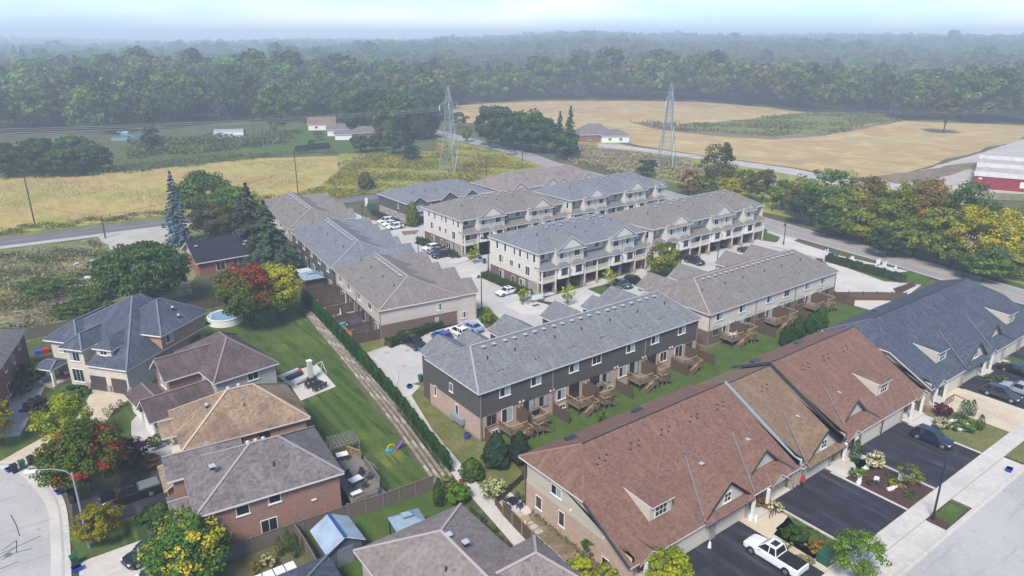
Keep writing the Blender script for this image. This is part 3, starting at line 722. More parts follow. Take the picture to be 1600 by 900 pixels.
# ------------------------------------------------------------ vehicles
CARS = dict(  # length, width, height, hood end, windscreen top, roof end, rear glass foot, belt, hood height, tail height
    suv=(4.7, 1.88, 1.68, .27, .43, .84, .97, .98, .95, 1.0), sedan=(4.75, 1.84, 1.44, .30, .44, .70, .87, .9, .84, .95),
    hatch=(4.2, 1.78, 1.5, .25, .42, .82, .96, .92, .86, .98), pickup=(5.85, 2.02, 1.92, .25, .37, .56, .60, 1.15, 1.12, 1.15))
def car_proto(kind, paint, label, cover=None, sunroof=False, group=None):
    L, Wd, H, hx, wx, rx, gx, belt, hood, tail = CARS[kind]; hw = Wd / 2; x = lambda f: L / 2 - f * L
    t = thing({'suv': 'parked_suv', 'sedan': 'parked_car', 'hatch': 'parked_car', 'pickup': 'pickup_truck'}[kind], label, {'pickup': 'pickup truck', 'suv': 'suv'}.get(kind, 'car'), 0, 0, 0, 0, group)
    def ring(f, zt, w, zb=.28, nose=0): return [(x(f), -w * .9, zb), (x(f), -w, zb + .15), (x(f), -w, .62), (x(f), -w * .97, zt - .1), (x(f), -w * .86, zt), (x(f), 0, zt + .03), (x(f), w * .86, zt), (x(f), w * .97, zt - .1), (x(f), w, .62), (x(f), w, zb + .15), (x(f), w * .9, zb)]
    b = MB(); rg = [ring(0, .58, hw * .80, .35), ring(.015, hood - .2, hw * .9), ring(.06, hood - .1, hw * .96), ring(hx * .7, hood, hw), ring(hx, belt, hw)]
    if kind == 'pickup': rg += [ring(gx, belt, hw), ring(.985, tail, hw * .98), ring(1, tail - .05, hw * .94, .45)]
    else: rg += [ring(.6, belt + .02, hw), ring(gx, tail, hw * .98), ring(.985, tail - .1, hw * .93), ring(1, .68, hw * .86, .4)]
    b.loft(rg, 0, True); b.build('body', 'paint_car_' + paint, t, smooth=False)
    # glasshouse
    cb = hw * .88; ct = hw * .70; ex = .965 if kind in ('suv', 'hatch') else gx
    g = MB(); lo = [(x(hx) , -cb, belt), (x(ex), -cb, belt), (x(ex), cb, belt), (x(hx), cb, belt)]; hi = [(x(wx), -ct, H - .07), (x(rx), -ct, H - .07), (x(rx), ct, H - .07), (x(wx), ct, H - .07)]
    g.loft([lo, hi], 0, True); g.build('window', 'glass_car', t)
    r = MB(); m_ = .04
    r.loft([[(x(wx) + m_, -ct - .02, H - .09), (x(rx) - m_, -ct - .02, H - .09), (x(rx) - m_, ct + .02, H - .09), (x(wx) + m_, ct + .02, H - .09)],
            [(x(wx + .02), -ct + .1, H), (x(rx - .02), -ct + .1, H), (x(rx - .02), ct - .1, H), (x(wx + .02), ct - .1, H)]], 0, True)
    for i in range(4): r.bar(lo[i], hi[i], .07)
    for s in (-1, 1):
        r.bar((x((wx + rx) / 2), s * cb, belt), (x((wx + rx) / 2), s * ct, H - .08), .08)
        if kind == 'suv': r.bar((x(rx - .13), s * cb, belt), (x(rx - .1), s * ct, H - .08), .09)
        r.bar((x(hx), s * (cb + .02), belt + .01), (x(ex), s * (cb + .02), belt + .01), .06)
        r.box(x(hx) - .55, x(hx) - .35, s * hw, s * (hw + .16), belt + .02, belt + .16)
    r.build('roof', 'paint_car_' + paint, t)
    if kind == 'pickup':
        MB().box(x(.985) + .05, x(gx) - .12, -hw * .84, hw * .84, tail - .02, tail + .06).build('bed_cover', cover or 'rubber', t)
    if sunroof: MB().box(x(wx + .17), x(wx + .06), -ct * .6, ct * .6, H + .002, H + .015).build('sunroof', 'glass_car', t)
    b = MB(); b.box(L / 2 - .2, L / 2 + .01, -hw * .75, hw * .75, .38, .56); b.box(-L / 2 - .01, -L / 2 + .2, -hw * .75, hw * .75, .38, .55); b.build('bumper', 'rubber', t)
    for s in (-1, 1):
        MB().box(L / 2 - .28, L / 2 - .03, s * hw * .55, s * hw * .86, .64, .78).build('headlight', 'lamp_lens', t)
        MB().box(-L / 2 + .02, -L / 2 + .14, s * hw * .6, s * hw * .93, .74, .92).build('taillight', 'tail_red', t)
    wr = .39 if kind in ('pickup', 'suv') else .34
    if ('w', kind) not in _vm:
        _vm[('w', kind)] = (MB().tube((0, -.12, 0), (0, .12, 0), wr, wr, 16).mesh('wheel', 'rubber'), MB().tube((0, .1, 0), (0, .135, 0), wr * .66, wr * .55, 10).mesh('rim', 'rim_silver'))
    wm, rm = _vm[('w', kind)]; ar = None
    for fx in (.17, .80):
        for s in (-1, 1):
            MB().tube((x(fx), s * (hw - .3), wr), (x(fx), s * (hw + .004), wr), wr + .07, wr + .07, 16).build('wheel_arch', 'metal_dark', t)
            w = obj('wheel', wm, t, (x(fx), s * (hw - .09), wr), 0 if s > 0 else math.pi); obj('rim', rm, w)
    return t
# ------------------------------------------------------------ ground and setting
def jitter(poly, amp, step, seed):
    r = random.Random(seed); out = []
    for i, a in enumerate(poly):
        b = poly[(i + 1) % len(poly)]; d = math.dist(a, b); n = max(1, int(d / step))
        for k in range(n):
            t = k / n; j = amp if 0 < k else amp * .4
            out.append((a[0] + (b[0] - a[0]) * t + r.uniform(-j, j), a[1] + (b[1] - a[1]) * t + r.uniform(-j, j)))
    return out
def flat(name, m, poly, z, kind='structure', parent=None, **kw):
    bm = bmesh.new(); vs = [bm.verts.new((p[0], p[1], z)) for p in poly]; f = bm.faces.new(vs)
    bmesh.ops.triangulate(bm, faces=[f]); bm.normal_update()
    if sum(f.normal.z for f in bm.faces) < 0: bmesh.ops.reverse_faces(bm, faces=bm.faces)
    me = bpy.data.meshes.new(name); bm.to_mesh(me); bm.free(); me.materials.append(MATS[m])
    return obj(name, me, parent, kind=kind, **kw)
def px(*pts): return [G(x, y) for x, y in pts]
def ribbon(pts, w, off=0):
    L, Rr = [], []
    for i, p in enumerate(pts):
        a = pts[max(0, i - 1)]; b = pts[min(len(pts) - 1, i + 1)]; d = math.dist(a, b); nx, ny = -(b[1] - a[1]) / d, (b[0] - a[0]) / d
        L.append((p[0] + nx * (off + w / 2), p[1] + ny * (off + w / 2))); Rr.append((p[0] + nx * (off - w / 2), p[1] + ny * (off - w / 2)))
    return Rr + L[::-1]
def curve(pts, n=8):
    out = []
    for i in range(len(pts) - 1):
        p0 = pts[max(0, i - 1)]; p1 = pts[i]; p2 = pts[i + 1]; p3 = pts[min(len(pts) - 1, i + 2)]
        for k in range(n):
            t = k / n; out.append(tuple(.5 * (2 * p1[j] + (p2[j] - p0[j]) * t + (2 * p0[j] - 5 * p1[j] + 4 * p2[j] - p3[j]) * t * t + (3 * p1[j] - p0[j] - 3 * p2[j] + p3[j]) * t ** 3) for j in (0, 1)))
    return out + [tuple(pts[-1])]
FWD = (math.sin(GA), math.cos(GA)); RGT = (math.cos(GA), -math.sin(GA))
def terrain_z(x, y):
    dx, dy = x - CAMU, y - CAMV; f = dx * FWD[0] + dy * FWD[1]; s = dx * RGT[0] + dy * RGT[1]
    t = min(1, max(0, (f - 640) / 800)); t = t * t * (3 - 2 * t); q = min(1, max(0, (s / max(f, 1) + .55) / .7))
    h = t * (5 + 15 * q) * (1 + .15 * math.sin(s * .006 + 1) + .1 * math.sin(s * .017))
    if f > 1500: h += min(1, (f - 1500) / 900) * (6 + 9 * math.sin(s * .0021 + .6) + 4 * math.sin(s * .006))
    return h
def build_ground():
    b = MB(); n = 70; s = [-1] ; 
    g = [math.copysign(abs(i / n) ** 2.0 * 3600, i) for i in range(-n, n + 1)]
    V = [(x + 40, y + 60, 0) for y in g for x in g]
    V = [(x, y, terrain_z(x, y)) for x, y, _ in V]; w = len(g)
    b.v = V; b.f = [(j * w + i, j * w + i + 1, (j + 1) * w + i + 1, (j + 1) * w + i) for j in range(w - 1) for i in range(w - 1)]; b.mi = [0] * len(b.f)
    b.build('ground', 'earth', kind='structure')
build_ground()
flat('field', 'field_gold', jitter(px((-260, 330), (-150, 290), (0, 271), (170, 271), (260, 262), (400, 247), (530, 244), (528, 270), (500, 292), (430, 318), (280, 341), (0, 378), (-200, 405)), 1.2, 9, 1), .03)
flat('meadow', 'meadow', jitter(px((430, 318), (500, 292), (528, 270), (530, 240), (620, 238), (680, 236), (684, 214), (760, 232), (850, 258), (850, 272), (700, 295), (600, 303)), 1.2, 8, 2), .05)
flat('grass_verge', 'verge', jitter(px((-200, 412), (0, 380), (280, 343), (430, 320), (603, 305), (603, 301), (430, 312), (280, 334), (0, 368), (-200, 400)), .8, 6, 3), .07)
flat('lawn', 'lawn_lush', jitter(px((395, 240), (430, 212), (470, 198), (560, 205), (640, 212), (620, 240), (520, 240)), 1, 8, 4), .07)
flat('lawn', 'lawn', jitter(px((170, 262), (190, 225), (300, 214), (420, 205), (400, 240), (260, 258)), 1, 8, 14), .05)
flat('grass', 'weeds', jitter(px((-200, 420), (0, 390), (150, 372), (240, 352), (330, 350), (300, 460), (230, 475), (60, 530), (-60, 570), (-260, 590)), 1, 6, 5), .03)
flat('field', 'field_tan', jitter(px((700, 166), (770, 161), (860, 158), (980, 157.5), (1100, 160), (1200, 168), (1290, 180), (1430, 190), (1600, 196), (1720, 200), (1740, 205), (1600, 214), (1530, 236), (1440, 263), (1400, 273), (1330, 279), (1240, 262), (1100, 243), (1000, 228), (940, 214), (880, 200), (760, 192), (712, 192)), 2, 16, 6), .03)
flat('meadow', 'meadow', jitter(px((880, 205), (960, 222), (1000, 231), (1100, 247), (1240, 268), (1330, 285), (1400, 292), (1540, 318), (1720, 350), (1760, 480), (1600, 446), (1430, 400), (1280, 350), (1150, 320), (1000, 268), (880, 245)), 1.5, 8, 7), .03)
flat('meadow', 'verge', jitter(px((1060, 196), (1130, 190), (1270, 177), (1340, 178), (1430, 181), (1400, 188), (1320, 200), (1280, 207), (1210, 214), (1120, 206)), 1.5, 10, 8), .06)
flat('earth_bank', 'brown_scrub', jitter(px((980, 191), (1060, 196), (1120, 206), (1210, 214), (1280, 207), (1340, 198), (1400, 187), (1412, 189), (1340, 203), (1290, 212), (1210, 218), (1120, 213), (1040, 204)), 1.2, 8, 9), .09)
flat('earth_bank', 'brown_scrub', jitter(px((890, 222), (960, 232), (1060, 248), (1120, 262), (1080, 280), (980, 262), (890, 245)), 1.2, 8, 19), .09)
flat('gravel_track', 'gravel', jitter(px((935, 224), (985, 229), (1100, 244), (1240, 264), (1335, 283), (1400, 276), (1440, 266), (1530, 240), (1600, 217), (1760, 205), (1760, 345), (1640, 318), (1530, 310), (1440, 298), (1340, 298), (1240, 274), (1100, 250), (985, 235), (935, 231)), .5, 5, 10), .12)
flat('earth_bank', 'brown_scrub', jitter(px((1368, 276), (1440, 267), (1500, 256), (1540, 252), (1530, 262), (1450, 282), (1400, 288)), .8, 5, 11), .15)
flat('meadow', 'weeds', jitter(px((1520, 300), (1640, 306), (1760, 320), (1760, 335), (1640, 320), (1530, 308)), .5, 5, 12), .15)
for k_, q_ in enumerate([((-60, 468), (60, 447), (150, 418), (215, 398), (240, 402), (170, 432), (90, 462), (-60, 490)), ((-60, 428), (40, 415), (90, 408), (60, 420), (-60, 440)), ((60, 398), (120, 388), (150, 390), (90, 402)), ((0, 520), (60, 470), (120, 450), (110, 470), (60, 505), (20, 540)), ((180, 430), (240, 410), (235, 440), (190, 452))]):
    flat('bare_earth', 'soil', jitter(px(*q_), .9, 3, 70 + k_), .05 + k_ * .004)
# roads
left_road = curve([(-260, 158), (-150, 151), (-42, 144.2), (58, 137), (100, 134), (132, 132)], 6)
flat('gravel_shoulder', 'gravel', ribbon([p for p in left_road if p[0] < 18], 4.6, -4.6), .10)
flat('gravel_shoulder', 'gravel', jitter(px((150, 368), (262, 345), (300, 345), (290, 372), (235, 385), (190, 405), (160, 425), (120, 430), (180, 395), (160, 378)), .5, 4, 15), .13)
flat('road', 'asphalt_old', ribbon(left_road, 7.6), .14)
right_road = curve([G(1800, 515), G(1595, 464), G(1408, 409), G(1232, 360), G(1060, 310), G(872, 261), G(800, 237), G(700, 212), G(560, 178)], 8)
flat('road', 'asphalt_road', ribbon(right_road, 9.6), .17)
rm_ = MB()
for off, mm in ((.12, 0), (-.12, 0)):
    q = ribbon(right_road[:40], .12, off); rm_.poly([(x, y, .176) for x, y in q][:80][0:0] or [(x, y, .176) for x, y in q], mm)
def line_strip(name, m, pts, w, z, off=0, kind='structure'):
    q = ribbon(pts, w, off); n = len(pts); b = MB()
    for i in range(n - 1): b.poly([(q[i][0], q[i][1], z), (q[i + 1][0], q[i + 1][1], z), (q[2 * n - 2 - i][0], q[2 * n - 2 - i][1], z), (q[2 * n - 1 - i][0], q[2 * n - 1 - i][1], z)])
    return b.build(name, m, kind=kind)
line_strip('road_marking', 'paint_yellow', right_road[:44], .12, .176, .14); line_strip('road_marking', 'paint_yellow', right_road[:44], .12, .176, -.14)
line_strip('road_marking', 'paint_white', right_road, .12, .176, 4.1); line_strip('road_marking', 'paint_white', right_road, .12, .176, -4.1)
line_strip('road_marking', 'paint_yellow', left_road, .12, .146, 0)
# town house complex paving
flat('parking_lot', 'lot_paving', [(-1.8, 18.6), (2, 18.5), (111, 18.5), (113, 30), (118, 31), (117, 40), (110, 36.2), (68, 36.2), (38.2, 35.0), (36.5, 43), (36.5, 53.5), (110, 53.5), (110, 65.5), (40, 65.5), (38, 84), (42, 86), (110, 86), (110, 99), (44, 99), (40, 112), (41, 138), (28, 139), (24, 100), (23.5, 60), (19, 33.5), (6.4, 33), (.4, 32)], .08)
flat('lawn', 'lawn', jitter(px((600, 322), (650, 302), (640, 322), (665, 345), (632, 352)), .3, 3, 21), .10)
flat('lawn', 'lawn_lush', [(85.5, 39), (115, 39.5), (113.5, 34), (108.5, 31.5), (107, 36.5), (86, 36.5)], .11)
right_lot = px((1307, 428), (1302, 470), (1385, 492), (1400, 476), (1448, 440), (1300, 400), (1280, 402))
flat('parking_lot', 'concrete', right_lot, .12)
flat('driveway', 'concrete', px((1205, 385), (1225, 372), (1300, 398), (1420, 425), (1395, 428), (1300, 410), (1245, 396)), .19)
flat('lawn', 'lawn_lush', jitter(px((1300, 408), (1330, 404), (1450, 432), (1448, 447), (1380, 440), (1310, 415)), .2, 3, 22), .15)
flat('mulch_bed', 'mulch', px((1395, 452), (1425, 442), (1432, 447), (1402, 462)), .16)
# island beds and little lawns between the drives
isl = [((714, 425), (736, 421), (760, 428), (748, 434), (728, 433)), ((657, 389), (672, 381), (690, 383), (688, 389), (668, 393)), ((700, 410), (728, 401), (734, 407), (712, 414)), ((788, 478), (820, 468), (858, 478), (850, 491), (815, 492))]
for i, q in enumerate(isl): MB().prism([G(*p) for p in q][::-1], .08, .2).build('traffic_island', 'concrete', kind='structure')
for i, q in enumerate([((845, 482), (866, 474), (905, 489), (880, 492)), ((918, 452), (950, 444), (975, 452), (946, 464)), ((716, 401), (735, 395), (752, 402), (728, 409)), ((1010, 425), (1030, 415), (1060, 425), (1035, 440)), ((738, 486), (757, 480), (782, 500), (760, 515))]):
    flat('lawn', 'lawn_lush' if i else 'lawn_dry', jitter(px(*q), .15, 2, 30 + i), .12)
flat('mulch_bed', 'mulch', jitter(px((842, 470), (866, 474), (856, 482), (838, 477)), .1, 2, 36), .14)
flat('mulch_bed', 'soil', jitter(px((627, 362), (655, 360), (650, 366), (630, 368)), .1, 2, 37), .11)
# drives in front of the first three storey block
flat('driveway', 'concrete', px((874, 482), (905, 466), (962, 455), (925, 498), (905, 489)), .10)
for q in [((905, 400), (985, 385))]: pass
# lawns round the dark town house row
flat('lawn', 'lawn_dry', jitter([(-2.1, 18.4), (3.5, 18.3), (2, 13), (1.2, 0), (1, -3.5), (-1, -13.5), (-6.4, -13.5), (-3.2, 6)], .15, 2, 40), .05)
flat('lawn', 'lawn_lush', jitter([(1.0, -3.9), (1.2, -.2), (41, -.2), (44.5, 1), (84, 1), (92, -4), (88, -9), (56, -9.5), (1, -9)], .1, 2, 41), .05)
flat('lawn', 'lawn_dry', jitter([(-1.9, 19), (.3, 32.3), (6, 33.4), (5.2, 36), (1.5, 38), (-1.5, 24), (-2.6, 18.5)], .1, 2, 42), .05)
flat('lawn', 'lawn', jitter(px((290, 520), (300, 480), (345, 455), (465, 455), (478, 493), (560, 605), (676, 757), (545, 805), (440, 700), (420, 600), (330, 560)), .1, 3, 43), .05)
flat('lawn', 'lawn', jitter([(-60, 30), (-43, 25), (-41, 20), (-32, 24), (-28, 33), (-28, 45), (-38, 60), (-62, 70)], .1, 3, 44), .05)
flat('lawn', 'lawn', jitter([(-43, 12), (-42, 2), (-34, -2), (-33, 12.5)], .1, 3, 45), .05)
flat('lawn', 'lawn_lush', jitter([(-24, -3.5), (-9.2, -5), (-9.5, -15), (-25, -15)], .1, 3, 46), .05)
flat('path', 'concrete', ribbon(px((628, 612), (665, 674), (728, 752), (800, 832), (880, 925)), 1.75), .09)
flat('path', 'concrete', px((612, 610), (640, 622), (657, 604), (640, 600)), .11)
# kerbs of the small lot
def kerb(name, pts, w=.18, h=.13, z=0):
    b = MB()
    for a, c in zip(pts, pts[1:]): b.bar((a[0], a[1], z + h / 2), (c[0], c[1], z + h / 2), w, h)
    return b.build(name, 'concrete', kind='structure')
kerb('kerb', [(19, 33.4), (6.4, 32.9), (.5, 32.0), (.2, 25.5), (1.0, 23.2), (-.3, 20.8), (-1.8, 18.7), (3.2, 18.5)], .2, .14, .06)
for p in ((617, 541), (605, 552), (636, 549), (630, 573), (722, 752)):
    a = G(*p); MB().tube((a[0], a[1], .05), (a[0], a[1], .125), .38, .38, 16).build('drain_cover', 'patch_pink' if p[0] < 700 else 'container_red', kind='structure')
# ---- the street in front (right)
flat('street', 'street_paving', [(-2, -42.1), (110, -42.1), (110, -62), (-2, -62)], .02)
MB().box(-2, 110, -42.25, -42.1, 0, .14).build('kerb', 'concrete', kind='structure')
flat('gutter', 'concrete', [(-2, -42.26), (110, -42.26), (110, -42.62), (-2, -42.62)], .03)
sw = obj('sidewalk', MB().box(-2, 110, -40.0, -38.15, 0, .115).mesh('sidewalk', 'concrete'), kind='structure')
slab = MB().box(.01, 1.49, -39.96, -38.19, .1, .14).mesh('slab', 'concrete'); wide = MB().box(.01, 1.49, -42.08, -40.06, .08, .13).mesh('slab', 'concrete')
for i in range(62):
    x = 7 + i * 1.5; obj('slab', slab, sw, (x, 0, 0))
    if not (28.0 <= x + .7 <= 33.6 or 54.5 < x + .7 < 62 or x + .7 > 46.8 and x < 54.5 and not 47 < x + .7 < 48): obj('slab', wide, sw, (x, 0, 0))
flat('boulevard_grass', 'mulch', [(28.1, -42.05), (33.5, -42.05), (33.5, -40.03), (28.1, -40.03)], .12); flat('boulevard_grass', 'lawn_lush', jitter([(29.3, -41.9), (33.2, -41.9), (33.2, -40.2), (29.6, -40.2)], .1, 1, 50), .14)
flat('boulevard_grass', 'lawn_dry', jitter([(47.9, -42.05), (60, -42.05), (60, -40.03), (47.9, -40.03)], .05, 1, 51), .12)
flat('ground_cover', 'soil', [(-2, -38.2), (110, -38.2), (110, -28), (-2, -28)], .03)
def drive(u0, u1, m, v0=-38.12, v1=-28.6): return flat('driveway', m, [(u0, v0), (u1, v0), (u1, v1), (u0, v1)], .07)
drive(2.0, 12.6, 'asphalt_new'); drive(17.9, 28.3, 'asphalt_new'); drive(34.6, 46.3, 'asphalt_new'); drive(54.6, 62.4, 'concrete_warm'); drive(62.4, 76, 'asphalt_new'); drive(80, 90, 'asphalt_new')
for u in (17.8, 28.3, 34.5, 46.4, 62.4): MB().box(u - .14, u + .14, -38.1, -29.5, .02, .13).build('kerb', 'concrete', kind='structure')
flat('walkway', 'concrete_warm', [(12.6, -38.1), (13.5, -38.1), (13.6, -32), (17.3, -31.2), (17.3, -28.5), (12.6, -28.5)], .09)
flat('lawn', 'lawn_lush', jitter([(13.6, -38.0), (17.6, -38.0), (17.6, -31.5), (14.5, -31.6)], .08, 1, 52), .09)
flat('mulch_bed', 'mulch', [(28.5, -38.05), (34.3, -38.05), (34.3, -29.0), (28.5, -29.0)], .09); flat('walkway', 'concrete', [(28.5, -31.1), (31.2, -31.1), (33.0, -29.3), (34.3, -31), (34.3, -28.4), (28.5, -28.4)], .11)
flat('lawn', 'lawn_dry', jitter([(46.8, -38.05), (54.4, -38.05), (54.4, -31.2), (46.8, -31.2)], .05, 1, 53), .09)
flat('walkway', 'concrete', [(46.6, -31.6), (50.5, -31.2), (50.5, -28.4), (46.6, -28.4)], .12); flat('walkway', 'concrete', [(76.2, -38), (78, -38), (78, -28.5), (76.2, -28.5)], .12)
flat('lawn', 'lawn_lush', jitter([(78.1, -38), (80, -38), (80, -29), (78.1, -29)], .05, 1, 54), .09)
# ---- cul-de-sac at the left
cul = curve([G(-60, 735), G(0, 722), G(50, 728), G(85, 760), G(103, 790), G(110, 850), G(112, 900), G(116, 960)], 8)
flat('street', 'street_paving', [cul[0]] + cul[1:] + [(-46, -20), (-80, -20), (-80, 34)], .062)
line_strip('kerb', 'concrete', cul, .5, .10, -.25); line_strip('sidewalk', 'concrete', cul, .9, .07, -1.2)
flat('driveway', 'concrete_warm', px((0, 722), (30, 705), (120, 655), (150, 600), (235, 585), (238, 600), (180, 640), (150, 680), (100, 752), (60, 728)), .08)
flat('driveway', 'lot_paving', curve(px((205, 660), (225, 648), (272, 690), (268, 735), (232, 720), (208, 690), (205, 660)), 4), .09)
flat('driveway', 'asphalt_new', [G(112, 782), (-32.6, 14.6), (-32.6, 9.5), G(116, 838)], .10)
flat('driveway', 'concrete', px((124, 905), (124, 880), (240, 838), (300, 850), (300, 905)), .08)
for k, q in enumerate([((65, 822), (101, 805), (118, 840)), ]): pass
b = MB()
for p, q in (((0, 867), (64, 838)), ((0, 873), (26, 855)), ((17, 805), (26, 822)), ((26, 822), (31, 838)), ((3, 862), (26, 845)), ((26, 845), (26, 864)), ((26, 864), (2, 876)), ((0, 890), (30, 878)), ((26, 864), (50, 858))):
    a, c = G(*p), G(*q); b.bar((a[0], a[1], .06), (c[0], c[1], .06), .09, .012)
b.build('crack_sealing', 'crack_seal', kind='structure')
a = G(13, 868); MB().tube((a[0], a[1], .04), (a[0], a[1], .07), .35, .35, 16).build('manhole_cover', 'asphalt_old', kind='structure')
# ------------------------------------------------------------ the town house rows
A_low = [(1.65, 'w'), (4.05, 'd'), (7.5, 'd'), (9.9, 'w'), (12.95, 'w'), (15.2, 'd'), (18.9, 'd'), (21.1, 'w'), (24.3, 'w'), (26.6, 'd'), (30.2, 'd'), (32.7, 'w'), (36.1, 'd'), (38.4, 'w'), (2.2, 'b'), (13.2, 'b'), (22.0, 'b')]
rowA, rfA, zA = row2('dark grey sided row with pinkish brick base and wooden decks along its back', 0, 0, 0, 40, 11.8, 6.75, 10.05, 'siding_dark', 'brick_tan', 'roof_grey', 3.35,
    [3.7, 8.6, 15, 19.1, 25.6, 30.6, 36.4], A_low, [.05, 11.4, 28.6, 39.95], 3.1, 3.1,
    [(3.2, 3.2, 2.6, 8.6), (7.8, 2.4, 2.4, 8.2), (14.8, 3.2, 3.0, 8.7), (24.4, 3.0, 3.0, 8.7), (31.6, 2.6, 2.2, 8.3), (36.5, 3.4, 3.0, 8.6)], 20,
    side_wins=[(6.3, 4.3, .8, 1.2, ()), (5.0, 1.4, .7, 1.6, ()), (10.3, 2.0, .55, 1.5, ())], lamps=(6.0, 11.0, 22.6, 28.2, 33.9))
MB().box(-.7, -.15, 3.2, 5.8, 1.0, 1.75).build('meter_bank', 'galvanised', rowA)
a = MB(); a.tube((0, 0, 0), (0, 0, .75), .36, .36, 14); a.tube((0, 0, .75), (0, 0, .8), .3, .2, 14, 1); a.build('air_conditioner', ['sign_blue', 'metal_dark'], None, (-.9, 1.6, .02), label='round blue-grey cooling unit on the grass at the corner of the dark sided row', cat='air conditioner')
B_low = [(1.9, 'w'), (4.5, 'd'), (8.2, 'd'), (10.4, 'w'), (13.8, 'w'), (16.2, 'd'), (19.8, 'd'), (22.0, 'w'), (25.6, 'w'), (28.0, 'd'), (31.6, 'd'), (34.2, 'w')]
rowB, rfB, zB = row2('cream sided row with brown brick base standing end to end with the dark row', 44.9, 1.6, 0, 36.4, 13.5, 5.8, 9.2, 'siding_cream', 'brick_brown', 'roof_taupe', 2.85,
    [2.5, 8.4, 15.9, 20.9, 27.3, 32.3], B_low, [12.2, 23.6, .05], 4.4, 4.4, [(3.6, 3.3, 2.5, 7.9), (12, 3.2, 2.8, 7.9), (25.4, 3.2, 2.8, 8.0), (33.0, 3.0, 2.5, 8.0)], 18,
    side_wins=[(9, 4.2, .7, 1.3, ())], side_r=[(4, 3.6, 1.2, 1.2, ()), (9, 3.6, 1.2, 1.2, ())], lamps=(5.6, 17.5, 29))
# three rows on the west side: back wall along local x, running towards the street
def west_row(label, far, near_len, D, ze, zr, sid, brk, roofm, zb, up, low, fr, **kw):
    return row2(label, far[0], far[1], R(-97.0), near_len, D, ze, zr, sid, brk, roofm, zb, up, low, (.05, near_len - .05, near_len / 2), 5.2, 5.2, fr, **kw)
E3, rf3, _ = west_row('cream sided taupe roofed row, nearest of the three rows along the hedge', (8.0, 60.2), 24.6, 13.6, 5.15, 8.5, 'siding_beige', 'brick_brown', 'roof_taupe', 2.5,
    [3.2, 8.2, 13.9, 19.5], [(2, 'g'), (4.6, 'g'), (7.4, 'g'), (10.2, 'g'), (13.6, 'g'), (16.2, 'g'), (19.6, 'g'), (22.4, 'g')],
    [(3.2, 3.0, 3.4, 7.2), (10.2, 2.6, 2.8, 7.0), (15.8, 3.2, 3.6, 7.4), (22.0, 2.95, 3.8, 7.2)], capvents=12, side_r=[(10.3, 3.2, .8, 1.3, (0,)), (14.8, .9, .9, 1.2, (0,)), (9.8, .6, .6, 1.4, (0,))], found=.2)
MB().box(24.6 - .2, 24.62, 13.6, 17.2, 0, 5.1).build('wall', 'siding_beige', E3)
E2, rf2, _ = west_row('dark charcoal sided row with cool grey roof, middle of the three rows along the hedge', (11.6, 92.2), 31.2, 13.6, 5.3, 8.7, 'siding_dark', 'siding_dark', 'roof_grey_cool', 2.5,
    [4, 10, 16, 22, 28], [(2, 'g'), (5, 'g'), (8, 'g'), (11, 'g'), (14, 'g'), (17, 'g'), (20, 'g'), (23, 'g'), (26, 'g'), (29, 'g')],
    [(3, 3.0, 3.4, 7.2), (9.6, 2.8, 3.0, 7.2), (15.6, 3.2, 3.4, 7.3), (22, 3.0, 3.0, 7.2), (28.2, 3.0, 3.4, 7.2)], capvents=15, found=.2)
E1, rf1, _ = west_row('taupe roofed row beside the road, farthest of the three rows along the hedge', (15.6, 125.0), 30.6, 13.2, 5.3, 8.7, 'siding_beige', 'brick_brown', 'roof_taupe', 2.5,
    [4, 10, 16, 22, 27], [(3, 'g'), (8, 'g'), (14, 'g'), (20, 'g'), (26, 'g')],
    [(3, 3.0, 3.4, 7.2), (10, 2.8, 3.0, 7.2), (17, 3.2, 3.4, 7.3), (24.5, 3.0, 3.4, 7.2)], capvents=14, found=.2)
# ---- three storey blocks
P1 = [('balc', 3.6), ('bay', 3.6), ('bay', 3.7), ('balc', 6.9), ('bay', 3.6), ('bay', 3.6), ('balc', 3.6)]
block3('nearest three storey cream block, grey roofed, a lone white car beside its hedge', 38.5, 36.2, 0, 16.2, P1, 'roof_grey', ze=8.5, zr=11.6, ia=6.5, ib=6.0)
P2 = [('balc', 3.6), ('bay', 4.0), ('bay', 4.0), ('balc', 6.8), ('bay', 4.0), ('bay', 4.0), ('balc', 4.0), ('bay', 4.2), ('balc', 4.0)]
block3('rightmost three storey cream block with taupe roof, next to the main road', 68.6, 35.4, 0, 15.5, P2, 'roof_taupe', ze=8.7, zr=11.9, ia=6.8, ib=5.0)
P3 = [('balc', 3.8), ('bay', 3.8), ('bay', 3.9), ('balc', 6.8), ('bay', 3.9), ('bay', 3.8), ('balc', 3.6)]
block3('taupe roofed three storey block behind the nearest one, three cars parked at its end', 41.2, 67.0, 0, 17.0, P3, 'roof_taupe', ze=8.4, zr=11.6, ia=6.8, ib=6.0)
P4 = [('balc', 3.6), ('bay', 4.0), ('bay', 4.0), ('balc', 6.4), ('bay', 4.0), ('bay', 4.2), ('balc', 3.6), ('bay', 3.9)]
block3('three storey cream block with grey roof, farthest back on the right with the pylon behind', 73.6, 67.0, 0, 15.5, P4, 'roof_grey_cool', ze=8.7, zr=11.8, ia=6.5, ib=5.5)
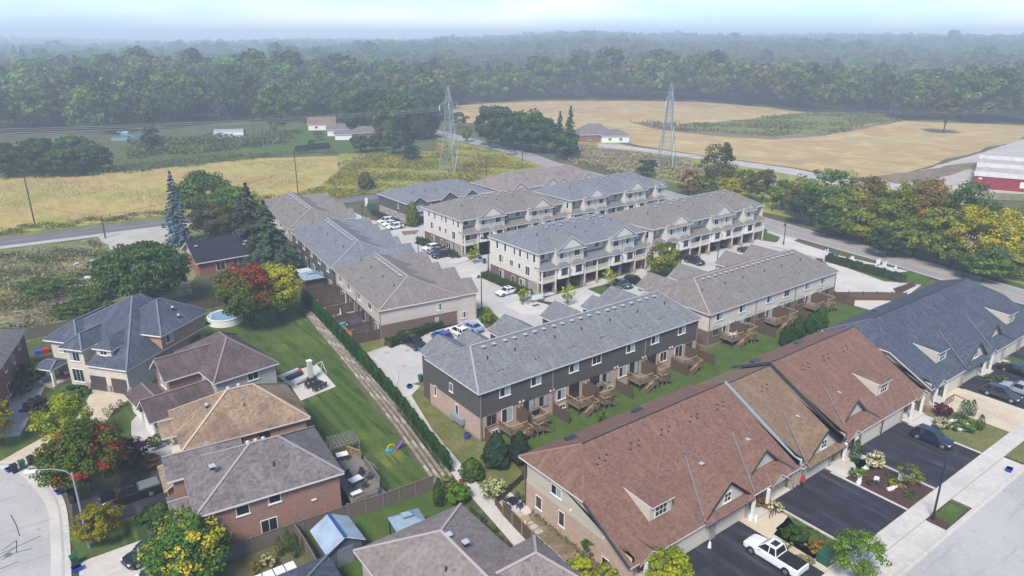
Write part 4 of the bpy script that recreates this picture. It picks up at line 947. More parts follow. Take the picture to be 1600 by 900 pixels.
# ---- two storey rows along the left road
def front_row(label, X, Y, L, D, ze, zr, sid, roofm, gabs, brk='stone_mix'):
    t = thing('townhouse_row', label, 'townhouse', X, Y, 0, 0)
    MB().box(0, L, 0, D, 0, 2.6).build('wall', brk, t); MB().box(-.05, L + .05, -.05, D + .05, 2.6, ze).build('siding', sid, t)
    r = MB(); hip(r, -.45, L + .45, -.45, D + .45, ze + .1, zr, 'x', D * .42, D * .42)
    ridge_cap(r, (D * .42, D / 2, zr), (L - D * .42, D / 2, zr))
    for i, (c, hw, p) in enumerate(gabs):
        zg = ze + hw * .62
        V = dict(a=(c - hw, -p - .3, ze + .05), b=(c - hw, D / 2 - 1, ze + .05), c=(c, D / 2 - 1, zg + .25), d=(c, -p - .3, zg + .25), e=(c + hw, D / 2 - 1, ze + .05), f=(c + hw, -p - .3, ze + .05))
        r.roof(V, ['dcba', 'fecd'], .16); MB().box(c - hw + .3, c + hw - .3, -p, .1, 2.6, ze).build('wing_wall', 'siding_blue' if sid == 'siding_dark' else sid, t)
        MB().box(c - hw + .3, c + hw - .3, -p - .6, .1, 0, 2.6).build('wall', brk, t)
        g = MB(); gable_tri(g, (c - hw + .3, -p, ze), (c + hw - .3, -p, ze), (c, -p, zg)); g.build('gable', sid, t)
        garage_door(t, c, -p - .62, .05, 0, min(2.6, hw * 1.2), 2.2, 'garage_dark'); win(t, c, -p - .01, 3.6, 0, 1.9, 1.4, 'slider', 'trim_white', (0, 1))
        win(t, c + hw + 1.2, -.06, 3.6, 0, 1.3, 1.3, 'slider', 'trim_white', (1,)); MB().box(c + hw + .4, c + hw + 1.4, -.1, .02, .1, 2.2).build('entrance_door', 'garage_dark', t)
    for y, z, w, h in ((3, 1, .6, 1.3), (7, .9, .6, 1.4), (11, 1, .6, 1.3), (5, 3.6, .6, 1.2)): win(t, -.06, y, z, R(-90), w, h, 'single', 'trim_white')
    rf = r.build('roof', [roofm, 'fascia', 'soffit', 'cap_' + roofm], t)
    for i in range(int(L / 4)): vent(rf, 6 + i * 3.6, D / 2 + .8, zr - .35); vent(rf, 4 + i * 3.7, D * .25, ze + .1 + (zr - ze) * .52, 'vent_pipe')
    return t
front_row('two storey charcoal sided row with stone base, three white cars before it', 45.8, 100.6, 27, 16.5, 5.6, 8.8, 'siding_dark', 'roof_grey_cool', [(2.9, 2.6, 1.2), (12.5, 2.9, 1.0), (19.5, 2.6, 1.2)])
front_row('two storey taupe roofed row with pale gables, between the charcoal row and the road junction', 75.5, 98.5, 38, 16, 5.7, 9.0, 'siding_beige', 'roof_mauve', [(5, 3.2, 1.2), (17, 3.2, 1.2), (21, 2.6, 1.6), (31, 3.2, 1.2)])

# ------------------------------------------------------------ the bungalow rows along the street
GZ0, GS = 2.75, .523           # front eave height and front slope
zf = lambda v: GZ0 + GS * (v + 29.0)
VR, ZR = -18.0, GZ0 + GS * 11.0
def bungalow_row(label, u0, u1, roofm, hip_left=False, hip_right=False, sid='siding_sand', drop=0, shed=(), gab=(), small=(), porch=(), doors=(), opens=(), wall_left=False, wins=True, front=-28.72, back=-13.3, X=0, porches=()):
    t = thing('bungalow_row', label, 'bungalow row', u0, -29, 0, 0); dx, dy = -u0, 29
    L = u1 - u0
    def b_(*a): return MB().box(a[0] + dx, a[1] + dx, a[2] + dy, a[3] + dy, a[4], a[5], *a[6:])
    we = u0 + (.45 if hip_left else .15); wr = u1 - (.45 if hip_right else .15)
    # walls follow the roof: five sided side walls
    for x0, x1 in ((we, we + .25), (wr - .25, wr)):
        m = MB(); pr = [(a_, min(b_z, b_z + (drop if b_z > 3.4 else 0))) for a_, b_z in [(front, 3.4), (back, 3.4), (back, 5.65), (VR, 5.75 if (hip_left and x0 == we) or (hip_right and x0 != we) else ZR - .35 + drop), (-22.6, zf(-22.6) - .3), (front, zf(front) - .25)]]
        k = len(m.v); m.v += [(x0 + dx, y + dy, z) for y, z in pr] + [(x1 + dx, y + dy, z) for y, z in pr]
        pr = pr; n = len(pr)
        m.f += [tuple(range(n)), tuple(range(2 * n - 1, n - 1, -1))] + [(i, n + i, n + (i + 1) % n, (i + 1) % n) for i in range(n)]; m.mi += [0] * (n + 2)
        m.f = [tuple(reversed(f)) for f in m.f]
        m.build('siding', sid, t)
        b_(x0 - .02 if x0 == we else x0, x1 if x0 == we else x1 + .02, front, back, 0, 3.0 if x0 == we else 3.0).build('wall', 'brick_tan', t)
        b_(x0 - .01 if x0 == we else x0, x1 if x0 == we else x1 + .01, front, back, 3.0, 3.4).build('siding', sid, t)
    b_(we, wr, back - .25, back, 0, 5.7).build('wall', 'brick_tan', t)
    b_(we + .3, wr - .3, front + .9, front + 1.1, 0, 2.6).build('wall', 'brick_tan', t)
    z0 = drop
    r = MB(); bk = (-12.6, 5.85)
    V = dict(a=(u0, -29, GZ0), b=(u1, -29, GZ0), m=(u0, -22.75, zf(-22.75)), n=(u1, -22.75, zf(-22.75)), c=(u1, -12.6, 5.85), d=(u0, -12.6, 5.85),
             e=(u0 + (3.9 if hip_left else 0), VR, ZR), f=(u1 - (3.9 if hip_right else 0), VR, ZR))
    V = {k: (p[0] + dx, p[1] + dy, p[2] + z0) for k, p in V.items()}
    F = ['amefnb'[::-1], 'efcd'[::-1] ]
    F = ['abnfem', 'cdef']
    if hip_left: F.append('dme')
    if hip_right: F.append('ncf')
    r.roof(V, F, .2)
    ridge_cap(r, (V['e'][0], V['e'][1], V['e'][2] + .02), (V['f'][0], V['f'][1], V['f'][2] + .0), .12, 3)
    if hip_left:
        ridge_cap(r, V['m'], V['e'], .2, 0); ridge_cap(r, V['d'], V['e'], .2, 4)
    # cross roofs over the garages, each ending in a gable: 'w' at the eave with a window, 's' set back and smaller
    xr = MB()
    for (c, hw, kind) in list((g[0], 3.7, 'w') for g in gab) + list((g[0], 3.55, 's') for g in small):
        zt = 5.85; yb = -29 + (zt - GZ0) / GS; o3 = lambda x, y, z: (x + dx, y + dy, z + z0)
        if kind == 'w':
            gf = -28.6; wa = 3.15; zl = 3.2; zw = 3.2
            Vv = dict(a=o3(c - hw, -28.95, 2.93), d=o3(c, -28.95, zt), b=o3(c, yb, zt), f=o3(c + hw, -28.95, 2.93)); FF = ['adb', 'dfb']
            sk = dict(a=o3(c - hw - .15, -29.4, 2.72), b=o3(c + hw + .15, -29.4, 2.72), c=o3(c + hw - .2, -28.55, 3.3), d=o3(c - hw + .2, -28.55, 3.3)); xr.roof(sk, ['abcd'], .14)
        else:
            gf = -27.2; wa = 2.15; zl = 3.9; zw = 3.9
            Vv = dict(a=o3(c - hw, -28.85, 2.9), g=o3(c - 2.4, -27.45, 3.88), d=o3(c, -27.45, zt), b=o3(c, yb, zt), h=o3(c + 2.4, -27.45, 3.88), f=o3(c + hw, -28.85, 2.9)); FF = ['agdb', 'dhfb']
        Vv = {k: (p[0], p[1], p[2] + .06) for k, p in Vv.items()}
        xr.roof(Vv, FF, .16)
        MB().bar((Vv['a'][0], Vv['a'][1], Vv['a'][2] + .03), (Vv['b'][0], Vv['b'][1], Vv['b'][2] + .03), .13, .05).build('valley_flashing', 'metal_grey', t)
        gg = MB(); gable_tri(gg, o3(c - wa, gf, zl - .12), o3(c + wa, gf, zl - .12), o3(c, gf, zt - .2), .2); gg.build('gable', 'siding_beige', t)
        rk = MB()
        for s_ in (-1, 1): rk.bar(o3(c + s_ * (wa + .25), gf - .3, zl - .12), o3(c, gf - .3, zt + .0), .1, .2)
        rk.build('gable_trim', 'fascia_dark', t)
        if kind == 'w': win(t, c + dx, gf - .02 + dy, zl + z0 + .3, 0, 1.1, 1.1, 'grid', 'trim_white', (), True)
    if xr.v: xr.build('cross_roof', [roofm, 'fascia_dark', 'soffit'], t)
    for (c, hw) in shed:
        zt = zf(-23.1) + .06; yt = -23.1; yf = -26.6; zt2 = zt - .22
        Vv = dict(a=(c - hw, yf - .3, zt2), b=(c + hw, yf - .3, zt2), c=(c + hw, yt, zt), d=(c - hw, yt, zt)); Vv = {k: (p[0] + dx, p[1] + dy, p[2] + z0) for k, p in Vv.items()}
        r.roof(Vv, ['abcd'], .14)
        dm = MB(); w2 = hw - .12
        for s in (-1, 1):
            x = c + s * w2
            gable_tri(dm, *([(x + dx, yf + dy, zf(yf) + z0 - .1), (x + dx, yf + dy, zt2 - .12 + z0), (x + dx, yt + dy, zt - .1 + z0)] if s > 0 else [(x + dx, yf + dy, zt2 - .12 + z0), (x + dx, yf + dy, zf(yf) + z0 - .1), (x + dx, yt + dy, zt - .1 + z0)]), .1)
        dm.box(c - w2 + dx, c + w2 + dx, yf + dy, yf + .12 + dy, zf(yf) - .15 + z0, zt2 - .1 + z0); dm.build('dormer', 'siding_beige', t)
        win(t, c + dx, yf - .02 + dy, zf(yf) + .12 + z0, 0, 1.7, 1.25, 'grid3', 'trim_white', (), False)
    for (c, hw) in porch:   # small gablets right over the porches
        zt = GZ0 + .95; yb = -29 + (zt - GZ0) / GS
        Vv = dict(a=(c - hw, -29.35, GZ0 - .05), d=(c, -29.35, zt), b=(c, yb, zt), f=(c + hw, -29.35, GZ0 - .05)); Vv = {k: (p[0] + dx, p[1] + dy, p[2] + z0 + .04) for k, p in Vv.items()}
        r.roof(Vv, ['adb', 'dfb'], .14)
        gg = MB(); gable_tri(gg, (c - hw * .8 + dx, -29.2 + dy, GZ0 - .1), (c + hw * .8 + dx, -29.2 + dy, GZ0 - .1), (c + dx, -29.2 + dy, zt - .12), .12); gg.build('gable', sid, t)
    rf = r.build('roof', [roofm, 'fascia', 'soffit', 'metal_dark', 'cap_' + roofm], t)
    for (c, w) in doors:
        b_(c - w / 2 - .4, c + w / 2 + .4, front + .02, front + .3, 2.25, 2.6).build('garage_lintel', sid, t)
        garage_door(t, c + dx, front + .12 + dy, .1, 0, w, 2.15)
        for s in (-1, 1): b_(c + s * (w / 2 + .22) - .2, c + s * (w / 2 + .22) + .2, front - .04, front + .5, 0, 2.25).build('pier', 'stone_mix', t)
    for (c, w) in opens:
        b_(c - w / 2, c + w / 2, front + .88, front + .9, 0, .01)
        for s in (-1, 1): b_(c + s * (w / 2 + .15) - .15, c + s * (w / 2 + .15) + .15, front - .04, front + .5, 0, 2.6).build('pier', 'stone_mix', t)
        b_(c - w / 2, c + w / 2, front + .02, front + 1.0, 0, .08).build('garage_floor', 'concrete', t)
    for (c, w) in porches:
        b_(c - w / 2, c + w / 2, front - .9, front + .95, 0, .3).build('porch_floor', 'concrete', t)
        for s in (-1, 1):
            b_(c + s * w * .42 - .14, c + s * w * .42 + .14, front - .6, front - .32, .3, GZ0 - .15).build('porch_column', 'trim_white', t)
        b_(c - .5, c + .5, front + .8, front + .9, .3, 2.35).build('front_door', 'garage_brown', t); win(t, c + 1.1, front + .88 + dy - dy if False else front + .88 + dy, .9, 0, .01, .01) if False else None
    q = [(-17.0 - .9, .25)]
    for i in range(int(L / 5)):
        x = 4 + i * 4.6
        for k in range(4): vent(rf, x + k * .55 + rnd.uniform(-.1, .1), -20.3 + dy + (k % 2) * .45, zf(-20.3 + (k % 2) * .45) + z0, 'exhaust_cap')
    for (x, v) in [(c - 0.1, -24.9) for c, _ in list(gab) + list(small)]:
        vent(rf, x + dx + .9, -24.6 + dy, zf(-24.6) + z0 + .32, 'roof_vent', .85)
    if wall_left:
        for v, z, w, h in ((-15.6, .9, 1.0, 1.5), (-19.2, 1.0, .9, 1.7), (-18.3, 4.0, 1.6, 1.15), (-25.5, .4, 1.0, .9)): win(t, we + dx - .03, v + dy, z, R(-90), w, h, 'slider' if w > 1 else 'single', 'trim_white', (1,) if w > 1.1 else ())
        downpipe(t, we + dx - .07, back + dy - .1, .1, 5.6, 'garage_brown')
        wall_lamp(t, we + dx, -20.5 + dy, 3.6, R(-90)); wall_lamp(t, we + dx, -25.2 + dy, 3.4, R(-90))
        vent(rf, 1.7, -19.7 + dy, zf(-19.7) - 1.1, 'vent_pipe', 1.6)
    return t, rf
g1, rfg1 = bungalow_row('rose-brown shingled bungalow row, nearest one, whose left side wall shows pink brick below cream siding', -3.75, 22.75, 'roof_rose', True, False, wall_left=True,
    shed=[(2.6, 1.55)], gab=[(10.1, 3.9)], small=[(17.9, 3.2)], porch=[(-1.4, 1.5), (18.3, 1.5)], doors=[(5.3, 4.8), (11.0, 4.8)], opens=[(19.7, 3.9)], porches=[(15.2, 3.0), (-1.0, 2.2)])
g2, rfg2 = bungalow_row('narrow golden-brown shingled bungalow between the two rose-brown ones', 22.95, 31.6, 'roof_brown', sid='siding_beige', drop=-.35, gab=[(27.4, 3.9)], doors=[(26.6, 4.8)])
g3, rfg3 = bungalow_row('rose-brown shingled bungalow row next to the slate roof, dark car on its drive', 31.8, 51.6, 'roof_rose', shed=[(44.2, 1.5)], small=[(36.2, 3.2)], gab=[], porch=[(33.3, 1.6), (50.0, 1.6)], doors=[(38.2, 4.6), (43.4, 4.6)], porches=[(32.6, 2.8), (48.9, 3.2)])
g4, rfg4 = bungalow_row('slate blue shingled bungalow row farthest along the street at the right', 52.9, 91.5, 'roof_slate', True, True, shed=[(60.4, 1.5), (84.3, 1.5)], gab=[(66.8, 3.9)], small=[(76.3, 3.4)], porch=[(55.2, 1.7), (71.6, 1.6)], doors=[(60.5, 4.6), (66.0, 4.6), (74.5, 4.6), (80.2, 4.6), (86.4, 4.6)], porches=[(55.5, 3.4), (70.5, 3.0)])
bb = MB(); bb.bar((22.85 + 3.75, 29 - 29.0, GZ0 + .05), (22.85 + 3.75, 29 - 18.0, ZR + .05), .4, .12); bb.build('rake_flashing', 'galvanised', g1)
bb = MB(); bb.bar((-.1, 29 - 29.0, GZ0 + .02), (-.1, 29 - 18.0, ZR + .02), .16, .3); bb.bar((-.1, 29 - 12.6, 5.87), (-.1, 29 - 18.0, ZR + .02), .16, .3); bb.build('rake_trim', 'fascia_dark', g3)
bb = MB(); bb.bar((-.12, 29 - 29.0, GZ0), (-.12, 29 - 22.75, zf(-22.75)), .14, .26); bb.build('rake_trim', 'fascia_dark', g1)
# skylights of the rear slope
for (rf, u, L) in ((rfg1, 5.5, 1), (rfg1, 15.5, 1), (rfg3, 2, 1), (rfg3, 12, 1), (rfg4, 12, 1)):
    MB().box(-.7, .7, -.4, .4, 0, .14).build('skylight', 'glass_dark', rf, (u, 29 - 14.6, 5.85 + .6 * 1.75 + .0))

# ------------------------------------------------------------ the houses at the left
def roofed(name, label, X, Y, rz, boxes, roofs, roofm, cat='house', fas='fascia', caps=(), found=True):
    """boxes: (x0,x1,y0,y1,z0,z1,mat,partname); roofs: (x0,x1,y0,y1,z,zr,axis,ia,ib)"""
    t = thing(name, label, cat, X, Y, 0, rz)
    for i, q in enumerate(boxes): MB().box(*q[:6]).build(q[7] if len(q) > 7 else 'wall', q[6], t)
    r = MB()
    for q in roofs: hip(r, *q)
    for q in roofs:
        x0, x1, y0, y1, z, zr, ax, ia, ib = q
        if ax == 'x':
            h = (y1 - y0) / 2; ia = h if ia is None else ia; ib = h if ib is None else ib; m = (y0 + y1) / 2
            e, f = (x0 + ia, m, zr + .03), (x1 - ib, m, zr + .03); cs = ([(x0, y0), (x0, y1)] if ia else [], [(x1, y0), (x1, y1)] if ib else [])
        else:
            h = (x1 - x0) / 2; ia = h if ia is None else ia; ib = h if ib is None else ib; m = (x0 + x1) / 2
            e, f = (m, y0 + ia, zr + .03), (m, y1 - ib, zr + .03); cs = ([(x0, y0), (x1, y0)] if ia else [], [(x0, y1), (x1, y1)] if ib else [])
        ridge_cap(r, e, f, .26)
        for (cx, cy) in cs[0]: ridge_cap(r, (cx, cy, z + .03), e, .24)
        for (cx, cy) in cs[1]: ridge_cap(r, (cx, cy, z + .03), f, .24)
    rf = r.build('roof', [roofm, fas, 'soffit', 'cap_' + roofm], t)
    return t, rf
# brick house with ash grey roof (front left)
rz4 = R(-6)
h4, rh4 = roofed('brick_house', 'brick house with ash grey shingles and a raised deck holding a fire table', *G(538, 737, 5.6), rz4,
    [(-13.7, -.45, .45, 10.2, 0, 5.45, 'brick_rose'), (-15.4, -13.7, 5.2, 8.8, 0, 2.7, 'brick_buff')],
    [(-14.1, 0, 0, 10.6, 5.5, 8.5, 'x', 6.3, 5.0), (-15.9, -13.3, 4.6, 9.4, 2.6, 3.4, 'x', 0, 0), (-15.6, -8, 7.4, 11.4, 5.45, 7.2, 'x', 0, 0)], 'roof_ash')
MB().box(-15.0, -10, 7.8, 11.0, 0, 5.4).build('wall', 'brick_rose', h4)
MB().box(-14.6, -13.6, .8, 3.8, 0, 2.4).build('wall', 'siding_grey', h4)
for x, z, w, hh in ((-10.0 + .1, 3.95, 1.25, 1.05), (-6.9, 4.2, 1.2, .95), (-7.7, .9, 1.6, 1.75)): win(h4, x, .44, z, 0, w, hh, 'slider' if hh > 1.2 else 'single', 'trim_white', (), True)
MB().box(-.25, .25, -.14, 0, -.06, .06).build('wall_vent', 'trim_white', h4, (-3.2, .44, 3.2))
for i in range(3): vent(rh4, -7.9 + i * .75, 5.6, 8.35, 'turbine_vent')
vent(rh4, -11.6, 4.3, 7.6, 'roof_vent', 1.1); vent(rh4, -6.2, 2.6, 6.95, 'vent_pipe'); vent(rh4, -5.6, 6.2, 8.1, 'vent_pipe')
# tan shingle house
h3, rh3 = roofed('tan_roof_house', 'house with blotchy tan hipped shingles between the plum roof and ash grey roof', *G(485, 651, 5.6), R(-5),
    [(-13.4, -.45, .45, 9.8, 0, 5.45, 'brick_buff'), (-15.8, -13.3, -1.6, 3.0, 0, 2.7, 'brick_buff'), (-14.4, -13.3, 3.2, 7.4, 0, 2.8, 'stucco')],
    [(-13.8, 0, 0, 10.2, 5.5, 8.9, 'x', 6.0, 4.9), (-16.2, -13.2, -2.0, 3.2, 2.6, 3.5, 'y', 0, 1), (-15.2, -11.0, 6.0, 9.6, 4.4, 5.6, 'x', 0, 0)], 'roof_tan')
for x in (-5.2, -8.1): win(h3, x, .44, 4.05, 0, 1.1, 1.15, 'single', 'metal_dark')
vent(rh3, -7.6, 5.4, 8.8, 'turbine_vent', 1.3); vent(rh3, -6.4, 5.6, 8.8, 'turbine_vent', 1.3); vent(rh3, -10.2, 4.4, 7.9, 'turbine_vent', 1.3); vent(rh3, -6.5, 3, 7.3, 'vent_pipe'); vent(rh3, -15.4, 1.0, 3.2, 'vent_pipe')
# plum roofed house with a gable and a garage wing
h2, rh2 = roofed('plum_roof_house', 'beige sided house with plum brown roof, arched gable window and long garage wing', *G(436, 566, 5.6), R(7),
    [(-8.5, -.4, .4, 13.0, 0, 5.45, 'siding_grey'), (-12.6, -8.4, 5.2, 9.9, 0, 5.4, 'brick_rose'), (-16.3, -8.2, .6, 4.8, 0, 2.9, 'siding_grey'), (-16.0, -12, 4.8, 11.0, 0, 2.4, 'siding_grey')],
    [(-8.9, 0, 0, 13.4, 5.5, 8.9, 'y', 5.4, 5.6), (-13.3, -5.5, 4.8, 10.3, 5.5, 7.7, 'x', 0, 0), (-17.0, -6.5, .2, 5.2, 2.9, 5.0, 'x', 0, 0), (-16.6, -12.0, 4.6, 11.4, 2.5, 3.3, 'y', 0, 0)], 'roof_plum')
g = MB(); gable_tri(g, (-12.6, 9.9, 5.3), (-12.6, 5.2, 5.3), (-12.6, 7.55, 7.45)); gable_tri(g, (-16.3, 4.8, 2.8), (-16.3, .6, 2.8), (-16.3, 2.7, 4.75)); g.build('gable', 'siding_grey', h2)
win(h2, -12.65, 7.3, 3.7, R(-90), 2.0, 2.0, 'grid3', 'trim_white', (0, 1, 2, 3, 4, 5)); win(h2, -3.6, .38, 4.1, 0, 1.5, 1.15, 'slider', 'trim_white')
win(h2, -16.33, 2.7, 3.0, R(-90), .9, .7, 'grid', 'trim_white'); garage_door(h2, -16.36, 2.7, .1, R(-90), 3.4, 2.3, 'trim_white'); garage_door(h2, -16.06, 8.4, .1, R(-90), 3.4, 2.2, 'trim_white')
vent(rh2, -4.4, 10.8, 7.3, 'vent_pipe'); vent(rh2, -3.2, 9.6, 7.0, 'vent_pipe')
# big blue-grey house: local x runs away from the garages, y to the left along the front
h1, rh1 = roofed('stone_house', 'large stone and stucco house with dark blue-grey hipped roofs and two brown garage doors', -32.1, 38.6, R(38),
    [(.4, 16.6, .4, 7, 0, 3.9, 'brick_buff'), (7.2, 16.9, .05, 7, 3.9, 6.3, 'brick_buff'), (.38, 6.0, .38, 7.2, 0, 3.8, 'stucco'), (2.7, 17.0, 7.0, 15.3, 0, 5.85, 'stucco'), (.9, 3.0, 7.8, 10.9, 0, 5.9, 'stucco')],
    [(6.7, 17.5, -.5, 9.4, 6.35, 9.5, 'x', 5.6, 4.4), (2.1, 11, 9.8, 15.9, 5.9, 8.1, 'x', 3.0, 0), (.3, 6.5, 7.3, 11.3, 5.95, 7.5, 'x', 2.0, 0), (-.9, 2.8, 12.2, 15.4, 2.9, 3.5, 'y', .8, .8)], 'roof_blue', fas='trim_white')
r = MB(); V = dict(a=(0, 0, 3.95), b=(18, 0, 3.95), c=(18, 16, 5.9), d=(2.1, 16, 5.9), e=(11.5, 8, 10.1), f=(13, 8, 10.1), g=(0, 6.8, 3.95), h=(3.5, 6.8, 5.82)); r.roof(V, ['abfe', 'aehg', 'hed', 'defc', 'bcf'], .2)
ridge_cap(r, V['a'], V['e'], .24); ridge_cap(r, V['e'], V['d'], .24); hip(r, 1.4, 7.0, 3.4, 6.7, 5.95, 7.3, 'x', 1.7, 0); r.build('main_roof', ['roof_blue', 'trim_white', 'soffit', 'cap_roof_blue'], h1)
MB().box(1.75, 5.0, 3.8, 6.3, 4.6, 5.9).build('dormer', 'stucco', h1)
win(h1, 1.73, 5.05, 4.95, R(-90), 1.2, .85, 'slider', 'trim_white'); win(h1, .88, 9.35, 3.9, R(-90), 1.8, 1.4, 'triple', 'trim_white', (0,)); win(h1, .88, 9.35, .7, R(-90), 2.0, 2.0, 'triple', 'trim_white'); win(h1, 2.68, 13.2, 3.9, R(-90), 1.6, 1.4, 'slider', 'trim_white', (0,))
win(h1, 8.8, .03, 4.6, 0, 1.4, 1.3, 'slider', 'trim_white', (1,)); win(h1, 14.2, .38 - .35, 2.2, 0, 2.0, 1.0, 'single', 'metal_dark')
garage_door(h1, .33, 1.95, .05, R(-90), 2.5, 2.25, 'garage_brown'); garage_door(h1, .33, 5.45, .05, R(-90), 2.6, 2.25, 'garage_brown')
for y in (.35, 3.7, 7.1): MB().box(.15, .5, y - .3, y + .3, 0, 1.1).build('stone_pier', 'stone_mix', h1)
for y in (12.4, 15.0): MB().box(-.7, -.3, y - .15, y + .15, 0, 2.9).build('porch_column', 'trim_white', h1)
MB().box(-.9, 2.6, 12.2, 15.2, 0, .3).build('porch_floor', 'paver', h1)
vent(rh1, 12.6, 2.0, 8.3, 'turbine_vent', 1.1); vent(rh1, 12, .6, 7.4, 'turbine_vent', .8)
# red brick house cut by the left edge
h0, rh0 = roofed('red_brick_house', 'red brick house with grey roof cut by the left edge of the picture', -42.2, 57.6, R(-16),
    [(-12, 0, -24, 0, 0, 6.3, 'brick_red')], [(-12.5, .4, -24.4, .4, 6.2, 9.6, 'y', 6, 6)], 'roof_ash')
for y, z, w, hh in ((-3.5, 4.6, .9, 1.1), (-7.0, 3.9, .8, 1.2), (-11, 4.4, .9, 1.3), (-6.5, 1.3, .9, 1.5), (-11.5, 1.2, 1, 1.7)): win(h0, .02, y, z, R(90), w, hh, 'single', 'trim_white')
MB().box(0, 3.2, -22, -1.5, 0, .12).build('side_walk', 'concrete', h0)
vent(rh0, -2.2, -6, 7.3, 'vent_pipe')
# mauve roofed house at the bottom
h5, rh5 = roofed('mauve_roof_house', 'house at the bottom edge with large mauve-grey hipped roof and brown balcony', -18.1, -22, 0,
    [(-5.0, 5.0, -9, 6.2, 0, 5.3, 'siding_grey')], [(-5.5, 5.5, -12, 6.7, 5.4, 8.3, 'y', 5.0, 5.5), (-2.2, 8.2, -9.0, -1.0, 5.35, 7.6, 'x', 0, 3.0)], 'roof_mauve')
MB().box(-6.0, -4.9, .2, 4.2, 2.6, 2.8).box(-6.05, -5.95, .2, 4.2, 2.8, 3.8).box(-6.05, -4.9, 4.1, 4.2, 2.8, 3.8).build('balcony', 'container_red', h5)
vent(rh5, -1.6, -2.2, 7.4, 'vent_pipe'); vent(rh5, .3, .4, 8.2, 'roof_vent'); vent(rh5, .9, -1.2, 8.2, 'roof_vent')
# blue roofed extension at the bottom edge
h6, rh6 = roofed('blue_roof_house', 'low slate blue roofed house corner at the bottom edge with white skylight panels', -28.3, -15.5, R(-2),
    [(-5, 3.2, -5, 3.6, 0, 3.0, 'siding_grey')], [(-6.0, 3.6, -6, 4.0, 3.0, 5.0, 'x', 4.5, 4.5)], 'roof_blue')
for i in range(6): MB().box(-.42, .42, -.5, .5, 0, .08).build('skylight_panel', 'white_panel', rh6, (-4.4 + i * .95, 4.45, 3.0))
# black roofed bungalow behind the spruces
h7, rh7 = roofed('black_roof_bungalow', 'low red brick bungalow with near black gabled roof behind the big spruces', -10.4, 88.3, R(0),
    [(.3, 15, 0, 11.4, 0, 3.0, 'brick_red')], [(-.4, 15.4, -.6, 12, 3.0, 6.2, 'x', 0, 0)], 'roof_black', fas='trim_white')
g = MB(); gable_tri(g, (.3, 11.4, 2.9), (.3, 0, 2.9), (.3, 5.7, 5.9)); gable_tri(g, (15, 0, 2.9), (15, 11.4, 2.9), (15, 5.7, 5.9)); g.build('gable', 'siding_grey', h7)
for x, k in ((4.6, 1.8), ): win(h7, x, -.04, .5, 0, 1.9, 2.0, 'door', 'trim_white', (), False, 'patio_door')
win(h7, 7.6, -.04, .5, 0, 1.2, 2.0, 'single', 'trim_white'); MB().box(7.6, 11, -.05, .02, .3, 2.6).build('wall_panel', 'siding_blue', h7)
MB().box(10.4, 11.6, 6.2, 7.2, 5.2, 7.0).build('chimney', 'brick_red', h7)
for p in ((1.2, 4.0), (.8, 7.6), (11.2, 3.2), (10.6, 2.4), (10.9, 8)): vent(rh7, p[0], p[1], 3.0 + 3.2 * (min(p[1], 11.4 - p[1]) + .6) / 6.3, 'roof_vent', 1.2)
# distant houses and sheds
def small_house(label, x, y, rz, L, D, h, zr, wall, roofm, name='farmhouse', ax='x', ia=0, ib=0, wins=((.3, 0), (.7, 0)), cat='house'):
    t, rf = roofed(name, label, x, y, rz, [(0, L, 0, D, 0, h, wall)], [(-.5, L + .5, -.5, D + .5, h, zr, ax, ia, ib)], roofm, cat)
    if not ia:
        g = MB(); gable_tri(g, (0, D, h - .05), (0, 0, h - .05), (0, D / 2, zr - .3)); gable_tri(g, (L, 0, h - .05), (L, D, h - .05), (L, D / 2, zr - .3)); g.build('gable', wall, t)
    for f, _ in wins: win(t, L * f, -.03, 1, 0, 1.5, 1.2, 'slider', 'trim_white')
    return t
def at(p, f): x, y = G(*p); return f, x, y
def sh(p, label, rz, *a, **k): x, y = G(*p); return small_house(label, x, y, R(rz), *a, **k)
sh((482, 204), 'white garage with brown gabled roof at the back of the far green lawn', -28, 14, 9, 3.4, 6.5, 'trim_white', 'roof_brown')
sh((512, 213), 'small white house with dark gabled roof beside the far garage', -30, 12, 8, 3.2, 5.6, 'trim_white', 'roof_ash')
sh((540, 210), 'red roofed bungalow behind the small white house beyond the meadow', -32, 22, 11, 3.0, 6.6, 'brick_red', 'roof_rose', ia=5, ib=5)
sh((552, 218), 'grey roofed wing of the far red house, beside the dark conifer', -20, 14, 9, 3.0, 5.6, 'brick_red', 'roof_ash', ia=4, ib=4)
sh((524, 219), 'white shed front with a low grey wall before the far lawn houses', -30, 8, 4, 2.8, 3.8, 'trim_white', 'roof_ash', name='shed', cat='shed', wins=())
sh((610, 196), 'pale grey shed with gabled roof just left of the huge dark tree', -35, 8, 8, 3.2, 6, 'siding_grey', 'roof_mauve', name='shed', cat='shed', wins=())
sh((905, 222), 'red brick farmhouse with wide grey hipped roof at the edge of the tan field', -30, 17, 13, 3.4, 7.8, 'brick_red', 'roof_ash', ia=6, ib=6)
sh((940, 223), 'white garage wing of the farmhouse at the edge of the tan field', -34, 13, 11, 3.2, 5.6, 'trim_white', 'roof_ash', ia=5, ib=5)
sh((447, 176), 'white house half hidden by the trees above the far lawn', -25, 10, 8, 4, 7, 'trim_white', 'roof_ash', wins=())
sh((745, 148), 'tiny white house deep in the wood above the clump of big trees', -25, 16, 10, 5, 8, 'trim_white', 'roof_ash', wins=())
x, y = G(334, 215); t = thing('greenhouse', 'long pale polytunnel greenhouse in front of the dark far trees', 'greenhouse', x, y, 0, R(-26))
b = MB(); rings = []
for i in range(9):
    rings.append([(i * 1.75, 4 - 4 * math.cos(math.pi * k / 10), 3.6 * math.sin(math.pi * k / 10)) for k in range(11)])
b.loft(rings, 0); b.poly(rings[0][::-1]); b.poly(rings[-1]); b.build('cover', 'greenhouse', t)
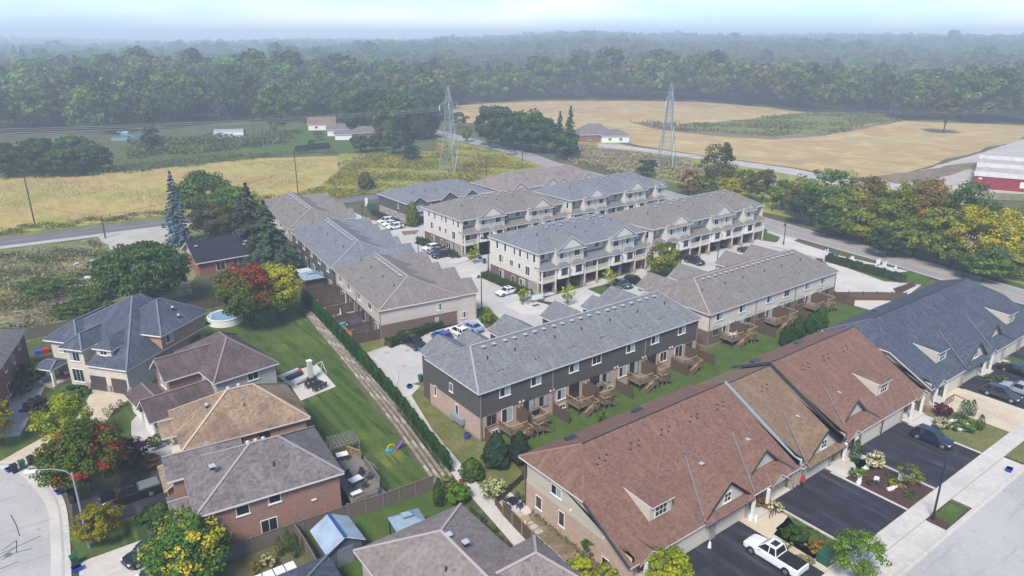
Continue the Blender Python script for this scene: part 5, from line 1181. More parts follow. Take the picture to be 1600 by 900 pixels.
for i in range(9): h_ = MB(); [h_.bar(rings[i][k], rings[i][k + 1], .18) for k in range(10)]; h_.build('hoop', 'metal_grey', t)
# red steel containers with pale tops
cx, cy = G(1520, 294); cxb, cyb = G(1532, 250)
ang = math.atan2(G(1600, 301)[1] - cy, G(1600, 301)[0] - cx)
for i in range(5):
    t = thing('shipping_container', f'{["nearest", "second", "third", "fourth", "farthest"][i]} of the five long red containers with pale tops on the gravel yard', 'container', cx + (cxb - cx) * i * .15, cy + (cyb - cy) * i * .15, 0, ang, 'red containers side by side on the yard')
    MB().box(0, 40, 0, 9.5 - .5, 0, 4.3).build('body', 'container_red', t); r = MB()
    V = dict(a=(-.4, -.3, 4.3), b=(40.4, -.3, 4.3), c=(40.4, 9.2, 4.3), d=(-.4, 9.2, 4.3), e=(-.4, 4.5, 5.0), f=(40.4, 4.5, 5.0)); r.roof(V, ['abfe', 'cdef'], .2)
    r.build('roof', ['container_top' if i % 2 else 'container_pale', 'container_pale', 'soffit'], t)
    if i == 0:
        MB().box(12.5, 16.5, -.06, .0, 1.3, 3.2).build('white_logo', 'paint_white', t); MB().box(1, 2, -.06, 0, 3.2, 3.6).box(37, 38, -.06, 0, 3.2, 3.6).build('marking', 'paint_white', t)
# curtained pool area far left
x, y = G(205, 218)
t = thing('pool_slide', 'white and turquoise pool slides behind the far left conifer', 'pool slide', x, y, 0, R(-30)); MB().box(-8, 6, -3, 3, 0, 1.2).build('basin', 'water_pool', t)
b = MB(); b.bar((-6, 0, 4), (2, 1, 1), 1.2, .5); b.bar((8, 0, 3.6), (2, -1, .8), 1.2, .5); b.build('chute', 'plastic_teal', t); MB().box(-5, -2, 2, 5, 0, 3.5).build('platform', 'siding_grey', t)
# ------------------------------------------------------------ decks behind the rows
def deck_proto(mirror, h=1.3, tone=0):
    s = -1 if mirror else 1; t = thing('wooden_deck', 'wooden deck', 'deck', 0, 0)
    X = lambda a: s * a
    b = MB(); 
    for i in range(16): b.box(X(-1.3), X(1.35), -2.45 + i * .15, -2.45 + i * .15 + .135, h - .04, h)
    b.box(X(-1.3), X(1.35), -2.5, -2.44, h - .22, h - .002); b.box(X(-1.36), X(-1.3), -2.5, -.05, h - .22, h - .002); b.build('floor', 'wood_deck', t)
    b = MB(); [b.box(X(x) - .06, X(x) + .06, y - .06, y + .06, 0, h - .05) for x in (-1.2, 1.2) for y in (-2.35, -.3)]; 
    for q in ((-1.2, -2.35), (1.2, -2.35), (-1.2, -.3), (1.2, -.3)): MB().box(X(q[0]) - .07, X(q[0]) + .07, q[1] - .07, q[1] + .07, 0, h - .05).build('post', 'timber_dark', t)
    def rail(p, q, z, name='railing'):
        b = MB(); d = math.dist(p, q); n = max(2, int(d / .17))
        for i in range(n + 1):
            x = p[0] + (q[0] - p[0]) * i / n; y = p[1] + (q[1] - p[1]) * i / n; w = .055 if i in (0, n) else .017; b.box(x - w, x + w, y - w, y + w, z + .06, z + (1.0 if i in (0, n) else .88))
        b.bar((p[0], p[1], z + .93), (q[0], q[1], z + .93), .14, .05, 1); b.bar((p[0], p[1], z + .1), (q[0], q[1], z + .1), .05, .06)
        return b.build(name, ['timber', 'timber_light'], t)
    rail((X(-1.33), -.1), (X(-1.33), -2.42), h); rail((X(-1.33), -2.47), (X(1.3), -2.47), h)
    # tall privacy screen on the shared side
    b = MB()
    for i in range(15): b.box(X(1.42), X(1.45), -2.4 + i * .16, -2.4 + i * .16 + .145, .9, h + 1.75)
    b.box(X(1.40), X(1.47), -2.45, 0, h + 1.75, h + 1.82); b.build('privacy_screen', 'wood_fence', t)
    # landing and stair running down beside the deck
    b = MB(); b.box(X(.3), X(1.35), -3.5, -2.52, h - .44, h - .3); b.box(X(.35), X(.45), -3.45, -3.35, 0, h - .44); b.box(X(1.2), X(1.3), -3.45, -3.35, 0, h - .44); b.build('landing', 'wood_deck', t)
    st = MB().box(-.14, .14, -.48, .48, -.03, .03).mesh('step', 'timber')
    for i in range(5): obj('step', st, t, (X(.15 - i * .27), -3.0, h - .5 - i * .165))
    b = MB()
    for y in (-3.48, -2.55): b.bar((X(.35), y, h - .4), (X(-1.1), y, .05), .05, .22)
    b.bar((X(.35), -3.48, h + .5), (X(-1.1), -3.48, .92), .1, .05, 1); b.bar((X(-1.1), -3.48, 0), (X(-1.1), -3.48, .95), .09, .09); b.bar((X(.33), -3.48, h - .4), (X(.33), -3.48, h + .52), .09, .09); b.bar((X(.35), -3.48, h + .55), (X(1.33), -3.48, h + .55), .1, .05, 1)
    b.build('stair_rail', ['timber', 'timber_light'], t)
    rail((X(.36), -3.52), (X(1.38), -3.52), h - .32); rail((X(1.38), -3.5), (X(1.38), -2.55), h - .32)
    return t
DP = [deck_proto(False), deck_proto(True)]
for o in DP: o['_used'] = 0
dxA = [(4.05, 0), (7.5, 1), (15.2, 0), (18.9, 1), (26.6, 0), (30.2, 1), (36.1, 0)]
for i, (x, m) in enumerate(dxA):
    place(DP[m], x, -.1, 0, 0, f'{nth(i)} wooden deck from the left along the back of the dark grey sided row', 'decks along the back of the dark row')
for i, (x, m) in enumerate([(4.5, 0), (8.2, 1), (16.2, 0), (19.8, 1), (28.0, 0), (31.6, 1)]):
    place(DP[m], 44.9 + x, 1.5, 0, 0, f'{nth(i)} wooden deck from the left along the back of the cream row', 'decks along the back of the cream row')
for i, x in enumerate([.6, 11.5, 22.9, 34.4, 40.4]):
    fence('privacy_fence', f'{["short brown board fence at the near corner of the dark sided row", "brown board fence between the second and third decks of the dark row", "brown board fence between the fourth and fifth decks of the dark row", "brown board fence between the sixth and seventh decks of the dark row", "tall brown board fence where the dark row meets the cream row"][i]}', [(x, -.3), (x, -3.4)], 1.75, 'wood_fence')
for i, x in enumerate([12.2, 23.6, 36.8]):
    fence('privacy_fence', f'{nth(i)} brown divider fence from the left behind the cream sided row', [(44.9 + x, 1.2), (44.9 + x, -2.6)], 1.8, 'wood_fence')
MB().box(-.5, .5, -.3, .3, .4, .8).box(-.06, .06, -.06, .06, 0, .4)
# things standing on decks
def chairm(m='cloth_grey'):
    b = MB(); b.box(-.26, .26, -.26, .26, .38, .46); b.box(-.26, .26, .2, .27, .46, .95)
    for x in (-.23, .23):
        for y in (-.23, .23): b.box(x - .03, x + .03, y - .03, y + .03, 0, .38)
        b.box(x - .03, x + .03, -.25, .22, .6, .65)
    return b.mesh('patio_chair', m)
CH_G, CH_N, CH_W = chairm(), chairm('cloth_navy'), chairm('cloth_white')
def chair(x, y, z, rz, label, me=None, group=None): return obj('patio_chair', me or CH_G, None, (x, y, z), rz, label, 'chair', group)
def table(x, y, z, rz, w, d, label, top='metal_white', h=.74):
    t = thing('patio_table', label, 'table', x, y, z, rz); MB().box(-w / 2, w / 2, -d / 2, d / 2, h - .06, h).build('tabletop', top, t)
    for a in (-1, 1):
        for c in (-1, 1): MB().box(a * (w / 2 - .1) - .035, a * (w / 2 - .1) + .035, c * (d / 2 - .1) - .035, c * (d / 2 - .1) + .035, 0, h - .06).build('leg', 'metal_dark', t)
    return t
def grill(x, y, z, rz, label):
    t = thing('barbecue', label, 'barbecue', x, y, z, rz); MB().box(-.35, .35, -.25, .25, .1, .8).build('cabinet', 'plastic_black', t); MB().box(-.36, .36, -.27, .27, .8, .92).box(-.33, .33, -.22, .22, .92, 1.12).build('lid', 'metal_grey', t)
    MB().box(.36, .75, -.22, .22, .82, .86).box(-.75, -.36, -.22, .22, .82, .86).build('side_shelf', 'metal_grey', t)
grill(8.2, -.6, 1.31, 0, 'barbecue on the second deck of the dark sided row'); grill(19.3, -.7, 1.31, 0, 'barbecue on the fourth deck of the dark sided row'); grill(44.9 + 8.8, .8, 1.31, 0, 'barbecue on the second deck of the cream sided row')
chair(44.9 + 3.9, .2, 1.31, 2.6, 'left one of two pale chairs on the first deck of the cream sided row', CH_W); chair(44.9 + 4.9, .0, 1.31, 3.4, 'right one of two pale chairs on the first deck of the cream sided row', CH_W)
for i, (x, y, z, s) in enumerate([(14.7, -1.0, 1.3, .6), (15.5, -1.8, 1.3, .5), (18.6, -.9, 1.3, .45)]):
    shrub(f'potted plant, {["near the door on", "at the front rail of", "by the door of"][i]} the {["third", "third", "fourth"][i]} deck of the dark row', x, y, .9, s, 'leaf_deep', 60 + i, 160, name='potted_plant', cat='plant', z=z)
# pale raw wood fence and pergola behind the rose roof
fence('board_fence', 'fresh pale orange board fence between the cream row decks and the rose-brown roof', [(46.5, -8.2), (55.6, -8.4)], 1.9, 'wood_new', 'timber_light', 1.8)
fence('board_fence', 'dark board fence from the last deck of the cream row to the right parking lot', [(81.6, 1.3), (88, -3.5), (92, -7)], 1.8, 'wood_fence')
t = thing('pergola', 'pale new wood pergola peeking out behind the near edge of the rose-brown roof', 'pergola', 2.6, -10.8, 0, 0)
for i in range(11): MB().box(-.04, .04, -1.2, 1.2, 0, .14).build('rafter', 'timber_light', t, (i * .46 - 2.3, 0, 2.5))
for y in (-.9, .9): MB().box(-2.5, 2.5, y - .05, y + .05, 2.32, 2.5).build('beam', 'timber_light', t)
for x in (-2.2, 2.2):
    for y in (-.9, .9): MB().box(x - .06, x + .06, y - .06, y + .06, 0, 2.32).build('post', 'timber_light', t)
MB().box(1, 92, -9.75, -9.6, 0, .35).build('garden_wall', 'concrete', None, label='low concrete edging wall along the green strip behind the decks', cat='garden wall')
# ------------------------------------------------------------ patios of the west rows
def wl(far, rz, x, y): c, s = math.cos(rz), math.sin(rz); return (far[0] + x * c - y * s, far[1] + x * s + y * c)
flat('patio', 'paver', [wl((8.0, 60.2), R(-97), x, y) for x, y in ((0, 0), (24.4, 0), (24.4, -3.2), (0, -3.2))], .09)
flat('patio_soil', 'soil', [wl((8.0, 60.2), R(-97), x, y) for x, y in ((0, -3.2), (24.4, -3.2), (24.4, -5), (0, -5))], .085)
e3 = lambda x, y: wl((8.0, 60.2), R(-97), x, y); e2 = lambda x, y: wl((11.6, 92.2), R(-97), x, y)
for i, x in enumerate([.3, 5.0, 9.9, 15.0, 20.2]):
    fence('patio_fence', f'{nth(4 - i)} brown patio divider fence up from the near corner of the nearest hedge-side row', [e3(x, -.2), e3(x, -4.9)], 1.8, 'wood_fence', 'timber_dark', 2.3, True, group='patio divider fences of the nearest hedge-side row')
fence('patio_fence', 'brown end fence closing the patio at the near corner of the nearest hedge-side row', [e3(24.4, -.2), e3(24.4, -4.9)], 1.8, 'wood_fence', 'timber', 2.3, True)
fence('patio_fence', 'raw pale board fence closing the nearest patio towards the hedge', [e3(20.3, -4.95), e3(24.4, -4.95)], 1.7, 'wood_new', 'timber', 2, True)
for i, x in enumerate([26.5, 30.5]): fence('patio_fence', f'{["farther", "nearer"][i]} brown patio fence behind the charcoal hedge-side row', [e2(x, -.2), e2(x, -5)], 1.8, 'wood_fence', 'timber_dark', 2.4, True)
fence('patio_fence', 'long brown fence along the hedge behind the charcoal row', [e2(25, -5.1), e2(30.6, -5.1)], 1.8, 'wood_fence', 'timber_dark', 2.4, True)
def hot_tub(x, y, rz, label):
    t = thing('hot_tub', label, 'hot tub', x, y, 0, rz); MB().prism([(-1.05, -1), (1.05, -1), (1.05, 1), (-1.05, 1)], 0, .85).build('shell', 'plastic_black', t); MB().box(-1.1, 1.1, -1.05, 1.05, .85, .97).build('cover', 'cloth_grey', t)
hot_tub(*e3(22.9, -2.4), R(-7), 'black hot tub with flat cover in the nearest patio by the hedge'); hot_tub(*e3(16.8, -2.0), R(-7), 'dark hot tub in the third patio from the near end of the hedge-side row')
p = e3(23, -1.0); grill(p[0], p[1], 0, R(-97), 'grey barbecue against the wall in the nearest hedge-side patio')
p = e3(13.4, -3.5); t = thing('closed_umbrella', 'closed pale umbrella in the fourth patio of the nearest hedge-side row', 'umbrella', p[0], p[1]); MB().tube((0, 0, 0), (0, 0, 1), .03, .03).build('pole', 'metal_grey', t); MB().tube((0, 0, .9), (0, 0, 2.5), .2, .05, 8).build('canopy', 'cloth_white', t)
p = e3(14.6, -4.2); t = thing('paddling_pool', 'bright blue paddling pool standing against the fence behind the hedge', 'paddling pool', p[0], p[1]); MB().tube((0, 0, 0), (0, 0, .45), 1.1, 1.15, 20).build('ring', 'plastic_cyan', t); MB().tube((0, 0, .3), (0, 0, .47), .95, .95, 20).build('water', 'water_pool', t)
p = e3(22.6, -4.4); obj('paddle_board', MB().box(-.4, .4, -.06, .06, 0, 1.9).mesh('paddle_board', 'timber_light'), None, (p[0], p[1], 0), .6, 'upright tan board leaning in the nearest hedge-side patio', 'board')
for i, (x, y, l) in enumerate([(11.2, -2.5, 'dark sofa in the fifth patio of the nearest hedge-side row'), (8, -2.2, 'dark sofa in the sixth patio of the nearest hedge-side row')]):
    p = e3(x, y); t = thing('garden_sofa', l, 'sofa', p[0], p[1], 0, R(-97)); MB().box(-.9, .9, -.4, .4, 0, .42).build('seat', 'cloth_grey', t); MB().box(-.9, .9, .3, .5, .42, .85).build('backrest', 'cloth_grey', t)
def gazebo(x, y, rz, w, d, h, label, roofm='metal_roof', z=0):
    t = thing('gazebo', label, 'gazebo', x, y, z, rz)
    r = MB(); hip(r, -w / 2, w / 2, -d / 2, d / 2, h, h + .75, 'x', w / 2 - .1, w / 2 - .1, .1); r.build('roof', [roofm, 'metal_dark', 'soffit'], t)
    r = MB(); hip(r, -w * .17, w * .17, -d * .17, d * .17, h + .72, h + 1.0, 'x', w * .17 - .05, w * .17 - .05, .08); r.build('cap', [roofm, 'metal_dark', 'soffit'], t)
    for a in (-1, 1):
        for c in (-1, 1): MB().box(a * (w / 2 - .15) - .06, a * (w / 2 - .15) + .06, c * (d / 2 - .15) - .06, c * (d / 2 - .15) + .06, 0, h - .05).build('post', 'metal_dark', t)
    return t
p = e2(24.5, -2.6); gazebo(p[0], p[1], R(-97), 5.2, 4.2, 2.3, 'pale blue metal roofed gazebo between the hedge-side charcoal row and the big spruce')
t = thing('lounge_set', 'pale slatted awning frame beside the charcoal row just beyond the gazebo', 'awning', *e2(19.5, -2.6)); [MB().box(-1.4, 1.4, -.3, .3, 0, .06).build('slat', 'white_panel', t, (0, -1.5 + i * .9, 1.9)) for i in range(4)]; [MB().box(x - .05, x + .05, y - .05, y + .05, 0, 1.9).build('post', 'metal_dark', t) for x in (-1.3, 1.3) for y in (-1.6, 1.4)]
# ------------------------------------------------------------ hedge, terraced stone edge
hp = curve(px((476, 472), (510, 508), (563, 568), (613, 625), (664, 692), (702, 740)), 6)
def along(pts, step):
    out = []; d = 0; nxt = 0
    for a, b in zip(pts, pts[1:]):
        L = math.dist(a, b)
        while nxt <= d + L: f = (nxt - d) / L; out.append((a[0] + (b[0] - a[0]) * f, a[1] + (b[1] - a[1]) * f, math.atan2(b[1] - a[1], b[0] - a[0]))); nxt += step
        d += L
    return out
hs = along(hp, .82)
for i, (x, y, a) in enumerate(hs):
    f = i / len(hs); k = i % 4; fat = 1.2 if f < .55 else .92
    shrub(f'{nth(i)} cedar counted from the far end of the long clipped hedge beside the concrete path', x, y, 2.75 + .2 * math.sin(i * 1.7), .78 * fat, 'leaf_cedar' if f > .5 else 'leaf_cedar', 70 + k, 900, kind='column', cat='cedar', group='cedars of the long hedge', name='hedge_cedar', share=('hedge', k, f < .55), size=.13)
MB()
edge = curve(px((478, 493), (500, 520), (545, 575), (600, 645), (640, 700), (676, 752)), 6)
t = thing('retaining_wall', 'stepped grey-brown stone terrace edge running between the lawn and the cedar hedge', 'retaining wall', 0, 0)
sb = [MB().box(.01, l, 0, w_, 0, .34).mesh('stone_block', m_) for l, w_, m_ in ((1.36, .34, 'stone_block'), (1.35, .3, 'paver'))]
n_ = 0
for row in range(4):
    pts = []
    for i, p in enumerate(edge):
        a = edge[max(0, i - 1)]; b = edge[min(len(edge) - 1, i + 1)]; d = math.dist(a, b); nx, ny = -(b[1] - a[1]) / d, (b[0] - a[0]) / d; w = min(1, .35 + i / len(edge)) * .56 * row
        pts.append((p[0] + nx * w, p[1] + ny * w))
    for i, (x, y, a) in enumerate(along(pts, 1.37)):
        obj('stone_block', sb[(i * 7 + row * 3) % 5 == 0], t, (x, y, -.12 + row * .17 + rnd.uniform(-.012, .012)), a + rnd.uniform(-.012, .012)); n_ += 1
flat('mulch_bed', 'weeds', ribbon(hp, 1.5, .1), .10)
# ------------------------------------------------------------ fences round the left gardens
fence('board_fence', 'weathered grey-brown board fence with post caps closing the long lawn towards the lower garden', [G(545, 812), G(600, 795), G(650, 776), G(678, 766)], 1.8, 'wood_old', 'timber_grey', 2.4, True)
fence('board_fence', 'weathered board fence running along the side of the ash roofed brick house', [G(350, 880), G(440, 848), G(545, 812)], 1.7, 'wood_old', 'timber_grey', 2.4, True)
fence('board_fence', 'short board fence going down beside the grey shed', [G(460, 838), G(480, 868), G(500, 905)], 1.7, 'wood_old', 'timber_grey', 2.2, True)
fence('board_fence', 'low board fence at the bottom left below the yellow tipped tree', [G(250, 925), G(300, 895), G(350, 880)], 1.5, 'wood_old', 'timber_grey', 2.2, True)
fence('board_fence', 'grey board fence behind the blue-grey roofed stone house', [G(-60, 552), G(42, 532), G(110, 518), G(180, 500)], 1.9, 'wood_old', 'timber_grey', 2.6, True)
fence('board_fence', 'brown board fence between the black roofed bungalow lawn and the pool garden', [G(285, 490), G(350, 478), G(440, 468)], 1.8, 'wood_fence', 'timber', 2.4, True)
fence('board_fence', 'dark wood fence with a pale cap rail between the stepping slabs and the concrete path', [(-6.3, -13.4), (-6.9, -19), (-7.3, -27.5)], 1.7, 'wood_fence', 'timber_light', 2.2, True)
fence('board_fence', 'short dark fence piece joining the near garden gate to the rose roofed bungalow', [(-7.3, -27.5), (-4.4, -27.0)], 1.7, 'wood_fence', 'timber_light', 1.5, True)
fence('board_fence', 'rail fence beside the concrete path below the dark sided row', [(-.8, -9.6), (-5.9, -11.5), (-6.3, -13.4)], 1.0, 'wood_fence', 'timber_dark', 2.2)
# ------------------------------------------------------------ garden of the nearest bungalow
t = thing('stepping_slabs', 'path of pale square garden slabs along the side wall of the nearest rose roofed bungalow', 'garden path', -4.4, -13.2)
sm = MB().box(-.42, .42, -.36, .36, 0, .07).mesh('slab', 'paver')
for i in range(15):
    for j in range(1 if 4 < i < 12 else 2):
        obj('slab', sm, t, (-1.35 + j * .9 + (i % 2) * .04 - i * .03, -1.0 - i * .84, .06), rnd.uniform(-.03, .03))
for i in range(4):
    for j in range(2): obj('slab', sm, t, (-2.3 + i * .9, -13.2 - j * .8, .06), 0)
flat('mulch_bed', 'soil', jitter([(-3.4, -27.5), (-7.2, -27.5), (-6.3, -13), (-3.2, -12.2)], .1, 1, 60), .055)
flat('patio', 'concrete', [(-5.3, -14.8), (-3.3, -14.8), (-3.3, -10.6), (-5.6, -10.6)], .09)
t = thing('patio_set', 'dark rattan table on the little patio at the back corner of the nearest bungalow', 'table', -4.5, -12.6, .09); MB().tube((0, 0, .66), (0, 0, .72), .55, .55, 14).build('tabletop', 'plastic_black', t); MB().tube((0, 0, 0), (0, 0, .66), .1, .08).build('leg', 'plastic_black', t)
for i, a in enumerate((.4, 1.9, 3.5, 5.0)): chair(-4.5 + .95 * math.cos(a), -12.6 + .95 * math.sin(a), .09, a - R(90), f'{["right", "far", "left", "near"][i]} dark rattan chair at the little table by the nearest bungalow', None, 'chairs round the little patio table')
obj('boulder', MB().prism([(-.5, -.4), (.4, -.5), (.6, .2), (.1, .5), (-.5, .3)], 0, .35).mesh('boulder', 'timber_light'), None, (-5.0, -15.4, 0), 0, 'flat orange-brown rock in the bed beside the slab path', 'rock')
obj('garden_statue', MB().tube((0, 0, 0), (0, 0, .5), .2, .1, 8).tube((0, 0, .5), (0, 0, .72), .12, .1, 8).mesh('garden_statue', 'metal_white'), None, (-5.6, -16.2, 0), 0, 'small white garden statue beside the dark fence cap', 'statue')
# ------------------------------------------------------------ shed, gazebo, deck and patio of the left houses
sx, sy = -22.3, -8.5
t = thing('garden_shed', 'grey garden shed with pale blue gabled roof below the brick side wall', 'shed', sx, sy, 0, R(-2)); MB().box(-1.65, 1.65, -1.8, 1.8, 0, 2.2).build('wall', 'siding_blue', t)
r = MB(); hip(r, -1.95, 1.95, -2.15, 2.1, 2.15, 3.3, 'y', 0, 0, .1); r.build('roof', ['shed_roof', 'trim_white', 'soffit'], t); g = MB(); gable_tri(g, (-1.65, -1.8, 2.15), (1.65, -1.8, 2.15), (0, -1.8, 3.15)); g.build('gable', 'siding_blue', t)
MB().box(-.14, .14, -2.15, 2.1, 3.22, 3.34).build('ridge_strip', 'sign_blue', t); MB().box(-.8, .8, -1.86, -1.8, .05, 1.9).build('door', 'shed_wall', t)
gazebo(-16.0, -10.8, R(-8), 3.2, 2.6, 2.35, 'grey-green metal roofed gazebo behind the weathered fence beside the mauve roof')
t = thing('raised_deck', 'raised grey wooden deck with rails at the right side of the ash roofed brick house', 'deck', *G(548, 800), 0, R(-6))
MB().box(.1, 3.8, -.6, 9.3, 1.15, 1.3).build('floor', 'timber_grey', t)
def rl(t, p, q, z, m='timber_grey'):
    b = MB(); d = math.dist(p, q); n = max(2, int(d / .15))
    for i in range(n + 1):
        x = p[0] + (q[0] - p[0]) * i / n; y = p[1] + (q[1] - p[1]) * i / n; w = .05 if i % 9 == 0 or i == n else .02; b.box(x - w, x + w, y - w, y + w, z, z + .95)
    b.bar((p[0], p[1], z + .97), (q[0], q[1], z + .97), .13, .06); b.build('railing', m, t)
rl(t, (.2, -.55), (3.0, -.55), 1.3); rl(t, (3.0, -.55), (3.75, 1.2), 1.3); rl(t, (3.75, 1.2), (3.75, 5.8), 1.3); rl(t, (3.75, 7.3), (2.6, 9.3), 1.3, 'timber_light'); rl(t, (2.6, 9.3), (.3, 9.3), 1.3, 'timber_light')
for x in (.3, 2.0, 3.6):
    for y in (-.4, 3, 6, 9): MB().box(x - .07, x + .07, y - .07, y + .07, 0, 1.15).build('post', 'timber_dark', t)
for i in range(5): MB().box(3.85 + i * .27, 4.15 + i * .27, 5.9, 7.2, 1.0 - i * .22, 1.06 - i * .22).build('step', 'timber_grey', t)
dk = t.location
table(dk.x + 1.9, dk.y + 2.6, 1.3, .15, 1.4, .95, 'white fire table in the middle of the raised deck', h=.6)
MB()
table(dk.x + 1.0, dk.y + .5, 1.3, .1, 1.2, .6, 'low white coffee table near the rail at the lower end of the raised deck', h=.45); table(dk.x + 2.6, dk.y + 7.6, 1.3, -.2, 1.3, .9, 'white canopy table at the far corner of the raised deck', h=.9)
for i, (x, y, a, l) in enumerate([(1.7, 4.0, 0, 'navy chair behind the fire table nearest the house wall'), (3.0, 3.6, -.9, 'navy chair behind the fire table towards the steps'), (3.3, 2.4, -1.6, 'dark chair on the right of the fire table'), (2.3, 1.3, 3.1, 'dark chair in front of the fire table')]): chair(dk.x + x, dk.y + y, 1.3, a, l, CH_N if i < 2 else CH_G)
t = thing('pergola', 'grey lattice pergola behind the raised deck of the brick house', 'pergola', *G(538, 715), 0, R(-6))
for i in range(8): MB().box(-.05, .05, -1.5, 1.5, 2.35, 2.47).build('rafter', 'timber_grey', t, (i * .42 - 1.4, 0, 0)); 
for i in range(6): MB().box(-1.6, 1.7, -.04, .04, 2.48, 2.56).build('slat', 'timber_grey', t, (0, -1.25 + i * .5, 0))
for x in (-1.4, 1.5):
    for y in (-1.3, 1.3): MB().box(x - .07, x + .07, y - .07, y + .07, 0, 2.35).build('post', 'timber_grey', t)
flat('patio', 'concrete', px((432, 588), (495, 570), (525, 605), (470, 627), (455, 605)), .10)
t = thing('outdoor_fireplace', 'tall pale fireplace chimney column standing on the concrete patio', 'fireplace', *G(486, 595)); MB().box(-.3, .3, -.3, .3, 0, 3.1).build('chimney', 'concrete', t); MB().box(-.7, .7, -.5, .5, 0, .6).build('base', 'metal_dark', t); MB().box(-.36, .36, -.36, .36, 3.1, 3.25).build('cap', 'metal_white', t)
x, y = G(494, 607); table(x, y, .1, .3, 2.1, 1.1, 'long dark dining table on the near part of the concrete patio', 'plastic_black')
for i, (a, b_) in enumerate([(-.8, .9), (.0, .9), (.8, .9), (-.8, -.9), (.0, -.9), (.8, -.9)]): chair(x + a * .95 - b_ * .29, y + a * .29 + b_ * .95, .1, (.3 if b_ > 0 else 3.44), f'{["far left", "far middle", "far right", "near left", "near middle", "near right"][i]} dark chair at the long dining table on the concrete patio', None, 'chairs at the long patio table')
x, y = G(460, 590); t = thing('garden_sofa', 'dark cushioned corner sofa with white back on the far part of the patio', 'sofa', x, y, .1, .3); MB().box(-1.2, 1.2, -.5, .5, 0, .45).build('seat', 'cloth_navy', t); MB().box(-1.2, 1.2, .4, .62, 0, .85).build('backrest', 'cloth_white', t)
x, y = G(470, 600); t = thing('garden_bench', 'white patio bench facing the dark sofa', 'bench', x, y, .1, .3); MB().box(-1, 1, -.25, .25, .35, .45).build('seat', 'metal_white', t); MB().box(-1, 1, -.3, -.2, .45, .85).build('backrest', 'metal_white', t); MB().box(-.9, -.8, -.2, .2, 0, .35).box(.8, .9, -.2, .2, 0, .35).build('leg', 'metal_white', t)
x, y = G(469, 585); obj('planter', MB().tube((0, 0, 0), (0, 0, .6), .3, .35, 10).mesh('planter', 'plastic_red'), None, (x, y, .1), 0, 'red flower planter beside the dark patio sofa', 'planter')
x, y = G(497, 588); t = thing('swing_frame', 'slim white swing frame at the right end of the patio', 'swing', x, y, .1, .4); b = MB(); [b.bar((s * 1.2, -.6, 0), (s * 1.0, 0, 1.9), .07).bar((s * 1.2, .6, 0), (s * 1.0, 0, 1.9), .07) for s in (-1, 1)]; b.bar((-1, 0, 1.9), (1, 0, 1.9), .07); b.build('frame', 'metal_white', t)
x, y = G(610, 706); t = thing('toy_seesaw', 'yellow and teal toddler toy lying on the lawn near the terrace', 'toy', x, y, .05); MB().box(-.6, .1, -.3, .3, 0, .3).build('base', 'plastic_teal', t); b = MB(); [b.tube((.1 + .5 * math.cos(a), 0, .5 + .45 * math.sin(a)), (.1 + .5 * math.cos(a + .6), 0, .5 + .45 * math.sin(a + .6)), .06) for a in np.arange(0, 3.2, .6)]; b.build('arch', 'plastic_yellow', t)
x, y = G(624, 702); t = thing('toy_slide', 'small purple toddler slide beside the yellow toy on the lawn', 'toy', x, y, .05); b = MB(); b.bar((-.5, 0, .1), (.5, 0, .9), .45, .08); b.bar((.5, 0, 0), (.5, 0, .9), .3, .06); b.build('chute', 'plastic_purple', t)
# above ground pool and its surround
x, y = G(353, 503); t = thing('swimming_pool', 'round above ground pool with white rim between the stone house and the red maple', 'pool', x, y); MB().tube((0, 0, 0), (0, 0, 1.2), 2.9, 2.9, 28).build('wall', 'metal_white', t); MB().tube((0, 0, 1.15), (0, 0, 1.215), 2.65, 2.65, 28).build('water', 'water_pool', t); b = MB(); [b.tube((2.85 * math.cos(a), 2.85 * math.sin(a), 1.26), (2.85 * math.cos(a + .225), 2.85 * math.sin(a + .225), 1.26), .13) for a in np.arange(0, 6.28, .2244)]; b.build('rim', 'metal_white', t)
b = MB(); b.bar((-2.9, -.3, 0), (-2.2, -.3, 2.2), .08).bar((-2.9, .3, 0), (-2.2, .3, 2.2), .08); [b.bar((-2.85 + i * .2, -.3, .3 + i * .5), (-2.85 + i * .2, .3, .3 + i * .5), .07) for i in range(4)]; b.build('ladder', 'metal_white', t)
# H1 front: toy car, boxes, football goal at the brick house
x, y = G(345 / 4, 585); t = thing('kids_ride_on_car', 'red and white ride on car on the porch of the stone house', 'toy car', -38.6, 50.6, .3); MB().box(-.6, .6, -.35, .35, .15, .5).build('body', 'plastic_red', t); MB().box(-.1, .5, -.28, .28, .5, .75).build('seat', 'metal_white', t)
x, y = G(14, 640); t = thing('football_goal', 'white football goal net leaning at the red brick house', 'goal', x, y, 0, R(75)); b = MB(); b.bar((-1, 0, 0), (-1, 0, 1.6), .07).bar((1, 0, 0), (1, 0, 1.6), .07).bar((-1, 0, 1.6), (1, 0, 1.6), .07).bar((-1, 0, 1.6), (-1, 1, 0), .05).bar((1, 0, 1.6), (1, 1, 0), .05).bar((-1, 1, 0), (1, 1, 0), .05); b.build('frame', 'metal_white', t); b = MB(); [b.bar((-1 + i * .25, 0, 1.6), (-1 + i * .25, 1, 0), .02) for i in range(9)]; [b.bar((-1, i * .2, 1.6 - i * .32), (1, i * .2, 1.6 - i * .32), .02) for i in range(1, 5)]; b.build('net', 'metal_white', t)
x, y = G(65, 552); t = thing('toy_pile', 'red and blue toys heaped beyond the porch of the stone house', 'toys', x, y); MB().box(-.9, -.1, -.4, .4, 0, .6).build('blue_toy', 'plastic_blue', t); MB().box(.1, 1.0, -.5, .4, 0, .7).build('red_toy', 'plastic_red', t)
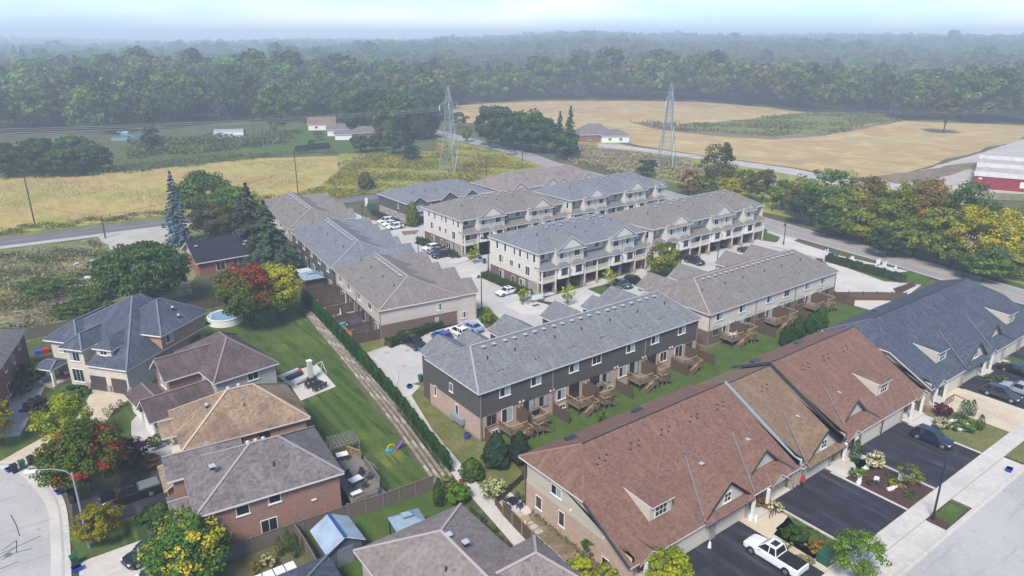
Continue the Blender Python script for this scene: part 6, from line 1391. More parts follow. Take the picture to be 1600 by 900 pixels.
# ------------------------------------------------------------ bins
def bin_(p, m, label, rz=0, tip=False):
    x, y = G(*p); t = thing('wheelie_bin', label, 'bin', x, y, .05, rz)
    b = MB(); b.loft([[(-.24, -.26, 0), (.24, -.26, 0), (.24, .26, 0), (-.24, .26, 0)], [(-.3, -.34, 1.0), (.3, -.34, 1.0), (.3, .34, 1.0), (-.3, .34, 1.0)]], 0, True); b.build('body', m, t); MB().box(-.33, .33, -.38, .36, 1.0, 1.08).build('lid', m, t)
def box_(p, m, label, rz=0, n=1):
    x, y = G(*p); t = thing('recycling_box', label, 'recycling box', x, y, .05, rz)
    b = MB(); b.loft([[(-.3, -.22, 0), (.3, -.22, 0), (.3, .22, 0), (-.3, .22, 0)], [(-.38, -.28, .5), (.38, -.28, .5), (.38, .28, .5), (-.38, .28, .5)]], 0, True); b.build('box', m, t); MB().box(-.42, .42, -.32, .32, .42, .5).build('rim', m, t)
box_((16, 737), 'plastic_blue', 'blue recycling box at the far left kerb beside a black bin', .5); bin_((24, 739), 'plastic_black', 'dark bin standing against the blue box at the far left kerb', .3)
bin_((36, 733), 'plastic_green', 'green bin at the kerb between the blue box and the black bin', .2); bin_((50, 726), 'plastic_black', 'black bin at the end of the pale driveway', .5)
box_((94, 772), 'plastic_blue', 'blue recycling box at the kerb left of the street lamp', .4); box_((111, 772), 'plastic_black', 'small black box under the green and red maple', .2); bin_((116, 786), 'plastic_black', 'black round bin at the corner of the dark driveway', .8)
bin_((118, 884), 'plastic_green', 'green bin at the kerb near the bottom left', .1); box_((121, 893), 'plastic_blue', 'big blue recycling box below the green bin at the bottom left', .1)
box_((1576, 738), 'plastic_blue', 'lone blue recycling box on the right street kerb', .2); bin_((256, 357), 'plastic_black', 'left one of two dark bins on the gravel by the far road', .2); bin_((265, 356), 'plastic_black', 'right one of two dark bins on the gravel by the far road', .2)
box_((742, 498), 'plastic_blue', 'blue recycling box on the grass by the cream row and parked cars', .2); box_((640, 607), 'plastic_blue', 'blue recycling box lying on the small path beside the dark sided row', .7); bin_((658, 597), 'plastic_green', 'dark green bin at the front corner of the dark sided row', .1)
bin_((757, 412), 'plastic_green', 'dark green bin in the lane before the second white block', 0); box_((750, 405), 'plastic_blue', 'pale blue box by the lawn next to the young tree at the second block'); box_((660, 352), 'plastic_cyan', 'pale blue box on the drive before the charcoal row')
bin_((573, 408), 'plastic_black', 'small black bin on the lane beside the charcoal hedge-side row') if False else None
box_((1128, 405), 'plastic_cyan', 'bright blue tarp covered box before the rightmost block', .4, 2)
x, y = G(1290, 878); t = thing('utility_cabinet', 'dark green utility transformer cabinet in the planted strip near the young street tree', 'utility box', x, y, .05, 0); MB().box(-.75, .75, -.6, .6, 0, .9).build('cabinet', 'plastic_green', t); MB().box(-.8, .8, -.65, .65, .9, .98).build('lid', 'plastic_green', t); MB().box(-.95, .95, -.8, .8, -.05, .06).build('base', 'concrete', t); b = MB(); [b.box(-.3 + i * .14, -.22 + i * .14, -.607, -.6, .35, .55) for i in range(4)]; b.build('number_plate', 'paint_white', t)
# community mail boxes and the ramp
for i, p in enumerate([(821, 470), (839, 473)]):
    x, y = G(*p); t = thing('mailbox_unit', f'{["left", "right"][i]} pale grey community mailbox stand on the white island', 'mailbox', x, y, .2, .2 - i * .35)
    MB().box(-1.3, 1.3, -.2, .2, .45, 1.5).build('cabinet', 'galvanised', t); [MB().box(-.19, .19, -.22, -.2, 0, .3).build('door', 'metal_white', t, (-1.05 + k * .42, 0, .55 + j * .32)) for k in range(6) for j in range(3)]; [MB().box(x_ - .1, x_ + .1, -.1, .1, 0, .45).build('leg', 'metal_grey', t) for x_ in (-.8, .8)]
x, y = G(826, 475 + 2); flat('hatch_cover', 'plastic_green', [(x - 1 + 1, y - 1.6), (x + 1.5, y - 1.6), (x + 1.5, y - .8), (x, y - .8)], .215)
# ------------------------------------------------------------ street lamps
def lot_lamp(p, label, h=8.4, arm=2.3, rz=0, m='metal_dark', z=.05, head='metal_dark'):
    x, y = G(*p); t = thing('street_lamp', label, 'street lamp', x, y, z, rz)
    MB().tube((0, 0, 0), (0, 0, h), .12, .07, 10).tube((0, 0, 0), (0, 0, .7), .2, .17, 10).build('pole', m, t)
    b = MB(); q = [(0, 0, h - .25), (arm * .4, 0, h - .05), (arm * .8, 0, h - .1), (arm, 0, h - .35)]
    for a, c in zip(q, q[1:]): b.tube(a, c, .05, .045, 8)
    b.build('arm', m, t); l = MB().tube((arm, 0, h - .75), (arm, 0, h - .3), .32, .1, 12).build('lamp_head', head, t); MB().tube((arm, 0, h - .79), (arm, 0, h - .75), .26, .26, 12).build('lens', 'lamp_lens', l)
    return t
lot_lamp((1457, 812), 'tall dark street lamp with bell shaped head on the grass island by the street', 6.9, 3.6, R(8), z=.12)
lot_lamp((753, 505), 'dark lamp post at the small lawn beside the parked blue car', 8.4, 2.0, R(70)); lot_lamp((763, 424), 'dark lamp post in front of the hedge between the two nearest blocks', 8.4, 2.2, R(200))
lot_lamp((654, 402), 'dark lamp post at the front of the nearest taupe hedge-side row', 5, .6, R(60)); lot_lamp((669, 372), 'dark lamp post before the far end wall of the second block', 7, .8, R(60)); lot_lamp((567, 345), 'dark post before the far end of the hedge-side rows', 4.5, .4, R(60))
lot_lamp((1119, 425), 'dark lamp post before the rightmost block', 6.4, .8, R(80)); lot_lamp((1224, 383), 'dark post on the green strip beside the main road', 5.4, .5, R(60))
x, y = G(140, 856); t = thing('street_lamp', 'grey steel street lamp with a long curved arm over the cul-de-sac', 'street lamp', x, y, .05, R(152))
MB().tube((0, 0, 0), (0, 0, 8.5), .14, .08, 10).build('pole', 'galvanised', t); b = MB(); q = [(0, 0, 8.2), (.6, 0, 8.75), (1.6, 0, 9.05), (2.8, 0, 9.05), (3.2, 0, 8.98)]; [b.tube(a, c, .05, .045, 8) for a, c in zip(q, q[1:])]; b.build('arm', 'galvanised', t)
MB().box(3.0, 4.0, -.16, .16, 8.86, 9.04).build('lamp_head', 'metal_white', t)
# ------------------------------------------------------------ utility poles, pylons and wires
def pole(p, h, label, arm=0, tr=False, rz=0):
    x, y = G(*p); t = thing('utility_pole', label, 'utility pole', x, y, 0, rz)
    MB().tube((0, 0, -.3), (0, 0, h), .19, .12, 8).build('pole', 'timber_dark', t)
    if arm: MB().box(-arm, arm, -.06, .06, h - .6, h - .45).build('crossarm', 'timber_dark', t); [MB().tube((x_, 0, h - .45), (x_, 0, h - .2), .07, .05, 6).build('insulator', 'metal_white', t) for x_ in (-arm, -arm * .4, arm * .4, arm)]
    if tr: MB().tube((.35, 0, h - 2.3), (.35, 0, h - 1.3), .27, .27, 10).tube((-.35, 0, h - 2.3), (-.35, 0, h - 1.3), .27, .27, 10).build('transformer', 'galvanised', t)
    return (x, y, h)
pA = pole((55, 353), 14.5, 'leaning thin utility pole standing in the yellow field at the far left'); pB = pole((165, 373), 5.8, 'short wooden pole on the grass patch beside the far left road'); pC = pole((466, 304), 14.2, 'tall wooden pole behind the farthest hedge-side row')
pD = pole((1503, 434), 9.2, 'wooden pole with transformers beside the yellow diamond sign', 1.2, True, R(60)); pE = pole((1206, 330), 9.5, 'pole with crossarm and white transformer at the right end of the rightmost block', 1.3, True, R(60)); pF = pole((1103, 285), 9.5, 'pole with crossarm among the orange and green trees behind the blocks', 1.2, True, R(60))
pG = pole((760, 274), 9.5, 'utility pole with a white box on the meadow near the left pylon', .8, True, R(60)); pH = pole((853, 240), 9.5, 'utility pole before the pointed conifers by the road', .8, True, R(60)); pI = pole((816, 252), 8, 'thin pole on the verge near the silver car', .6, False, R(60)); pJ = pole((790, 232), 8, 'thin pole across the road from the clump of big trees')
pK = pole((411, 219), 11, 'left one of three thin poles before the far wood'); pL = pole((424, 218), 11, 'middle one of three thin poles before the far wood'); pM = pole((397, 218), 11, 'bare pole with a small box left of the three thin poles')
def pylon(p, h, label, rz):
    x, y = p; t = thing('transmission_tower', label, 'pylon', x, y, 0, rz)
    lv = [(0, 3.3), (h * .3, 2.2), (h * .5, 1.5), (h * .66, 1.05), (h * .8, .95), (h * .9, .6), (h, .08)]
    for sx_, sy_ in ((-1, -1), (1, -1), (1, 1), (-1, 1)):
        b = MB(); [b.bar((a[1] * sx_, a[1] * sy_, a[0]), (c[1] * sx_, c[1] * sy_, c[0]), .2) for a, c in zip(lv, lv[1:])]; b.build('leg', 'galvanised', t)
    b = MB(); cs = [(-1, -1), (1, -1), (1, 1), (-1, 1)]
    seg = []
    for (z0, w0), (z1, w1) in zip(lv[:-2], lv[1:-1]):
        n = max(1, round((z1 - z0) / (2.2 * max(w0, 1.2)))); seg += [(z0 + (z1 - z0) * i / n, w0 + (w1 - w0) * i / n, z0 + (z1 - z0) * (i + 1) / n, w0 + (w1 - w0) * (i + 1) / n) for i in range(n)]
    for z0, w0, z1, w1 in seg:
        for i in range(4):
            a, c = cs[i], cs[(i + 1) % 4]
            b.bar((a[0] * w0, a[1] * w0, z0), (c[0] * w1, c[1] * w1, z1), .11); b.bar((c[0] * w0, c[1] * w0, z0), (a[0] * w1, a[1] * w1, z1), .11); b.bar((a[0] * w1, a[1] * w1, z1), (c[0] * w1, c[1] * w1, z1), .12)
    b.build('lattice', 'galvanised', t)
    for zz, L in ((h * .8, 6.2), ):
        b = MB()
        for s in (-1, 1):
            for yy in (-.9, .9): b.bar((s * .9, yy, zz), (s * L, 0, zz + .4), .14); b.bar((s * .8, yy, zz + 1.6), (s * L, 0, zz + .5), .12)
            for k in range(3): f = (k + 1) / 4; b.bar((s * (.9 + (L - .9) * f), .9 * (1 - f), zz + .4 * f), (s * (.85 + (L - .85) * f), 0, zz + 1.5 * (1 - f) + .4), .1)
        b.build('crossarm', 'galvanised', t)
        for s in (-L, 0, L): MB().tube((s, 0, zz - 1.3), (s, 0, zz + .4), .12, .12, 6).build('insulator', 'metal_white', t)
    for sx_, sy_ in cs: MB().box(sx_ * 3.3 - .5, sx_ * 3.3 + .5, sy_ * 3.3 - .5, sy_ * 3.3 + .5, -.2, .35).build('footing', 'concrete', t)
    return (x, y, h)
q1 = G(704, 272); q2 = G(1040, 262); lineang = math.atan2(q2[1] - q1[1], q2[0] - q1[0])
y1 = pylon(q1, 30.5, 'left steel lattice pylon standing in the yellow meadow', lineang + R(55)); y2 = pylon(q2, 31, 'right steel lattice pylon behind the blocks near the tan field', lineang + R(55))
def wire(a, b, sag, label, r=.035, name='power_line'):
    m = MB(); n = 14; P = [(a[0] + (b[0] - a[0]) * i / n, a[1] + (b[1] - a[1]) * i / n, a[2] + (b[2] - a[2]) * i / n - sag * 4 * (i / n) * (1 - i / n)) for i in range(n + 1)]
    for p, q in zip(P, P[1:]): m.tube(p, q, r, r, 4, cap=False)
    m.build(name, 'metal_dark' if r < .04 else 'metal_grey', None, label=label, cat='power line')
dx_, dy_ = math.cos(lineang), math.sin(lineang); nx_, ny_ = -dy_, dx_
for k, s in enumerate((-6.2, 0, 6.2)):
    nm = ('near side', 'middle', 'far side')[k]; z = 23.2
    A_ = (q1[0] + nx_ * s, q1[1] + ny_ * s, z); B_ = (q2[0] + nx_ * s, q2[1] + ny_ * s, z + .4)
    wire(A_, B_, 1.6, f'{nm} high voltage wire between the two pylons', .04); wire((A_[0] - dx_ * 330, A_[1] - dy_ * 330, z), A_, 5, f'{nm} high voltage wire from the left pylon towards the left edge', .04); wire(B_, (B_[0] + dx_ * 300, B_[1] + dy_ * 300, z), 5, f'{nm} high voltage wire from the right pylon towards the right edge', .04)
for k, s in enumerate((-1.1, 1.1)):
    nm = ('lower', 'upper')[k]; o_ = lambda p, dz=-.3: (p[0] + s, p[1] + s * .4, p[2] + dz)
    wire(o_(pD), o_(pE), 1.0, f'{nm} street wire over the autumn tree row'); wire(o_(pE), o_(pF), .8, f'{nm} street wire behind the rightmost block'); wire((pD[0] + (pD[0] - pE[0]) * .6 + s, pD[1] + (pD[1] - pE[1]) * .6, 9), o_(pD), 1, f'{nm} street wire leaving the picture on the right'); wire(o_(pF), o_(pG), 2, f'{nm} street wire from the orange trees to the meadow pole')
wire((pA[0], pA[1], 5.6), (pB[0], pB[1], 5.6), .3, 'low wire between the two left road poles'); wire((pB[0], pB[1], 5.7), (pC[0], pC[1], 8), .8, 'low wire from the short pole behind the trees')
# ------------------------------------------------------------ signs
x, y = G(1524, 430); t = thing('road_sign', 'yellow diamond warning sign with a dark arrow on a post beside the transformer pole', 'road sign', x, y, 0, R(-20)); MB().box(-.04, .04, -.04, .04, 0, 3.0).build('post', 'metal_grey', t)
b = MB(); b.prism([(0, -.75), (.75, 0), (0, .75), (-.75, 0)], 0, .04); me = b.mesh('plate', 'sign_yellow'); o = obj('plate', me, t, (0, -.05, 2.9)); o.rotation_euler = (R(90), 0, 0)
b = MB(); b.bar((-.25, -.12, 2.65), (-.25, -.12, 2.95), .12, .03).bar((-.25, -.12, 2.95), (.2, -.12, 3.0), .12, .03); b.prism([(.12, -.14), (.4, -.14), (.4, -.1), (.12, -.1)], 2.9, 3.1); b.build('arrow', 'metal_dark', t)
for p, l, c in (((1291, 408), 'blue development sign board between two white posts by the hedge', 'sign_blue'), ((724, 0), '', '')):
    if not l: continue
    x, y = G(*p); t = thing('development_sign', l, 'sign', x, y, 0, R(-10)); MB().box(-.1, .1, -.1, .1, 0, 2.8).box(-.9, -.7, -.1, .1, 0, 2.8).build('post', 'metal_white', t); MB().box(.3, 2.0, -.1, .1, .3, 1.8).build('board', c, t)
for i, p in enumerate([(1328, 412), (1368, 419), (1377, 425), (1397, 424), (1310, 408)]):
    x, y = G(*p); s = (1, 1.2, 1.3, .7, .5)[i]; t = thing('yard_sign', ['white hanging yard sign nearest the blue board', 'left one of the white pair of yard signs on the roadside grass', 'right one of the white pair of yard signs, printed pale blue', 'small low white sign right of the white pair', 'small white marker post just right of the blue board'][i], 'sign', x, y, 0, R(-15)); MB().box(-.06, .06, -.06, .06, 0, 1.7 * s).box(-.06, .9 * s, -.05, .05, 1.6 * s, 1.7 * s).build('post', 'metal_white', t); MB().box(.1 * s, .9 * s, -.03, .03, .75 * s, 1.5 * s).build('panel', 'white_panel' if i != 2 else 'paint_white', t)
x, y = G(582, 332); t = thing('notice_board', 'dark green notice board on the lawn left of the charcoal row', 'sign', x, y, 0, R(-30)); MB().box(-1.3, 1.3, -.1, .1, .5, 2.6).build('board', 'plastic_green', t); MB().box(-1.4, -1.25, -.12, .12, 0, 2.7).box(1.25, 1.4, -.12, .12, 0, 2.7).build('post', 'plastic_green', t)
x, y = G(571, 328); t = thing('banner_flag', 'tall white feather flag left of the dark green notice board', 'flag', x, y, 0, R(-30)); MB().tube((0, 0, 0), (0, 0, 3.6), .04, .03).build('pole', 'metal_grey', t); MB().box(0, .8, -.02, .02, 1.1, 3.5).build('flag', 'cloth_white', t)
fence('board_fence', 'short red-brown fence between the notice board and the charcoal row', [G(588, 332), G(607, 331)], 2.0, 'wood_fence', 'timber', 2.4)
x, y = G(1151, 398 + 12); t = thing('yard_sign', 'tall white for sale sign post in front of the rightmost block', 'sign', x, y, 0, R(-15)); MB().box(-.07, .07, -.07, .07, 0, 2.3).build('post', 'metal_white', t); MB().box(.05, .7, -.03, .03, 1.2, 2.1).build('panel', 'paint_white', t)
# little entrance details of the bungalow row
for i, (x, y) in enumerate([(14.0, -29.6), (13.6, -29.2), (6.9, -29.4)]): obj('garden_statue', MB().tube((0, 0, 0), (0, 0, .45), .2, .14, 8).tube((0, 0, .45), (0, 0, .75), .14, .05, 8).mesh('garden_statue', 'metal_white'), None, (x, y, .05), 0, ['white urn by the garage pier nearest the white pickup', 'second white urn behind the first one near the white pickup', 'white ornament on the pier between the two nearest garage doors'][i], 'ornament')
for i, (x, y, l) in enumerate([(23.0, -29.2, 'red ornamental lantern stand by the pier of the open garage'), (18.6, -27.9, 'red ride-on machine inside the open garage')]): t = thing('red_stand', l, 'ornament', x, y, .07); MB().tube((0, 0, 0), (0, 0, 1.1), .06, .05).build('post', 'metal_dark', t); MB().tube((0, 0, .9), (0, 0, 1.5), .3, .12, 8).build('head', 'plastic_red', t)
t = thing('porch_railing', 'dark porch steps railing left of the pickup and porch columns', 'railing', 15.4, -30.3, .05); b = MB(); [b.bar((x_, 0, 0), (x_, 0, .95), .05) for x_ in (0, .5, 1.0, 1.5)]; b.bar((0, 0, .95), (1.5, 0, .95), .06); b.build('rail', 'metal_dark', t)
t = thing('porch_railing', 'dark porch railing on the slate roofed bungalow entrance', 'railing', 55, -30.2, .05); b = MB(); [b.bar((x_, 0, 0), (x_, 0, 1.1), .06) for x_ in (0, .6, 1.2, 1.8, 2.4)]; b.bar((0, 0, 1.1), (2.4, 0, 1.1), .08); b.bar((2.4, 0, 1.1), (2.4, -1.8, .9), .08); b.bar((2.4, -1.8, 0), (2.4, -1.8, .9), .06); b.build('rail', 'metal_dark', t)
# stones round the flower beds
def stones(name, label, pts, s=.22, m='trim_white'):
    t = thing(name, label, 'edging stones', pts[0][0], pts[0][1], .1)
    sm_ = [MB().prism([(-s * a, -s), (s, -s * .8), (s * .9, s * a), (-s * .7, s)], 0, s * 1.1).mesh('stone', m) for a in (.8, 1.0, .6)]
    for i, (x, y, a) in enumerate(along(pts, s * 1.9)): obj('stone', sm_[i % 3], t, (x - pts[0][0] + rnd.uniform(-.04, .04), y - pts[0][1] + rnd.uniform(-.04, .04), 0), rnd.uniform(0, 3))
stones('stone_edging', 'white stone edging curving through the mulch bed between the two black driveways', curve([(28.6, -32.6), (29.6, -32.2), (30.6, -31.6), (32.4, -31.5), (33.6, -31.0), (34.2, -30.2)], 6))
stones('stone_edging', 'ring of pale stones round the bush on the small front lawn', [(51.2 + 1.3 * math.cos(a), -33.6 + 1.1 * math.sin(a)) for a in np.arange(0, 6.6, .3)], .18)
stones('stone_edging', 'short row of white rocks in the mulch bed near the yellow shrub', [(30.2, -35.2), (31.4, -35.3)], .2); stones('stone_edging', 'small group of white rocks near the far edge of the mulch bed', [(33.0, -35.0), (33.9, -34.6)], .2); stones('stone_edging', 'white rock pair in the middle of the mulch bed', [(31.0, -33.4), (31.3, -33.0)], .28)
# ------------------------------------------------------------ cars
def car(p, kind, paint, rz, label, z=.06, cover=None, sunroof=False, xy=None, group=None):
    t = car_proto(kind, paint, label, cover, sunroof, group); x, y = xy or G(*p); t.location = (x, y, z); t.rotation_euler = (0, 0, R(rz)); return t
car(None, 'suv', 'navy', -90, 'dark blue-black suv on the black driveway before the second rose-brown roof', .08, xy=(44.3, -33.3))
car(None, 'suv', 'charcoal', -90, 'grey-green suv in front of the slate roofed garages', .08, xy=(63.9, -33.6)); car(None, 'suv', 'silver', 90, 'silver and black suv cut by the right edge of the picture', .08, xy=(67.4, -34.6)); car(None, 'sedan', 'black', -90, 'black car far up the driveway at the right edge', .08, xy=(74.2, -31.9))
car(None, 'sedan', 'paleblue', 90, 'pale grey-blue car partly hidden behind the grey-green suv', .08, xy=(67.4, -30.0)) if False else None
car(None, 'pickup', 'white', 91, 'white pickup truck with dark bed cover on the black driveway at the bottom', .08, sunroof=True, xy=(10.3, -34.3))
car(None, 'pickup', 'black', 181, 'black pickup truck with grey folding bed cover on the left driveway under the maple', .11, cover='metal_grey', xy=(-36.6, 12.9))
car(None, 'suv', 'black', 196, 'black suv on the concrete drive at the bottom left', .09, xy=(-37.0, 1.9)); car(None, 'sedan', 'navy', 196, 'second dark car below the black suv at the bottom left', .09, xy=(-36.3, -1.3))
car((645, 541), 'pickup', 'black', -84, 'black pickup truck parked at the left end of the small lot', .09, cover='rubber'); car((691, 531), 'hatch', 'blue', 96, 'bright blue hatchback parked between the pickup and the white suv', .09); car((717, 524), 'suv', 'white', 96, 'white suv with dark sunroof parked between the two blue cars', .09, sunroof=True); car((737, 516), 'sedan', 'paleblue', 96, 'light blue metallic car parked next to the lamp post', .09)
car((792, 460), 'sedan', 'white', 183, 'white saloon car parked alone beside the hedge of the nearest block', .09, sunroof=True)
for p, c, k, l in (((603, 349), 'white', 'suv', 'farthest of the three white cars parked before the charcoal row'), ((610, 353), 'white', 'sedan', 'middle one of the three white cars parked before the charcoal row'), ((617, 358), 'white', 'suv', 'nearest of the three white cars parked before the charcoal row'),
                   ((674, 391), 'white', 'hatch', 'white car, farthest of three parked beside the second block hedge'), ((682, 396), 'steel', 'sedan', 'grey car, middle of three parked beside the second block hedge'), ((690, 402), 'black', 'suv', 'black car, nearest of three parked beside the second block hedge')): car(p, k, c, 180, l, .09)
car((991, 444), 'suv', 'black', -90, 'black suv nosing out of the garage of the nearest block', .11); car((972, 448), 'sedan', 'steel', -90, 'dark grey car on the drive just left of the black suv', .11); car((1085, 412), 'suv', 'black', -90, 'black suv in the shade of the rightmost block garage', .1); car((1168, 396), 'sedan', 'charcoal', -90, 'dark car before the far garage of the rightmost block', .1)
rd = G(800, 242); car((800, 242), 'hatch', 'silver', 115, 'silver car driving on the far main road', .2)
car((1192, 412), 'hatch', 'blue', -80, 'blue car glimpsed between the taupe roofs by the rightmost block', .1) if False else None
# ------------------------------------------------------------ trees that stand alone or can be told apart
def T(label, p, H, r, leaf, seed, n=4200, kind='round', tone='mix', **k):
    x, y = G(*p); return tree(label, x, y, H, r, leaf, seed, n, kind=kind, tone=tone, **k)
T('broad dark green tree between the gravel field and the blue-grey roofed house', (238, 480), 12.6, 8.6, 'leaf_deep', 1, 15000, size=.5, clumps=190)
T('red topped maple with green lower branches beside the hedge end', (395, 516), 11.8, 5.3, 'leaf_redtop', 2, 12000, tone='redtop', size=.36, clumps=150)
T('lime green tree close behind the red topped maple', (436, 500), 10.2, 4.4, 'leaf_lime', 3, 9000, tone='limetop', size=.34, clumps=110)
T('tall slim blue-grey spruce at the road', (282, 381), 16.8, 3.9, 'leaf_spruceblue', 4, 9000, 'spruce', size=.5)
T('large bright green tree right of the slim blue spruce', (328, 352), 14.2, 8.6, 'leaf_green', 5, 13000, size=.55, clumps=130)
T('dull olive tree in front of the large bright green one', (338, 376), 9.6, 6.4, 'leaf_olive', 6, 9000, size=.45, clumps=90)
T('fresh green crown between the olive tree and the brown spruce', (370, 362), 12, 6.4, 'leaf_bright', 7, 9000, size=.48)
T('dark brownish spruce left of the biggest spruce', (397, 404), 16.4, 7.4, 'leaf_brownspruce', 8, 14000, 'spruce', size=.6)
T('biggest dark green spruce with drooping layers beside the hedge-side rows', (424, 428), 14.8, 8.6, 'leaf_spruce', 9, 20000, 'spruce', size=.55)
T('small blue spruce tip behind the black roofed bungalow', (380, 372), 10, 3.2, 'leaf_spruceblue', 10, 2000, 'spruce', size=.4)
T('large maple with red patches over green beside the cul-de-sac', (142, 768), 8.2, 4.3, 'leaf_redgreen', 11, 15000, tone='patches', size=.27, clumps=170)
T('yellow-green tree just behind the red patched maple', (112, 705), 7.0, 3.2, 'leaf_lime', 12, 7000, size=.25, clumps=90)
T('purple leaved ornamental tree right of the red patched maple', (208, 742), 4.6, 2.3, 'leaf_purple', 13, 4500, size=.2, clumps=60)
T('small yellow and orange tree on the lower left lawn', (160, 850), 4.3, 2.1, 'leaf_gold', 14, 6000, size=.17, clumps=110)
T('tree with golden yellow tips in front of the brick house', (300, 905), 6.6, 3.9, 'leaf_yellowtips', 15, 11000, size=.27, clumps=150, tone='tips')
T('yellow and green tree cut by the left edge of the picture', (-6, 700), 6, 2.6, 'leaf_gold', 16, 4000, size=.25)
T('young street tree with thin open crown at the bottom right', (1338, 905), 4.9, 2.5, 'leaf_bright', 17, 3200, size=.2, clumps=60)
T('yellow-green tree cut by the bottom edge before the nearest garage', (1045, 925), 4.2, 2.4, 'leaf_lime', 18, 5000, size=.2)
T('small bronze leaved tree in the mulch bed by the second driveway', (1418, 758), 2.6, 1.5, 'leaf_autumn', 19, 900, size=.16)
T('round dark clipped tree alone in the goldenrod meadow', (572, 295), 5.6, 2.9, 'leaf_olive', 20, 3500, 'column', size=.35)
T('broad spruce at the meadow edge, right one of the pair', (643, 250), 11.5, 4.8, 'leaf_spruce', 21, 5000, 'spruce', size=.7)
T('rounded tree left of the meadow spruce', (615, 243), 10, 5.4, 'leaf_deep', 22, 3500, size=.7)
T('huge dark almost black conifer left of the far road', (657, 216), 19.5, 9.8, 'leaf_spruce', 23, 7000, 'column', size=1.0)
T('dark tree behind the far white shed front', (563, 238), 7.5, 4.6, 'leaf_deep', 24, 3500, size=.8); T('low dark tree at the right end of the far lawn', (588, 236), 7, 4.6, 'leaf_deep', 25, 3000, size=.8)
T('tall bushy tree between the far houses and the wood', (545, 196), 17, 8, 'leaf_green', 26, 4000, size=.95); T('bushy tree behind the pale grey shed', (598, 200), 16, 7, 'leaf_green', 27, 3500, size=.95)
T('small round tree on the far green lawn', (498, 219), 4.5, 2.8, 'leaf_olive', 28, 900, size=.5); T('second small tree on the far lawn near the cedar row', (488, 232), 4, 2, 'leaf_deep', 29, 700, size=.45)
T('wide dark conifer before the polytunnel', (240, 238), 16.5, 7.5, 'leaf_spruce', 30, 6500, 'spruce', size=.9)
for i, (p, H, r) in enumerate([((765, 228), 17, 8), ((785, 233), 18, 8.5), ((806, 235), 17, 8), ((828, 238), 18, 8.5), ((848, 240), 16, 7)]):
    T(f'{nth(i)} big dark tree from the left in the clump beside the far road', p, H, r, 'leaf_deep', 31 + i, 5600, trunk_h=.6, group='big trees in the clump by the far road', size=.95)
T('left one of the two pointed conifers at the right end of the clump', (874, 240), 17, 4.2, 'leaf_spruce', 36, 3000, 'spruce', size=.8); T('right, taller one of the two pointed conifers by the farmhouse', (890, 244), 19.5, 4.8, 'leaf_spruce', 37, 3600, 'spruce', size=.8); T('bushy conifer in front of the pointed pair', (882, 250), 12, 5.6, 'leaf_deep', 38, 3000, size=.8)
T('lone spreading tree standing in the tan field', (1474, 208), 17, 8.5, 'leaf_olive', 39, 4500, size=1.0, trunk_h=5)
T('small round tree by the far left pylon and tan field', (718, 200), 9, 5, 'leaf_green', 40, 1600, size=.8); T('yellowing bush at the roadside left of the tree clump', (729, 222), 7, 3.6, 'leaf_autumn', 41, 1300, size=.7)
T('dark round shrub tree behind the blocks left of the right pylon', (1011, 276), 6, 4.2, 'leaf_deep', 42, 2200, size=.6)
T('yellow-green narrow tree before the charcoal row', (645, 354), 6.6, 2.0, 'leaf_autumn', 43, 2200, 'column', size=.35)
T('bronze tree between the first and second blocks', (1034, 440), 8.2, 3.7, 'leaf_autumn', 44, 5200, size=.36, clumps=80)
T('orange topped tree above the far roofs beside the right pylon', (1075, 305), 8, 3.6, 'leaf_rust', 45, 2600, size=.5)
for i, (p, H, r, l) in enumerate([((742, 413), 4.6, 1.3, 'young bright green tree before the second block'), ((817, 488 - 10), 3.6, 1.0, 'young tree left of the white mailboxes'), ((887, 478), 4.4, 1.2, 'young lime tree on the grass strip of the nearest block'), ((953, 452), 4.4, 1.5, 'young yellow-green tree before the double balcony of the nearest block'), ((762, 508), 3.4, 1.0, 'young tree beside the lamp post and the light blue car')]):
    T(l, p, H, r, 'leaf_lime', 46 + i, 900, size=.24)
